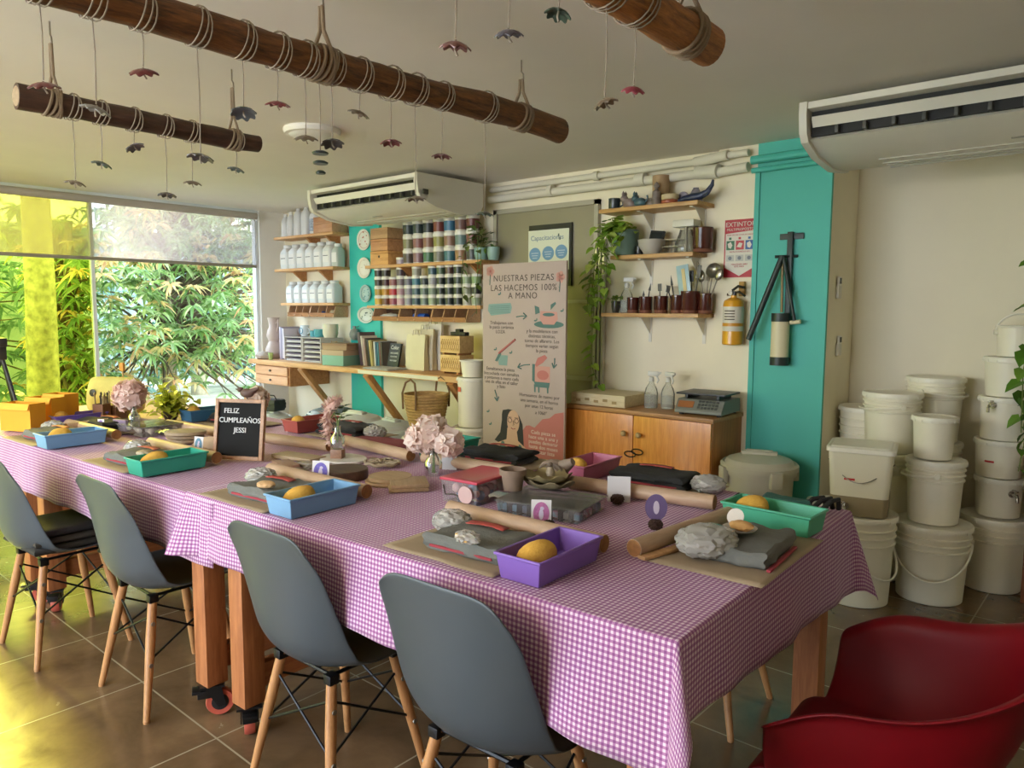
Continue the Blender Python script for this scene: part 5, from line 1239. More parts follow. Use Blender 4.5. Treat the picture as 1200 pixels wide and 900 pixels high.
bt('NUESTRAS PIEZAS', .0, bz(327), .060, sp=1.12); bt('LAS HACEMOS 100%', -.0, bz(338), .060, sp=1.1); bt('A MANO', 0, bz(347), .060, sp=1.12)
small = [('Trabajamos con', -.19, 377), ('la pasta cerámica', -.19, 382), ('LOZA', -.20, 387.5), ('y la modelamos con', .17, 385.5), ('distintas técnicas,', .17, 391), ('torno de alfarero. Los', .17, 396.5), ('tiempos varían según', .17, 402), ('la pieza', .17, 407.5),
         ('Esmaltamos la pieza', -.20, 431.5), ('bizcochada con esmaltes', -.19, 437), ('y pintamos a mano cada', -.19, 442), ('una de ellas en el taller', -.19, 447), ('y listo', -.19, 452), ('Horneamos de nuevo por', .15, 459), ('una semana, en el horno', .15, 465), ('por unas 12 horas', .15, 471), ('a 1060°', .17, 478)]
for s_, x, py in small: bt(s_, x, bz(py), .033, sp=1.0)
# drawings
b = MB(); flat(b, [(U(575)+.13*cos(a)*.0, 0) for a in ()] or [(U(575), bz(353.5)), (U(602), bz(352)), (U(603.5), bz(357)), (U(602), bz(364)), (U(578), bz(367)), (U(574), bz(361))], TB); b.build('clay_block_drawing', tealp, o, smooth=False)
b = MB(); [flat(b, [(U(577), bz(356+2*k)), (U(601), bz(355+2*k)), (U(601), bz(355.4+2*k)), (U(577), bz(356.4+2*k))], TB @ M.Translation((0, -.0008, 0))) for k in range(5)]; b.build('clay_hatching', tead, o, smooth=False)
def ell(cx, cz, rx, rz, n=20): return [(cx+rx*cos(2*pi*i/n), cz+rz*sin(2*pi*i/n)) for i in range(n)]
b = MB(); flat(b, ell(U(646), bz(376), .125, .025), TB); b.build('wheel_drawing', tead, o, smooth=False)
b = MB(); flat(b, [(U(637), bz(361)), (U(655), bz(362)), (U(656), bz(370)), (U(652), bz(376)), (U(640), bz(376)), (U(636), bz(370))], TB @ M.Translation((0, -.0008, 0))); b.build('pot_drawing', pinkp, o, smooth=False)
b = MB(); flat(b, ell(U(646), bz(365), .05, .012), TB @ M.Translation((0, -.0016, 0))); flat(b, [(U(630), bz(355)), (U(635), bz(357)), (U(636), bz(363)), (U(631), bz(365))], TB); flat(b, [(U(648), bz(354)), (U(653), bz(351)), (U(654), bz(353)), (U(648), bz(360))], TB); b.build('hands_drawing', tead, o, smooth=False)
def arrow(pts):
    b = MB(); b.tube([V((U(x), -.0102, bz(y))) for x, y in pts], .004, 6)
    p, q = V((U(pts[-1][0]), -.0102, bz(pts[-1][1]))), V((U(pts[-2][0]), -.0102, bz(pts[-2][1]))); d = (q-p).normalized()
    for a in (-.6, .6): b.tube([p, p+(M.Rotation(a, 3, 'Y') @ d)*.035], .004, 6)
    b.build('arrow', tead, o)
arrow([(609, 368), (615, 367), (621, 367)]); arrow([(653, 413), (653, 418), (652, 424)]); arrow([(625, 422), (618, 423), (611, 426)]); arrow([(583, 455), (585, 461), (586, 468)])
b = MB(); b.tube([V((U(588), -.0105, bz(411))), V((U(608), -.0105, bz(394)))], .008, 6); b.build('brush_drawing', rosep, o)
b = MB(); flat(b, [(U(583), bz(420)), (U(589), bz(409)), (U(591), bz(412)), (U(586), bz(421))], TB); b.build('brush_tip', tead, o, smooth=False)
b = MB(); flat(b, [(U(586), bz(413)), (U(599), bz(413)), (U(598), bz(425)), (U(588), bz(425))], TB @ M.Translation((0, .0003, 0))); b.build('cup_drawing', tealp, o, smooth=False)
b = MB(); flat(b, [(U(630), bz(423)), (U(648), bz(423)), (U(648), bz(440)), (U(644), bz(446)), (U(634), bz(446)), (U(630), bz(440))], TB); b.build('kiln_drawing', pinkp, o, smooth=False)
b = MB(); flat(b, [(U(628), bz(421)), (U(631), bz(421)), (U(631), bz(442)), (U(628), bz(440))], TB @ M.Translation((0, -.0008, 0))); [flat(b, [(U(x), bz(444)), (U(x+2), bz(444)), (U(x+2), bz(453)), (U(x+.5), bz(453))], TB @ M.Translation((0, -.0008, 0))) for x in (630, 634.5, 644.5)]; flat(b, [(U(630), bz(441)), (U(648), bz(441)), (U(647), bz(447)), (U(632), bz(447))], TB @ M.Translation((0, -.001, 0))); b.build('kiln_stand', tead, o, smooth=False)
b = MB(); flat(b, [(U(631), bz(422)), (U(634), bz(414)), (U(642), bz(410)), (U(645), bz(413)), (U(640), bz(419)), (U(633), bz(424))], TB @ M.Translation((0, -.001, 0))); flat(b, ell(U(640), bz(433), .05, .032), TB @ M.Translation((0, -.0008, 0))); b.build('kiln_lid', rosep, o, smooth=False)
b = MB(); flat(b, [(U(x), bz(y)) for x, y in ((604, 520), (621, 493), (625, 492), (631, 494), (636, 488), (640, 483), (648, 481), (654, 475), (663.5, 472.5), (663.5, 531), (604, 531))], TB @ M.Translation((0, .0004, 0))); b.build('rose_cloud', rosep, o, smooth=False)
for k, s_ in enumerate(('Cada pieza se', 'hace una a una y', 'puedes demorar', 'hasta dos meses', 'en estar lista')): bt(s_, U(641), bz(501+5.6*k), .036, whit)
hb = [(593, 478), (600, 476), (607, 477), (613, 483), (617, 492), (618, 505), (619, 522), (611, 520), (596, 521), (583, 515), (590, 505), (592, 490), (592, 483)]
b = MB(); flat(b, [(U(x), bz(y)) for x, y in hb][::-1], TB @ M.Translation((0, -.0008, 0))); b.build('woman_hair', hairp, o, smooth=False)
b = MB(); flat(b, ell(U(606), bz(490.5), .056, .083), TB @ M.Translation((0, -.0018, 0))); flat(b, [(U(599), bz(498)), (U(610), bz(499)), (U(612), bz(512)), (U(622), bz(520)), (U(625), bz(533)), (U(578), bz(533)), (U(582), bz(520)), (U(598), bz(512))], TB @ M.Translation((0, -.0016, 0))); b.build('woman_skin', skinp, o, smooth=False)
b = MB(); flat(b, [(U(592), bz(515)), (U(595), bz(515)), (U(598), bz(525)), (U(612), bz(525)), (U(613), bz(516)), (U(616), bz(517)), (U(622), bz(533)), (U(586), bz(533))], TB @ M.Translation((0, -.0024, 0))); b.build('woman_apron', tead, o, smooth=False)
b = MB()
for x in (602, 610): b.tube([V((U(x)+.018*cos(2*pi*i/14), -.0125, bz(489)+.016*sin(2*pi*i/14))) for i in range(14)], .0018, 5, closed=True); b.tube([V((U(x)-.015, -.0125, bz(485.5))), V((U(x)+.015, -.0125, bz(485.5)))], .002, 5)
b.tube([V((U(606), -.0125, bz(489))), V((U(607), -.0125, bz(494))), V((U(605.5), -.0125, bz(494.5)))], .0016, 5); b.build('woman_face_lines', ink, o)
b = MB(); b.tube([V((U(603.5), -.0125, bz(498))), V((U(606), -.0125, bz(499))), V((U(608.5), -.0125, bz(498)))], .003, 5); b.build('woman_lips', rosep, o)
for fxp, fyp in ((577, 315), (658, 324)):
    b = MB(); [flat(b, ell(U(fxp)+.022*cos(a), bz(fyp)+.022*sin(a), .018, .018, 10), TB) for a in (0, 1.26, 2.5, 3.77, 5.0)]; b.build('flower_print', pinkp, o, smooth=False)
    b = MB(); flat(b, ell(U(fxp), bz(fyp), .010, .010, 10), TB @ M.Translation((0, -.0008, 0))); b.build('flower_eye', rosep, o, smooth=False)
    b = MB(); b.tube([V((U(fxp), -.0102, bz(fyp+4))), V((U(fxp-.7), -.0102, bz(fyp+16)))], .003, 5); flat(b, [(U(fxp), bz(fyp+13)), (U(fxp-2.5), bz(fyp+9)), (U(fxp-1), bz(fyp+12))], TB); b.build('flower_stem', tead, o)
b = MB()
for x, y in ((588, 342), (574, 482), (577, 497), (631, 372), (660, 361), (583, 407), (602, 410)): flat(b, ell(U(x), bz(y), .012, .006, 8), TB); flat(b, ell(U(x)+.012, bz(y)+.008, .005, .010, 8), TB)
b.build('small_motifs', tead, o, smooth=False)['kind'] = 'stuff'
# ------------------------------------------------------------------ sign on the metal door
p = ay(645, 293, BY-.03); o = thing('door_sign', 'blue and white lettered sign with three blue ovals on the metal door', 'sign', (p.x, BY-.04, p.z))
sw, sh = .385, .30
MB().box((0, .006, -.04), (sw+.02, .010, sh+.16)).build('backing', mat('sign_black', '1b1a18', .5), o, smooth=False)
MB().box((-.008, -.003, 0), (sw, .008, sh)).build('sign_face', mat('sign_face', 'd9dcc8', .6), o, smooth=False)
TS = M.Translation((0, -.0078, 0))
text('sign_lettering', 'Capacitaciones', .052, mat('sign_blue_ink', '6f87a0', .6), o, TS @ M.Translation((-.02, 0, .075)) @ FACE_Y, ext=.0004)
for k, x in enumerate((-.135, -.008, .115)):
    b = MB(); flat(b, ell(x, -.03+.006*k, .056, .052), TS); b.build('blue_oval', mat('sign_oval', '7099bd', .6), o, smooth=False)
    b = MB(); [b.box((x, -.0088, -.02-.018*q+.006*k), (.07-.012*q, .0006, .006)) for q in range(3)]; b.build('oval_lines', mat('sign_line', 'b9cbdc', .6), o, smooth=False)
b = MB(); b.box((.09, -.0085, .105), (.012, .0008, .02)); b.box((.102, -.0085, .08), (.012, .0008, .02)); b.build('sign_mark', mat('sign_mark', '4a5a5a', .6), o, smooth=False)
# ------------------------------------------------------------------ extinguisher sign
p = ay(868, 291, BY-.035); o = thing('extinguisher_sign', 'red and white EXTINTOR sign on the wall beside the teal column', 'sign', (p.x-.005, BY-.0335, p.z))
ew, eh = .205, .355
sred = mat('sign_red', 'b01c2c', .5); swh = mat('sign_white', 'd5d0c2', .5)
MB().box((0, 0, 0), (ew, .006, eh)).build('sign_board', sred, o, smooth=False)
TE = M.Translation((0, -.0034, 0)); b = MB()
flat(b, [(-ew/2+.008, eh/2-.085), (ew/2-.008, eh/2-.070), (ew/2-.008, -eh/2+.06), (0, -eh/2+.008), (-ew/2+.008, -eh/2+.06)], TE); b.build('sign_field', swh, o, smooth=False)
TE2 = M.Translation((0, -.0046, 0))
text('sign_lettering', 'EXTINTOR', .040, swh, o, TE2 @ M.Translation((0, 0, eh/2-.043)) @ FACE_Y, ext=.0004); text('sign_lettering', 'MULTIPROPÓSITO', .0215, swh, o, TE2 @ M.Translation((0, 0, eh/2-.068)) @ FACE_Y, ext=.0004)
text('sign_small_lettering', 'PARA USO EN CLASES DE FUEGO', .0115, sred, o, TE2 @ M.Translation((0, 0, eh/2-.098)) @ FACE_Y, ext=.0004)
for k, (x, cc) in enumerate(((-.062, '2f6a4c'), (0, 'b5303c'), (.062, '2f5a98'))):
    sc_ = mat('picto_'+cc, cc, .5); b = MB(); flat(b, [(x-.026, .048), (x+.026, .048), (x+.026, -.008), (x-.026, -.008)], TE2); b.build('pictogram', sc_, o, smooth=False)
    b = MB(); flat(b, [(x-.018, .03), (x+.002, .042), (x+.014, .02), (x+.004, .0), (x-.012, .006)] if k != 1 else [(x-.02, .01), (x-.004, .036), (x+.018, .03), (x+.008, .004)], TE2 @ M.Translation((0, -.0008, 0))); b.build('pictogram_figure', swh, o, smooth=False)
    b = MB(); flat(b, [(x-.010, .069), (x+.006, .069), (x+.006, .055), (x-.010, .055)], TE2); b.build('class_mark', sc_, o, smooth=False)
    b = MB(); flat(b, [(x-.026, -.04), (x+.026, -.04), (x+.026, -.078), (x-.026, -.078)], TE2); b.build('grey_panel', mat('picto_grey', 'b5b4ad', .5), o, smooth=False); b = MB(); flat(b, ell(x, -.059, .012, .012, 12), TE2 @ M.Translation((0, -.0008, 0))); b.build('grey_figure', mat('picto_dk', '6f7480', .5), o, smooth=False)
text('sign_small_lettering', 'INSTRUCCIONES DE USO', .0115, sred, o, TE2 @ M.Translation((0, 0, -.024)) @ FACE_Y, ext=.0004); text('sign_small_lettering', 'MANTENER LIBRE\nESTE ÁREA', .0135, sred, o, TE2 @ M.Translation((0, 0, -.102)) @ FACE_Y, ext=.0004)
# fire extinguisher
p = ay(858, 404, BY-.10); o = thing('fire_extinguisher', 'yellow fire extinguisher with white label hanging below the EXTINTOR sign', 'fire extinguisher', (p.x, BY-.10, p.z))
MB().lathe([(.056, 0), (.062, .006), (.062, .25), (.056, .272), (.03, .288), (.018, .292), (.018, .305)], 32).build('cylinder', mat('ext_yellow', 'd99a1c', .3, coat=.3), o)
MB().lathe([(.0626, .085), (.0626, .235)], 32, cap=False).build('label', mat('ext_label', 'd5cfbf', .5), o)
MB().lathe([(.0630, .115), (.0630, .135)], 32, cap=False).build('label_band', mat('ext_band', 'c98a20', .4), o)
b = MB()
for q in range(4): b.grid(lambda u, v: V((.0634*cos(-2.1+1.1*u), .0634*sin(-2.1+1.1*u), .205-.017*q+.007*v)), 8, 1)
b.build('label_lines', mat('ext_ink', '4a3a30', .6), o)
b = MB(); b.box((.0, 0, .315), (.026, .03, .03), bev=.004); b.tube([(-.01, 0, .335), (.03, -.01, .36), (.075, -.02, .35)], .008, 8); b.tube([(.0, 0, .32), (.04, -.012, .325), (.08, -.022, .30)], .007, 8); b.tube([(0, -.0, .31), (-.04, -.01, .31)], .008, 8); b.build('valve', mat('ext_black', '25241f', .4), o)
MB().lathe([(.014, 0), (.014, .012), (0, .013)], 14, T=M.Translation((-.012, -.016, .318)) @ M.Rotation(R(90), 4, 'X')).build('gauge', mat('gauge', 'b9b4a4', .3), o)
MB().box((.03, .05, .345), (.035, .025, .09), bev=.004).build('wall_bracket', mat('bracket_ochre', 'a9803c', .6), o)
# clay extruder on the teal column
p0 = ay(927, 276, BY-.07); o = thing('clay_extruder', 'wall mounted clay extruder with cream cylinder and dark lever on the teal column', 'extruder', (p0.x, BY-.046, 0))
dg = mat('extruder_green', '2b3633', .45, .2); cr_ = mat('extruder_cream', 'd2c8a4', .45)
E_ = lambda px, py, dy=.08: ay(px, py, BY-dy)-V((p0.x, BY-.046, 0))
MB().box(E_(928, 277, .052), (.14, .012, .035), bev=.002).build('mount_plate', dg, o)
MB().box((E_(925, 322, .06)), (.032, .03, .5), bev=.003).build('post', dg, o)
MB().cyl(E_(917, 300, .10), E_(877, 398, .14), .017, n=14).build('lever', dg, o)
MB().cyl(E_(918, 300, .10), E_(931, 376, .10), .010, n=12).build('link_arm', dg, o)
MB().cyl(E_(917, 306, .09), E_(916, 366, .09), .008, n=10).build('piston_rod', mat('rod_bronze', '8a7a5a', .4, .6), o)
MB().cyl(E_(908, 301, .10), E_(935, 300, .05), .009, n=10).build('pivot', dg, o)
q0, q1 = E_(914, 367, .10), E_(914, 428, .10); q1.x = q0.x = (q0.x+q1.x)/2
MB().lathe([(.052, q1.z+.05), (.052, q0.z-.05)], 28, c=(q0.x, q0.y, 0)).build('cylinder', cr_, o)
MB().lathe([(.054, q0.z-.05), (.054, q0.z), (0, q0.z)], 28, c=(q0.x, q0.y, 0)).build('top_collar', dg, o); MB().lathe([(.054, q1.z), (.054, q1.z+.05), (.03, q1.z+.05)], 28, c=(q0.x, q0.y, 0)).build('bottom_collar', dg, o)
MB().box((q0.x, -.01, q0.z-.03), (.09, .05, .03), bev=.003).build('clamp', dg, o); MB().box((q0.x, -.01, q1.z+.03), (.09, .05, .03), bev=.003).build('clamp', dg, o)
MB().cyl(E_(926, 378, .10), E_(938, 377, .10), .012, n=12).build('lever_grip', cr_, o)
# wooden stand with a trailing plant at the right edge
p = V((-.42, 4.56, 0)); o = thing('wooden_stand', 'reddish brown wooden stand at the right edge of the picture', 'stand', (p.x+.12, p.y+.15, 0))
ws = wood('stand_wood', '6b3a22', '8f5636', 5, (8, 8, .8))
for sx in (-1, 1):
    for sy in (-1, 1): MB().box((sx*.13, sy*.13, .33), (.05, .05, .66), bev=.003).build('leg', ws, o)
MB().box((0, 0, .675), (.34, .34, .03), bev=.003).build('stand_top', ws, o)
o2 = thing('potted_vine', 'leafy green vine in a pale pot on the brown stand at the right edge', 'plant', (p.x+.12, p.y+.15, .6905)); pot(o2, .11, .20, mat('pot_cream', 'b9b09a', .5))
MB().cyl((0, 0, .16), (0, 0, .95), .018, .014, n=10).build('moss_pole', mat('moss_pole', '6b5a40', .95, bump=.5), o2)
vine(o2, [[(-.02, 0, .2), (-.05, -.04, .5), (-.03, .0, .8), (-.11, -.10, 1.0), (-.19, -.16, .85), (-.21, -.18, .5), (-.20, -.18, .2)], [(.0, -.02, .2), (-.08, -.08, .4), (-.17, -.15, .3), (-.20, -.18, .0)], [(.02, 0, .2), (.04, -.03, .6), (-.06, -.05, .9), (-.17, -.14, 1.10), (-.22, -.18, 1.0)]], 13, .085, .06, leafmat('edge_vine', ['3f5f20', '5c8a2a', '7aa03c', '2f4f1c'], .3), 16, (0, 0, .55), (.10, .10, .4))
# ------------------------------------------------------------------ place settings on the cloth
T0 = TZ+.0004; KS = .9014      # the tabletop things are a little smaller than first drawn
before8 = set(COL.objects); KEEP = set()
kraft = mat('kraft_paper', 'a08d74', .85, var=.06, nscale=10, bump=.3, bscale=14)
pinw = wood('pin_wood', 'a88a70', 'c6a88c', 4, (1, 6, 6), .5)
aprm = mat('apron_grey', '6c6d68', .95, var=.08, nscale=30, bump=.3, bscale=120); aprd = mat('apron_dark', '2e2f30', .95, bump=.3, bscale=120); aprr = mat('apron_red', '9c3a44', .9)
spongem = mat('sponge_yellow', 'd3a243', .9, var=.08, nscale=40, bump=.6, bscale=160)
claym = mat('clay_grey', '7f766a', .8, var=.1, nscale=20); wrap = clear('plastic_wrap', (.97, .97, .97), .35, .12, 'f2efe8', .36)
pinec = mat('pinecone', '3d2519', .8, var=.2, nscale=60)
def at(px, py): p = az(px, py, TZ); return p.x, p.y
def mat_(label, cx, cy, w_, d, rz, seed):
    b = MB(); b.grid(lambda u, v: V(((u-.5)*w_+.006*noise.noise(V((v*3, seed, 0))), (v-.5)*d+.006*noise.noise(V((u*3, seed, 5))), .0022+.0016*noise.noise(V((u*5, v*5, seed))))), 16, 12)
    o = b.build('kraft_mat', kraft, None, solid=.0008); o.location = (cx, cy, T0+.0012); o.rotation_euler = (0, 0, rz); return tag(o, label, 'place mat')
def pin(label, a, b_, r=.026, z=None):
    r *= KS
    z = T0+.0055 if z is None else z
    a, b_ = V((a[0], a[1], 0)), V((b_[0], b_[1], 0)); d = b_-a; L = d.length
    o = thing('rolling_pin', label, 'rolling pin', ((a.x+b_.x)/2, (a.y+b_.y)/2, z+r), math.atan2(d.y, d.x))
    MB().cyl((-L/2, 0, 0), (L/2, 0, 0), r, n=28).build('pin_body', pinw, o)
    for s in (-1, 1): MB().lathe([(r*.93, 0), (r*.93, .0012), (0, .0014)], 24, T=M.Translation((s*L/2, 0, 0)) @ M.Rotation(s*R(90), 4, 'Y')).build('end_grain', mat('end_grain', '8f6236', .7, var=.2, nscale=60), o)
    KEEP.add(o); return o
def tray(label, cx, cy, rz, c, w_=.15, d=.30, h=.072):
    o = thing('planter_tray', label, 'tray', (cx, cy, T0+.0012), rz); m = mat('tray_'+c, c, .42, var=.02)
    q = lambda k, z: [(x*w_/2*k if abs(k) else 0, y*(d/2-(1-k)*w_/2), z) for x, y in ((1, 1), (-1, 1), (-1, -1), (1, -1))]
    b = MB(); rings = []
    for k, z in ((.84, 0), (.96, h-.008), (1.03, h-.008), (1.03, h), (.93, h), (.82, .005)): rings.append([(x*k*w_/2, y*(d/2-(1-k)*w_/2), z) for x, y in ((1, 1), (-1, 1), (-1, -1), (1, -1))])
    loft(b, rings); b.build('tray_body', m, o, bevel=.0025, sharp=30); return o
def sponge(label, cx, cy, z, rz, seed, s=1.):
    o = MB().ball((0, 0, 0), (.060*s, .041*s, .044*s), 3, amp=.06, fr=1.6, seed=seed, flat=-.020).build('sponge', spongem, None); o.location = (cx, cy, z+.040); o.rotation_euler = (R(24), R(-22), rz); return tag(o, label, 'sponge')
def apron(label, cx, cy, rz, w_, d, h, seed, dark=False, red=True, z=.0052):
    o = thing('folded_apron', label, 'apron', (cx, cy, T0+z), rz)
    fold_slab(MB(), w_, d, h*.95, seed, amp=.019 if dark else .017, layers=2 if dark else 1).build('apron_cloth', aprd if dark else aprm, o)
    if red:
        b = MB(); b.grid(lambda u, v: V((-.01+(u-.5)*.14, d*.18+.02*cos((u-.5)*2.4)+(v-.5)*.035, h*.95+.011+.002*noise.noise(V((u*4, v*4, seed))))), 10, 3); b.build('apron_label', mat('label_red', 'a8443c', .6, var=.3, nscale=30), o, solid=.002)
        MB().box((.0, -d*.49, h*.30), (w_*.82, .010, .008), bev=.003).build('red_edge', aprr, o)
    return o
def claypack(label, cx, cy, rz, seed, s=1., z=.0055):
    o = thing('clay_pack', label, 'clay', (cx, cy, T0+z), rz)
    MB().ball((0, 0, .038*s), (.062*s, .05*s, .036*s), 3, amp=.10, fr=2, seed=seed, flat=-.035*s).build('clay_lump', claym, o)
    t = MB(); t.ball((0, 0, .041*s), (.078*s, .062*s, .043*s), 4, amp=.16, fr=5.5, seed=seed+3, flat=-.0402*s)
    t.build('plastic_wrap', wrap, o, sharp=28); return o
def pine(label, cx, cy, rz, r=.018):
    b = MB(); b.ball((0, 0, r*.85), (r, r, r*.85), 2)
    for k in range(5):
        for i in range(9):
            a = 2*pi*(i+.5*(k % 2))/9; e = -.9+.42*k; q = V((cos(a)*cos(e), sin(a)*cos(e), sin(e)))
            b.ball((q.x*r, q.y*r, r*.85+q.z*r*.8), (r*.26, r*.26, r*.16), 1)
    o = b.build('pinecone', pinec, None); o.location = (cx, cy, T0+.0025); o.rotation_euler = (0, 0, rz); return tag(o, label, 'pinecone')
def namecard(label, cx, cy, face, c, w_=.062, h=.078, lean=8, z=.002, back=False):
    """face: angle in degrees the printed side looks toward"""
    o = thing('name_card', label, 'card', (cx, cy, T0+z), R(face+90))
    T = M.Rotation(R(-lean), 4, 'X')
    MB().box((0, 0, h/2), (w_, .0012, h), T=T).build('card_paper', mat('card_white', 'd8d4d4', .6), o, smooth=False)
    if not back:
        b = MB(); flat(b, ell(0, h*.5, w_*.40, h*.42, 24), T @ M.Translation((0, -.0016, 0))); b.build('card_oval', mat('oval_'+c, c, .6, var=.25, nscale=90), o, smooth=False)
        b = MB(); flat(b, ell(0, h*.46, w_*.12, h*.20, 12), T @ M.Translation((0, -.0026, 0))); flat(b, ell(w_*.04, h*.68, w_*.10, h*.07, 10), T @ M.Translation((0, -.0026, 0))); b.build('card_figure', mat('card_fig', 'cfc4d8', .6), o, smooth=False)
    return o
RT = R(2.5)
def near(nm, tx, ty, tc, oc, seed, dark=False, cardpx=None, clay=True, pinlab=True):
    tray(f'{tc[0]} planter tray {nm}', tx, ty, RT, tc[1])
    sponge(f'yellow sponge in the {tc[0]} tray {nm}', tx-.005*KS, ty-.055*KS, T0+.008, R(60), seed)
    mat_(f'brown kraft mat beside the {tc[0]} tray {nm}', tx-.29*KS, ty-.005*KS, .43, .33, RT, seed)
    apron(f'grey folded apron with red edge left of the {tc[0]} tray', tx-.255*KS, ty-.005*KS, RT+R(3), .28, .20, .048, seed)
    claypack(f'plastic wrapped clay on the mat left of the {tc[0]} tray', tx-.44*KS, ty+.055*KS, R(20), seed+2, .85)
    pin(f'rolling pin behind the grey apron by the {tc[0]} tray', (tx-.575*KS, ty+.178*KS), (tx+.04*KS, ty+.205*KS), .027, T0+.004)
near('in front of the nearest long side', -1.102, 1.420, ('purple', '8360b4'), '', 11)
near('in front of the second chair', -2.015, 1.357, ('blue', '74a0c6'), '', 23)
near('left of the letter board', -2.925, 1.303, ('green', '2fa08a'), '', 37)
near('at the far left table edge', -3.808, 1.257, ('sky blue', '74a2ca'), '', 41)
# little pasta bag on the near apron, shell-like bits on the third
for k, (px, py, lb) in enumerate(((548, 632, 'small clear bag of golden pasta shells on the nearest grey apron'), (312, 568, 'pale orange shell lying on the second grey apron'), (170, 531, 'pale round shell lying on the apron by the green tray'))):
    p = az(px, py, T0+.062); o = thing('pasta_bag' if k == 0 else 'sea_shell', lb, 'bag' if k == 0 else 'shell', (p.x, p.y, T0+.058), R(30*k))
    b = MB(); rr = random.Random(k)
    if k == 0:
        for q in range(14): b.ball((rr.gauss(0, .014), rr.gauss(0, .011), .008+rr.random()*.016), (.010, .006, .005), 1)
        b.build('pasta', mat('pasta_gold', 'c9a05a', .5), o); MB().ball((0, 0, .016), (.040, .030, .018), 3, amp=.4, fr=4, seed=2, flat=-.0155).build('clear_bag', wrap, o, sharp=12)
    else: b.ball((0, 0, .012), (.036, .026, .014), 3, amp=.2, fr=3, seed=k+5, flat=-.0118); b.build('shell_body', mat('shell_c%d' % k, ('', 'c9a274', 'a8987c')[k], .6, var=.2, nscale=40), o)
namecard('white card with pink oval print before the clear bead organiser', *at(634, 618), -55, 'b0689a', .066, .088, 6)
pine('dark pinecone beside the pink oval card', at(643, 621)[0], at(643, 621)[1], 0)
namecard('white card with purple oval print beside the dark round block', *at(375, 566), -60, '6a5ab4', .075, .088, 10)
namecard('small card with teal-blue oval print behind the green tray', *at(232, 532), -70, '5c86a0', .055, .082, 8)
# setting at the short end, facing the red chair
tray('sea green planter tray at the back corner by the red chair side', -.834, 2.154, R(88), '4fae8c')
sponge('yellow sponge in the sea green tray by the back corner', -.901, 2.150, T0+.010, R(10), 61)
mat_('brown kraft mat at the short table end in front of the red armchair', -.811, 1.866, .33, .52, R(2), 62)
apron('grey folded apron with red edge on the mat by the red armchair', -.789, 1.866, R(95), .30, .20, .05, 63, red=False)
MB
b = MB(); b.box((0, 0, .004), (.012, .26, .008), bev=.003); o = b.build('red_edge_cloth', aprr, None); o.location = (-.690, 1.857, T0+.006); o.rotation_euler = (0, 0, R(5)); tag(o, 'thin red cloth strip under the apron edge facing the red armchair', 'cloth')
p = at(828, 665); claypack('clear plastic bag of reddish clay beside the apron at the short end', p[0]-.03, p[1]+.06, R(50), 66, 1.15)
pin('long rolling pin at the short end, its cut end facing the viewer', (-.987, 1.623), (-.942, 2.127), .026)
o = MB().box((0, 0, .006), (.03, .17, .011), bev=.004).build('wooden_rib', wood('rib_wood', 'a67c50', 'c49c70', 5), None); o.location = (*at(775, 652), T0+.0055); o.rotation_euler = (0, 0, R(-12)); tag(o, 'small flat wooden stick beside the long rolling pin at the short end', 'stick')
o = thing('white_dish', 'little white dish on the apron at the short end', 'dish', (-.807, 1.857, T0+.0625), R(20)); MB().lathe([(.02, 0), (.045, .008), (.05, .014), (.044, .010), (.02, .004), (0, .004)], 28).build('dish_body', mat('dish_white', 'd3cec4', .3), o)
o = MB().ball((0, 0, .014), (.036, .022, .015), 3, amp=.2, fr=3, seed=8, flat=-.0135).build('natural_sponge', mat('nat_sponge', 'c79a62', .9, bump=.5, bscale=140), None); o.location = (-.802, 1.857, T0+.0675); tag(o, 'tan natural sponge piece in the little white dish', 'sponge')
o = MB().lathe([(0, .0), (.026, .0), (.026, .003), (0, .003)], 20, T=M.Rotation(R(65), 4, 'X')).build('paper_disc', mat('disc_pale', 'cfc6bc', .6), None); o.location = (-.829, 1.879, T0+.097); tag(o, 'small pale round tag standing behind the tan sponge', 'tag')
p = at(768, 622); pine('dark pinecone holding the round purple card', p[0], p[1], 0, .021)
o = thing('round_card', 'round purple card standing upright on a pinecone', 'card', (p[0]-.005, p[1]+.012, T0+.030), R(40)); T = M.Rotation(R(-6), 4, 'X')
MB().lathe([(0, -.0008), (.036, -.0008), (.036, .0008), (0, .0008)], 28, T=T @ M.Translation((0, 0, .042)) @ M.Rotation(R(90), 4, 'X') @ M.Scale(1.2, 4, (0, 1, 0))).build('card_disc', mat('disc_purple', '6b5a86', .6), o, smooth=False)
b = MB(); flat(b, ell(0, .042, .010, .022, 12), T @ M.Translation((0, -.0022, 0))); b.build('card_figure', mat('card_fig', ''), o, smooth=False)
# far row
def far(nm, tx, ty, tc, seed, dark=True, pina=None, pinb=None, apx=None, card=True, clay=True, apw=.32):
    tray(f'{tc[0]} planter tray {nm}', tx, ty, RT, tc[1])
    sponge(f'yellow sponge in the {tc[0]} tray {nm}', tx-.0*KS, ty-.085*KS, T0+.008, R(-30), seed)
    mat_(f'brown kraft mat beside the {tc[0]} tray {nm}', tx+.33*KS, ty+.04*KS, .44, .33, RT, seed)
    apron(f'dark folded apron right of the {tc[0]} tray', tx+.30*KS, ty+.04*KS, RT+R(4), apw, .19, .058, seed, dark)
    if clay: claypack(f'wrapped clay right of the dark apron by the {tc[0]} tray', tx+.53*KS, ty+.05*KS, R(20), seed+2, .85)
    if pina: pin(f'rolling pin before the dark apron by the {tc[0]} tray', pina, pinb, .027, T0+.004)
far('in front of the cabinet', -1.636, 2.344, ('pink', 'bb6a84'), 71, True, (-1.550, 2.114), (-1.041, 2.195))
far('before the standing banner', -2.344, 2.281, ('emerald', '1f8f78'), 72, True, (-2.272, 2.069), (-1.821, 2.105), clay=False)
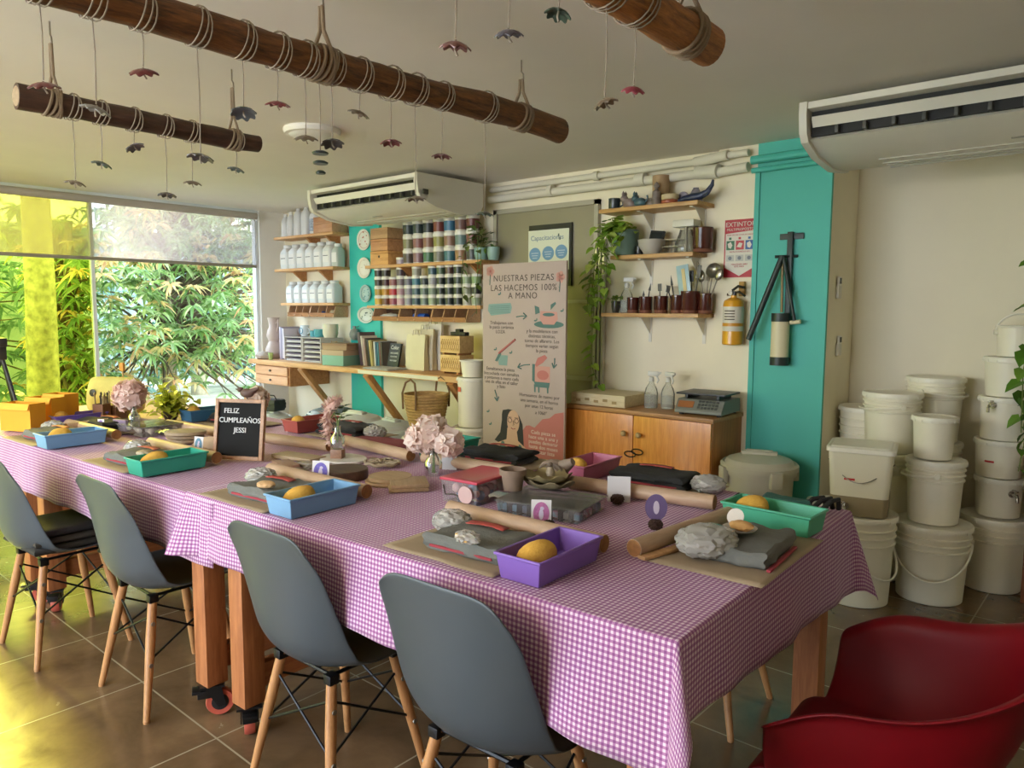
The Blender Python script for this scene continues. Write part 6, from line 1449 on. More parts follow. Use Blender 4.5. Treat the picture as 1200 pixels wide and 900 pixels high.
pin('rolling pin between the two flower vases, pointing to the emerald tray', at(405, 523), (-2.335, 2.051), .027, T0+.004)
p = at(440, 523); o = thing('red_cloth', 'folded dusty red cloth at the far table edge before the white bins', 'cloth', (p[0], p[1]+.05, T0+.003), R(5)); fold_slab(MB(), .42, .16, .02, 81, amp=.010, layers=2).build('cloth_fold', mat('dusty_red', '8f4650', .9, bump=.3), o)
p = at(484, 528); claypack('wrapped pale clay lump left of the emerald tray', p[0]-.02, p[1]+.05, R(0), 84, .9)
p = at(349, 507); far('behind the letter board at its right', p[0]-.03, p[1]+.10, ('brick red', 'a8544c'), 73, True, at(312, 520), at(386, 530))
p = at(232, 494); far('behind the letter board at its left', p[0]-.05, p[1]+.08, ('steel blue', '3f7296'), 74, True, at(197, 503), at(257, 513), clay=False)
p = at(72, 502); far('at the window end', p[0]-.06, p[1]+.10, ('violet', '6a55a0'), 75, True, at(78, 508), at(140, 500), clay=False)
p = at(722, 590); namecard('blank white card standing before the long rolling pin near the cabinet', p[0], p[1]+.015, -58, '', .085, .095, 4, back=True); pine('dark pinecone in front of the blank white card', p[0]+.012, p[1]-.012, 0, .022)
p = at(522, 552); namecard('blank white card right of the pink flower vase', p[0], p[1]+.02, -58, '', .068, .088, 6, back=True)
p = at(118, 507); namecard('tiny white card with purple oval by the sky blue tray', p[0], p[1], -65, '8a6ab0', .045, .075, 5)
p = at(745, 342) ; o = thing('sunglasses_case', 'black and teal pouch with straps at the far right table corner', 'pouch', (-.883, 2.393, T0+.003), R(8))
fold_slab(MB(), .17, .07, .035, 91, amp=.012).build('pouch_body', mat('pouch_teal', '235a52', .6, bump=.3), o)
b = MB()
for k in range(3): b.tube([(.06+.03*k, -.03, .012), (.09+.03*k, -.01, .045), (.12+.025*k, .01, .05), (.13+.02*k, .025, .012)], .009, 8)
MB().tube([(-.08, -.03, .01), (-.13, -.01, .02), (-.17, -.02, .03), (-.19, -.03, .012)], .004, 6).build('cord', mat('strap_black', '1d1c1c', .6), o)
b.build('strap', mat('strap_black', '1d1c1c', .6), o)
# ------------------------------------------------------------------ centre of the table
def box_clear(name, label, cx, cy, rz, w_, d, h, lidc, fill, cells, seed, cat='box', z=0):
    o = thing(name, label, cat, (cx, cy, T0+.0015+z), rz); cb = clear('box_clear', (.97, .97, .98), .2, .06, 'e6e4e4', .16); cl_ = clear('box_clear_b', (.96, .96, .97), .2, .06, 'eceae8', .16)
    q = lambda k, z_: [(x*(w_/2-k), y*(d/2-k), z_) for x, y in ((1, 1), (-1, 1), (-1, -1), (1, -1))]
    loft(MB(), [q(.006, 0), q(.0, h*.88)], (True, False)).build('box_body', cb, o, smooth=False)
    rr = random.Random(seed)
    if cells:
        nx, ny = cells; b = MB()
        for i in range(1, nx): b.box((-w_/2+w_*i/nx, 0, h*.42), (.0015, d-.014, h*.80))
        for j in range(1, ny): b.box((0, -d/2+d*j/ny, h*.42), (w_-.014, .0015, h*.80))
        b.build('dividers', cl_, o, smooth=False)
    for c in fill:
        b = MB()
        for k in range(10):
            if cells: s_ = min(w_/cells[0], d/cells[1])*.34; x, y = (rr.randrange(cells[0])+.5)*w_/cells[0]-w_/2, (rr.randrange(cells[1])+.5)*d/cells[1]-d/2; b.box((x, y, h*.30), (s_*1.7, s_*1.7, h*.5), bev=.003)
            else: s_ = rr.uniform(.014, .026); b.ball((rr.uniform(-.5, .5)*(w_-.07), rr.uniform(-.5, .5)*(d-.07), s_+.004+rr.random()*(h*.75-2*s_)), (s_, s_*.8, s_*.9), 2, amp=.15, seed=k)
        b.build('contents', mat('fill_'+c, c, .6), o)['kind'] = 'stuff'
    lm = mat('lid_'+lidc, lidc, .3, coat=.3) if lidc else cl_
    loft(MB(), [q(-.004, h*.86), q(-.005, h*.88), q(-.005, h*.965), q(.010, h), q(.016, h*.985)]).build('box_lid', lm, o, bevel=.002, sharp=30)
    return o
o = box_clear('craft_box', 'clear plastic box with bright red lid full of craft bits', -1.717, 1.816, R(6), .165, .25, .095, 'c4485a', ('d0a8a4', 'b0888c', '7a8aa8', 'ddd4cc'), None, 5)
MB().lathe([(0, .0), (.032, .0), (.032, .004), (0, .004)], 24, T=M.Translation((.035, -.128, .04)) @ M.Rotation(R(90), 4, 'X')).build('round_sticker', mat('sticker_pale', 'c9a9a4', .5), o)
b = MB(); b.tube([(-.07, -.129, .065), (-.06, -.129, .03), (-.02, -.129, .035), (.005, -.129, .03)], .003, 6); b.build('drawn_line', ink, o)
ORG = box_clear('bead_organiser', 'flat clear compartment organiser under the clay pot and shell bowls', -1.433, 1.852, R(12), .315, .245, .048, None, ('7aaaca', 'b4c8da', 'd0b4c0', '93a2c0', 'e0dcda', 'd8929c'), (8, 3), 6)
OZ = T0+.0015+.0482
p = az(594, 574, OZ); o = thing('clay_pot', 'small grey-brown clay flower pot on the left of the organiser', 'pot', (p.x-.0, p.y+.03, OZ+.0005))
MB().lathe([(.034, 0), (.042, .055), (.050, .057), (.051, .078), (.046, .078), (.038, .03), (0, .02)], 28).build('pot_body', mat('pot_clay', '85705f', .8, var=.1), o)
def shellbowl(label, cx, cy, z, r, rz, c, tilt=0):
    b = MB(); n = 40; rings = []
    for k, (q, zz) in enumerate(((.35, 0), (.6, .006), (.85, .016), (1.0, .032), (.97, .034), (.8, .020), (.5, .010), (.2, .008))): rings.append([(r*q*(1+.08*q*cos(7*2*pi*i/n))*cos(2*pi*i/n)*1.15, r*q*(1+.08*q*cos(7*2*pi*i/n))*sin(2*pi*i/n), zz*(1+.22*q*cos(7*2*pi*i/n+1))) for i in range(n)])
    o = loft(b, rings).build('shell_bowl', mat('shellb_'+c, c, .55, var=.12, nscale=20), None); o.location = (cx, cy, z); o.rotation_euler = (tilt, 0, rz); return tag(o, label, 'bowl')
p = az(637, 572, OZ); shellbowl('lower wavy-edged olive shell bowl on the organiser', p.x, p.y+.03, OZ+.0008, .085, R(10), '7f7257'); shellbowl('upper wavy-edged olive shell bowl nested in the lower one', p.x-.01, p.y+.03, OZ+.020, .078, R(40), '8a7c58')
o = thing('conch_shell', 'large grey-brown ceramic snail shell behind the shell bowls', 'shell', (p.x-.055, p.y+.125, OZ+.0005), R(15)); sm = mat('conch', '8b7a6c', .6, var=.15, nscale=14)
MB().ball((0, 0, .042), (.060, .04, .042), 3, amp=.08, seed=3, flat=-.0415).tube([(.03, 0, .05), (.06, -.01, .07), (.085, -.015, .085)], [.03, .024, .014], 14).build('shell_body', sm, o)
b = MB(); b.tube([(.052*cos(a)*(1-a/16), -.041+.01*a/12, .042+.036*sin(a)*(1-a/16)) for a in [k*.35 for k in range(30)]], .004, 6); b.build('spiral_ridge', mat('conch_r', '6f6055', .7), o)
o = thing('small_figure', 'little pale ceramic figure sitting on the shell bowls', 'figurine', (p.x+.0, p.y+.035, OZ+.046)); MB().lathe([(.014, 0), (.017, .012), (.012, .028), (.008, .034)], 14).build('figure_body', mat('fig_pale', 'a3937c', .6, var=.3, nscale=60), o); MB().ball((0, 0, .040), .011, 2).build('figure_head', mat('fig_dark', '5f5040', .6, var=.3, nscale=60), o)
# discs and boards
def disc(label, px, py, r, h, c1, c2, name='wooden_disc', oval=1., rz=0, hole=False):
    p = at(px, py); o = thing(name, label, 'disc', (p[0], p[1], T0+.0012), rz)
    MB().lathe([(r*.97, 0), (r, .004), (r, h-.004), (r*.97, h), (0, h)], 48, sx=oval).build('disc_body', wood('disc_'+c1, c1, c2, 5), o); return o
disc('thick dark brown round wooden block beside the purple oval card', 404, 560, .098, .040, '3f2a20', '5c4030')
disc('lower pale wooden disc left of the square board', 455, 566, .094, .014, '8b6f50', 'a88c68')
p = at(455, 566); o = MB().lathe([(.086, 0), (.088, .003), (.088, .016), (0, .017)], 40).build('wooden_disc', wood('disc_tan', '9c8060', 'b59a76', 5), None); o.location = (p[0]+.006, p[1]+.004, T0+.0157); tag(o, 'upper pale wooden disc stacked on its twin left of the square board', 'disc')
def board(label, px, py, w_, d, h, rz, c, z=0):
    p = at(px, py); o = MB().box((0, 0, h/2), (w_, d, h), bev=.003).build('wooden_board', wood('brd_'+c[0], c[0], c[1], 5), None); o.location = (p[0], p[1], T0+.0012+z); o.rotation_euler = (0, 0, rz); return tag(o, label, 'board')
board('square pale wooden board, lower of two, beside the red-lidded box', 478, 572, .155, .155, .015, R(-38), ('8a6f52', 'a58a68')); board('square pale wooden board stacked on its twin beside the red-lidded box', 479, 572, .148, .148, .014, R(-36), ('94795a', 'b09472'), .0155)
o = disc('shallow white oval plate behind the wooden block with the pink feather', 402, 540, .10, .014, 'c9c4bb', 'd8d3ca', 'white_plate', 1.3)
p = at(448, 546); b = MB()
for k in range(12): a = 2*pi*k/12; b.tube([(.02*cos(a), .02*sin(a), .006), (.06*cos(a), .05*sin(a), .014), (.085*cos(a+.1), .07*sin(a+.1), .012)], .006, 6)
b.tube([(.085*cos(2*pi*i/30), .07*sin(2*pi*i/30), .012+.004*sin(7*2*pi*i/30)) for i in range(30)], .007, 6, closed=True); b.tube([(.05*cos(2*pi*i/24), .042*sin(2*pi*i/24), .010) for i in range(24)], .005, 6, closed=True)
o = b.build('woven_coaster', mat('coaster', 'a09078', .8, bump=.4), None); o.location = (p[0], p[1], T0+.004); tag(o, 'grey woven round coaster between the discs and the rolling pin', 'coaster')
for k, (px, py, w_, d, rz, lb) in enumerate(((350, 538, .26, .10, 10, 'long pale wooden board right of the letter board'), (335, 547, .16, .08, -15, 'short wooden board near the foot of the letter board'), (366, 547, .15, .06, 20, 'narrow wooden strip in front of the wooden block'))): board(lb, px, py, w_, d, .018, R(rz), (('9a8265', 'b39c7c'), ('8f6a50', 'a8846a'), ('7d7262', '978b78'))[k])
for k, (px, py, rz) in enumerate(((352, 556, 10), (370, 551, 70))):
    p = at(px, py); o = MB().ball((0, 0, .012), (.05, .022, .014), 3, amp=.3, fr=3, seed=k+3, flat=-.0118).build('clay_piece', claym, None); o.location = (p[0], p[1], T0+.003); o.rotation_euler = (0, 0, R(rz)); tag(o, ('grey clay piece lying below the long pale board', 'grey clay piece lying next to the purple oval card')[k], 'clay')
# wood slabs left of the letter board
for k in range(3):
    p = at(212, 518); o = MB().lathe([(.075, 0), (.08, .003), (.08, .017), (.076, .019), (0, .019)], 32, sx=1.35).build('wooden_slab', wood('slb%d' % k, ('8d7a60', '7c6a52', '988468')[k], ('a8947a', '978468', 'b09c7e')[k], 5), None); o.location = (p[0]+.008*(k-1), p[1]+.02, T0+.0012+.0197*k); o.rotation_euler = (0, 0, R(20*k)); tag(o, ('lowest', 'middle', 'topmost')[k]+' rounded slab of the wooden stack left of the letter board', 'slab')
p = at(238, 528); o = thing('half_disc', 'tan wooden half moon standing on edge left of the letter board', 'board', (p[0], p[1]+.02, T0+.0012), R(28)); T = M.Rotation(R(-22), 4, 'X')
MB().prism([(.098*cos(pi*i/24), .066*sin(pi*i/24)) for i in range(25)], -.008, .008, T @ M.Translation((0, .01, .002)) @ M.Rotation(R(90), 4, 'X')).build('half_disc_body', wood('halfd', '9c7e58', 'b9996e', 5), o, sharp=30)
board('flat wooden tile lying before the half moon board', 222, 529, .13, .09, .012, R(20), ('8f7656', 'a78d6a'))
# clear boxes at left
p = at(167, 509); box_clear('paper_box', 'low clear box of papers between the green tray and the flowers', p[0]-.02, p[1]+.05, R(4), .28, .24, .055, None, ('c8bfac', 'dcd2ba'), None, 9)
# ---- letter board
a0, a1 = V((-3.007, 1.534, 0)), V((-2.805, 1.646, 0)); c_ = (a0+a1)/2; ang = math.atan2(a1.y-a0.y, a1.x-a0.x)
o = thing('letter_board', 'small black felt letter board in a wooden frame with a white birthday message', 'letter board', (c_.x, c_.y, T0+.002), ang); LT = M.Rotation(R(-9), 4, 'X'); W2, HH = .128, .285
frm = wood('frame_wood', '8a6242', 'b08660', 5, (6, 6, 6))
MB().box((0, .004, HH/2), (2*W2-.01, .010, HH-.01), T=LT).build('felt', mat('felt_black', '141414', .95), o, smooth=False)
for s in (-1, 1): MB().box((s*(W2-.009), 0, HH/2), (.018, .022, HH), T=LT, bev=.002).build('frame_side', frm, o)
for s in (0, 1): MB().box((0, 0, .009+s*(HH-.018)), (2*W2-.037, .022, .018), T=LT, bev=.002).build('frame_rail', frm, o)
MB().box((0, .0, .10), (.05, .008, .17), T=M.Rotation(R(-26), 4, 'X') @ M.Translation((0, .085, 0))).build('back_stand', frm, o, smooth=False)
wl_ = mat('letter_white', 'd9d9d6', .5)
for s_, x, z in (('FELIZ', -.045, .218), ('CUMPLEAÑOS', .0, .174), ('JESSI', .004, .128)): text('letter_row', s_, .0335, wl_, o, LT @ M.Translation((x, -.0035, z)) @ FACE_Y, ext=.0015, spacing=1.0)
q = LT @ V((.03, 0, HH+.001)); rot = M.Rotation(ang, 3, 'Z'); q = rot @ q; q = V((q.x*KS+c_.x, q.y*KS+c_.y, q.z+T0+.002))
bird = thing('ceramic_bird', 'brown ceramic bird perched on top of the letter board', 'figurine', q, ang); bm2 = mat('bird_brown', '5c4236', .6, var=.15)
MB().ball((0, 0, .028), (.036, .018, .022), 3).ball((-.034, 0, .044), (.015, .013, .013), 2).tube([(-.045, 0, .044), (-.060, 0, .046)], [.005, .001], 8).build('bird_body', bm2, bird)
MB().tube([(.02, 0, .032), (.045, 0, .046), (.062, 0, .052)], [.016, .010, .004], 10).build('bird_tail', bm2, bird); MB().tube([(.0, 0, .012), (0, 0, .0), (.03, -.004, -.0), (.055, -.004, -.006)], .003, 6).build('bird_foot', bm2, bird)
# ---- flowers
def blossom(o, c, r, n, m, seed, nm='petals', fr=1.0):
    b = MB(); rr = random.Random(seed); c = V(c)
    for k in range(n):
        z = 1-2*(k+.5)/n; a = k*2.399; d = V((sqrt(1-z*z)*cos(a), sqrt(1-z*z)*sin(a), z)); q = c+d*r*rr.uniform(.55, .95)
        s_ = r*rr.uniform(.32, .5)*fr; u = d.orthogonal().normalized(); u = M.Rotation(rr.uniform(0, 6.28), 3, d) @ u; v = d.cross(u)
        P = [q+u*s_*i+v*s_*j*(1-.25*abs(i))+d*s_*(.35*(i*i+j*j)*.6+rr.uniform(-.12, .12)) for i in (-1, -.4, .4, 1) for j in (-1, 0, 1)]
        vs = [b.bm.verts.new(p_) for p_ in P]
        for i in range(3):
            for j in range(2): b.bm.faces.new([vs[i*3+j], vs[i*3+j+1], vs[i*3+j+4], vs[i*3+j+3]])
    return b.build(nm, m, o, smooth=True, recalc=False, sharp=0)
pinkpet = leafmat('petals_pink', ['ecd4c8', 'f4e2d8', 'e6c8ba', 'f6ece4'], .3, .8); palepet = leafmat('petals_tan', ['dcc4b0', 'e8d4c0', 'ccb09c'], .3, .8); rosepet = leafmat('petals_rose', ['e4c0b6', 'eccfc6', 'f2dcd2', 'd8aca0'], .3, .8)
vg = clear('vase_glass', (.86, .90, .88), .35, .03, 'b9c2ba', .12)
def bottle_vase(label, px, py, block, h=.11, r=.034, bw=.055, bh=.055):
    p = at(px, py); o = thing('flower_vase', label, 'vase', (p[0], p[1], T0+.0012)); z = 0
    if block: MB().box((0, 0, bh/2), (bw, bw, bh), rz=R(35), bev=.002).build('wooden_block', wood('vase_block', '7a5640', '9c7458', 5), o); z = bh+.0005
    MB().lathe([(r*.95, z), (r, z+.006), (r, z+h*.45), (r*.55, z+h*.66), (r*.42, z+h*.75), (r*.42, z+h*.97), (r*.55, z+h)], 24, cap=False).build('glass_bottle', vg, o)
    return o, z+h
o, z = bottle_vase('glass bottle on a wooden block with a drooping pink feather flower and leaves', 396, 540, True)
st = MB(); st.tube([(0, 0, z-.08), (0, 0, z+.02), (-.02, 0, z+.06), (-.06, .01, z+.03)], .003, 6); st.tube([(0, 0, z-.08), (.01, 0, z+.02), (.02, .01, z+.05)], .003, 6); st.build('stems', mat('stem_green', ''), o)
b = MB(); rr = random.Random(6)
pth = [V((.02, 0, z+.125)), V((-.02, 0, z+.115)), V((-.06, .0, z+.085)), V((-.09, .01, z+.03)), V((-.095, .01, z-.04)), V((-.075, .01, z-.09))]
for k in range(420):
    t = rr.random(); q = spline(pth, t); wv = .028+.022*sin(pi*min(1, t*1.1)); d = V((rr.gauss(0, 1), rr.gauss(0, 1), rr.gauss(0, 1)-.4)).normalized(); e = q+d*wv*rr.uniform(.7, 1.3); sd = d.cross(V((0, 0, 1)) if abs(d.z) < .9 else V((1, 0, 0))).normalized()*.007
    vs = [b.bm.verts.new(x) for x in (q, q.lerp(e, .55)-sd, e, q.lerp(e, .55)+sd)]; b.bm.faces.new(vs)
b.build('feather_flower', rosepet, o, smooth=False, recalc=False)
b = MB()
for k in range(12): a = 2.4*k; heart(b, V((.02+.02*cos(a), .01+.02*sin(a), z+.025+.006*k)), (cos(a), sin(a), .4), (0, 0, 1), .035)
b.build('leaves', leafmat('dark_leaf', ['2c4020', '3d5a2a', '24361c'], .2), o, smooth=False, recalc=False)
o, z = bottle_vase('clear glass bottle holding a big pale pink hydrangea flower head', 508, 557, False, .125, .038)
st = MB(); [st.tube([(.008*q, 0, .01), (-.004*q, .004, z), (.02*q, 0, z+.05)], .0028, 6) for q in (-1, 0, 1)]; st.build('stems', mat('stem_green', ''), o)
blossom(o, (-.035, .01, z+.045), .078, 110, pinkpet, 3); blossom(o, (.065, .03, z+.02), .062, 70, pinkpet, 4); blossom(o, (-.085, -.02, z+.02), .052, 50, pinkpet, 5)
o, z = bottle_vase('glass bottle on a wooden block with a pink flower at the far left', 158, 505, True, .10, .032, .07, .04)
st = MB(); st.tube([(0, 0, z-.08), (0, 0, z+.01), (-.05, 0, z+.05)], .003, 6); st.build('stem', mat('stem_green', ''), o); blossom(o, (-.05, 0, z+.06), .085, 110, rosepet, 8)
p = at(262, 512); o = thing('flower_vase', 'tan dried flower head on a stem in a bottle hidden behind the letter board', 'vase', (p[0]-.05, p[1]+.22, T0+.0012)); MB().lathe([(.03, 0), (.032, .05), (.014, .08), (.014, .10)], 20, cap=False).build('glass_bottle', vg, o); MB().tube([(0, 0, .01), (0, 0, .16)], .003, 6).build('stem', mat('stem_green', ''), o); blossom(o, (0, 0, .19), .062, 90, palepet, 12); blossom(o, (-.055, 0, .165), .04, 40, palepet, 13)
# round yellow green plant
p = at(180, 496); o = thing('potted_plant', 'round yellow-green leafy plant on the table by the window', 'plant', (p[0]-.05, p[1]+.12, T0+.001)); pot(o, .045, .06, mat('pot_dark', '')); vine(o, [], 17, .05, .05, leafmat('yellow_leaves', ['c0c848', 'dade5c', 'a4b23a', 'e6e67c'], .5), 190, (0, 0, .12), (.12, .12, .09))
o = MB().box((0, 0, .035), (.10, .02, .07), bev=.003).build('purple_block', mat('purple_gray', '8a7590', .6), None); o.location = (*at(142, 506), T0+.0012); o.rotation_euler = (0, 0, R(20)); tag(o, 'small mauve block standing left of the far pink flower', 'block')
# ---- yellow boxes, burlap bag and tool holders at the window end
ym = mat('box_orange', 'dd9a1e', .6, var=.04); wk = 0
for px, py, w_, h_, rz, lb in ((20, 505, .22, .16, 12, 'left orange-yellow cardboard folder box at the window end'), (48, 500, .19, .175, 12, 'middle orange-yellow cardboard folder box at the window end'), (66, 497, .16, .185, 12, 'right orange-yellow cardboard folder box at the window end')):
    p = at(px, py); o = thing('cardboard_box', lb, 'box', (p[0], p[1]+.03, T0+.001), R(25)); q = lambda s_, z_: [(x*w_/2*s_, y*.05*s_, z_) for x, y in ((1, 1), (-1, 1), (-1, -1), (1, -1))]
    loft(MB(), [q(1, 0), q(1.02, h_), q(.97, h_), q(.95, .004)]).build('box_body', ym, o, smooth=False)
    b = MB(); b.faces([(-w_/2, -.051, h_), (w_/2, -.051, h_), (w_/2, -.065, h_-.035), (-w_/2, -.065, h_-.035), (-w_/2, -.053, h_), (w_/2, -.053, h_), (w_/2, -.067, h_-.035), (-w_/2, -.067, h_-.035)], [(0, 1, 2, 3), (7, 6, 5, 4), (0, 4, 5, 1), (2, 6, 7, 3)]); b.build('box_flap', mat('box_orange_b', 'e8aa30', .6), o, smooth=False)
p = at(98, 500); o = thing('canvas_bag', 'pale yellow canvas bag standing at the window end of the table', 'bag', (p[0]-.27, p[1]+.27, T0+.001), R(30))
q = lambda a_, b_, z_: [(x*a_+.01*x*y, y*b_, z_) for x, y in ((1, .6), (.8, 1), (-.8, 1), (-1, .6), (-1, -.6), (-.8, -1), (.8, -1), (1, -.6))]
loft(MB(), [q(.19, .08, 0), q(.20, .085, .1), q(.18, .07, .21), q(.165, .045, .25), q(.15, .02, .26)]).build('bag_body', mat('canvas', 'c9bf6c', .9, var=.08, nscale=12, bump=.4, bscale=120), o, sub=1, sharp=0)
MB().lathe([(.012, 0), (.024, .002), (.024, .006), (.012, .008)], 20, T=M.Translation((-.10, -.072, .16)) @ M.Rotation(R(90), 4, 'X')).build('eyelet', mat('eyelet', '3a3a34', .4, .5), o)
hw = wood('holder_wood', '5f3c26', '85583a', 5)
for k, (px, py, w_, h_, lb) in enumerate(((103, 500, .07, .12, 'left brown wooden tool box with upright tools by the canvas bag'), (118, 497, .10, .09, 'middle brown wooden box of small tools by the canvas bag'), (134, 492, .09, .10, 'right dark wooden box of brushes by the far pink flower'))):
    p = at(px, py); o = thing('tool_box', lb, 'box', (p[0]-.07, p[1]+.10, T0+.001), R(30)); q = lambda s_, z_: [(x*w_/2*s_, y*w_/2*s_, z_) for x, y in ((1, 1), (-1, 1), (-1, -1), (1, -1))]
    loft(MB(), [q(1, 0), q(1, h_), q(.88, h_), q(.88, .006)]).build('box_body', hw, o, smooth=False); rr = random.Random(k+31)
    for i in range(6):
        x, y = rr.uniform(-.3, .3)*w_, rr.uniform(-.3, .3)*w_; L = h_+rr.uniform(.03, .09)
        MB().cyl((x, y, .007), (x*1.35, y*1.35, L), .004, n=8).ball((x*1.36, y*1.36, L+.008), (.007, .007, .012), 1).build('clay_tool', mat('tl_%d' % (i % 3), ('8a7348', '3f3a30', 'a89468')[i % 3], .6), o)
    if k == 2:
        MB().cyl((0, 0, .007), (-.02, .0, .30), .005, n=8).build('long_handle', mat('handle_wood', 'b08a50', .5), o); MB().box((-.0215, 0, .325), (.030, .022, .055), bev=.008).build('orange_head', mat('orange_head', 'c98a2e', .6), o)
        for i in range(3): MB().tube([(.015*i, .01, .02), (.02*i+.02, .02, .15), (.04*i-.01, .03, .21-.02*i)], [.006, .012, .003], 8).build('green_brush', mat('brush_dark', '2c4436', .6), o)
for o in [o for o in COL.objects if o not in before8 and o.parent is None and o not in KEEP]:
    o.scale = [v*KS for v in o.scale]; o.location.z = T0+(o.location.z-T0)*KS
# tripod
p = az(24, 474, .93); o = thing('tripod', 'black camera tripod standing beyond the table at the left edge', 'tripod', (-5.75, 1.72, 0))
e = ax(2, 415, -5.95)-V((-5.75, 1.72, 0))
b = MB(); top = V((e.x, e.y, e.z-.02))
for k in range(3):
    f = top+V((.42*cos(2.1*k+.35), .42*sin(2.1*k+.35), 0)); f.z = .011; MB().tube([top, top.lerp(f, .5), f], [.013, .011, .009], 10).build('leg', black_p, o)
MB().box(top+V((0, 0, .03)), (.05, .05, .10), bev=.008).build('tripod_head', black_p, o); MB().box(top+V((0, 0, .10)), (.10, .05, .06), bev=.006).build('phone_clamp', black_p, o)
# ------------------------------------------------------------------ hanging branches and ceramic flowers
rope = mat('jute', '8c7a64', .95, bump=.5, bscale=200); strg = mat('string', '9b8f80', .9)
def branchmat(key, c1, c2): return wood(key, c1, c2, 6, (9, 1.2, 9), .55, .9)
def branch(label, X, y0, y1, z0, z1, r0, r1, m, seed, ropes, hang):
    """a debarked log slung along Y from ropes and ceiling hooks"""
    o = thing('hanging_branch', label, 'branch', (X, (y0+y1)/2, (z0+z1)/2)); C0 = V(o.location); b = MB(); n = 22
    pth = []; rad = []
    for k in range(n+1):
        t = k/n; y = y0+(y1-y0)*t
        pth.append(V((X+.02*noise.noise(V((y*1.2, seed, 0))), y, z0+(z1-z0)*t+.022*noise.noise(V((y*1.1, seed, 9)))))-C0); rad.append((r0+(r1-r0)*t)*(1+.12*noise.noise(V((y*4, seed, 3)))))
    b.tube(pth, rad, 20); bm_ = b.bm
    for v in bm_.verts: v.co += V((noise.noise(v.co*7+V((seed, 0, 0))), 0, noise.noise(v.co*7+V((0, seed, 5)))))*r0*.14
    b.build('log', m, o, sharp=50)
    def on(y): t = max(0, min(1, (y-y0)/(y1-y0))); k = min(int(t*n), n-1); return pth[k].lerp(pth[k+1], t*n-k)+C0, rad[k]
    for y in (y0, y1):
        p, r = on(y); s = -1 if y == y0 else 1
        MB().lathe([(r*.8, 0), (r*.6, .004), (0, .005)], 16, T=M.Translation(p-C0+V((0, s*.001, 0))) @ M.Rotation(-s*R(90), 4, 'X')).build('cut_end', mat('cut_end', 'a58f72', .8, var=.2, nscale=50), o)
    for y, th in ropes:
        p, r = on(y); q = p-C0; w_ = MB()
        for k in range(6): w_.tube([q+V(((r+th*.7)*cos(2*pi*i/20), (k-2.5)*th*1.7+.012*sin(2*pi*i/20+k), (r+th*.7)*sin(2*pi*i/20))) for i in range(20)], th, 6, closed=True)
        w_.build('rope_wrap', rope, o)
        s = MB(); tp = V((q.x, q.y, CZ-C0.z-.075))
        for dx in (-1, 1): s.tube([q+V((dx*r*.9, dx*th*2, r*.3)), q+V((dx*.010, 0, r+.05)), tp+V((dx*.006, 0, 0))], th*1.1, 8)
        s.build('rope', rope, o)
        h = MB(); h.tube([tp+V((0, .0, -.008)), tp+V((.012, 0, .0)), tp+V((.010, 0, .018)), tp+V((0, 0, .030)), tp+V((0, 0, .0745))], .0032, 7); h.build('ceiling_hook', mat('hook_steel', '8d8577', .4, .7), o)
    return on
oB = {}
oB['s'] = branch('shorter dark branch hung on ropes near the window blind', -3.03, .885, 1.80, 2.222, 2.212, .043, .036, branchmat('bark_brown', '2f1e14', '54382a'), 2, [(1.0, .005), (1.685, .005)], None)
oB['m'] = branch('long brown branch hung on ropes across the middle of the ceiling', -2.02, .45, 2.64, 2.250, 2.268, .048, .050, branchmat('bark_red', '2c180b', '86562a'), 7, [(1.425, .006), (2.38, .006)], None)
oB['r'] = branch('pale orange-brown branch hung on ropes at the top right of the picture', -1.0, .55, 1.99, 2.225, 2.232, .055, .052, branchmat('bark_orange', '5a3212', 'b47434'), 11, [(1.86, .006), (.8, .006)], None)
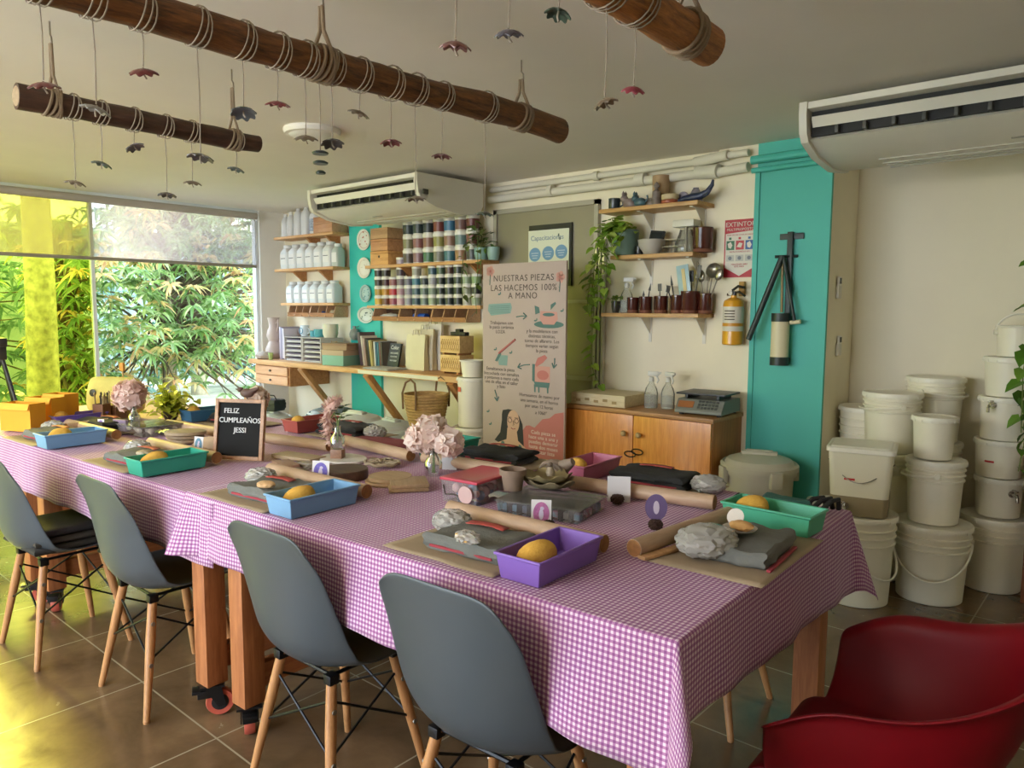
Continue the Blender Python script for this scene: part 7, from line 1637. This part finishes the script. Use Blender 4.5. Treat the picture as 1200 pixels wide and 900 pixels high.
def flower(label, br, px, py, c, kind='daisy', r=.034, tilt=(0, 0)):
    X = {'s': -3.03, 'm': -2.02, 'r': -1.0}[br]; q = ax(px, py, X); Y = q.y
    p, rb = oB[br](Y); o = thing('hanging_flower', label, 'ornament', (p.x, Y, q.z)); L = p.z-q.z
    s = MB(); s.tube([(0, 0, .008), (.002, .002, L*.5), (0, 0, L-rb*.95)], .0017, 5)
    for k in range(3): s.tube([V(((rb+.006)*cos(2*pi*i/18), (k-1)*.009+.010*sin(2*pi*i/18+k), L+(rb+.006)*sin(2*pi*i/18))) for i in range(18)], .0022, 5, closed=True)
    s.build('string', strg, o); m = mat('fl_'+c, c, .3, var=.25, nscale=50); T = M.Rotation(tilt[0], 4, 'X') @ M.Rotation(tilt[1], 4, 'Y'); b = MB()
    if kind == 'daisy':
        n = 48; rings = []
        for k, (f, z) in enumerate(((.06, .006), (.35, .004), (.7, -.002), (1.0, -.012), (.98, -.016), (.65, -.006), (.3, -.001), (.06, .0))): rings.append([T @ V((r*f*(1+.10*f*cos(8*2*pi*i/n))*cos(2*pi*i/n), r*f*(1+.10*f*cos(8*2*pi*i/n))*sin(2*pi*i/n), (z*.6)*(1+.3*cos(8*2*pi*i/n)*f))) for i in range(n)])
        loft(b, rings); b.build('ceramic_petals', m, o); MB().tube([T @ V((0, 0, .006)), T @ V((0, 0, -.012)), T @ V((.004, .003, -.022))], .0024, 6).build('knot', strg, o)
    elif kind == 'stack':
        for k, rr_ in enumerate((.026, .024, .016)): MB().lathe([(0, .006), (rr_*.6, .005), (rr_, 0), (rr_*.9, -.005), (0, -.004)], 24, c=(0, 0, -.030*k)).build('ceramic_disc', m, o)
    return o
RED, GRY, TAN, WHT, DKG, PNK = '6b3838', '4c4a48', '746858', '85827c', '34483f', '7d5552'
FL = [('m', 51, 98, RED, 'maroon'), ('m', 113, 126, WHT, 'grey-white'), ('m', 168, 82, RED, 'dark pink'), ('m', 235, 182, GRY, 'grey'), ('m', 285, 130, '586068', 'blue-grey'), ('m', 325, 120, '80363e', 'crimson'), ('m', 358, 160, TAN, 'tan'), ('m', 389, 166, GRY, 'dark grey'),
      ('m', 421, 131, TAN, 'beige'), ('m', 458, 165, '80444a', 'rose red'), ('m', 487, 231, TAN, 'sand'), ('m', 518, 181, '6e3c42', 'wine red'), ('m', 568, 249, '5a6a60', 'green-grey'),
      ('s', 88, 213, TAN, 'brown'), ('s', 119, 191, DKG, 'dark green'), ('s', 156, 171, '6a6670', 'mauve-grey'), ('s', 195, 227, GRY, 'slate'), ('s', 225, 213, TAN, 'taupe'), ('s', 277, 197, '4a5a5a', 'teal-grey'),
      ('r', 535, 50, PNK, 'pink'), ('r', 597, 36, '5a5862', 'violet-grey'), ('r', 655, 13, DKG, 'deep green'), ('r', 708, 118, '7a6a58', 'brown-cream'), ('r', 742, 103, '94404e', 'raspberry')]
BN = {'m': 'long middle', 's': 'short dark', 'r': 'right orange-brown'}; cnt = {}; tot = {k: sum(1 for f in FL if f[0] == k) for k in BN}
for k, (br, px, py, c, cn) in enumerate(FL):
    i = cnt.get(br, 0); cnt[br] = i+1; rr = random.Random(k)
    flower(f'{cn} ceramic flower on a string, {ordn(i)} from the left on the {BN[br]} branch', br, px, py, c, 'daisy', .034 if br != 'r' else .027, (rr.uniform(-.3, .3), rr.uniform(-.35, .35)))
flower('string of three dark green ceramic discs hanging from the long middle branch', 'm', 375, 179, '2f3c3a', 'stack')
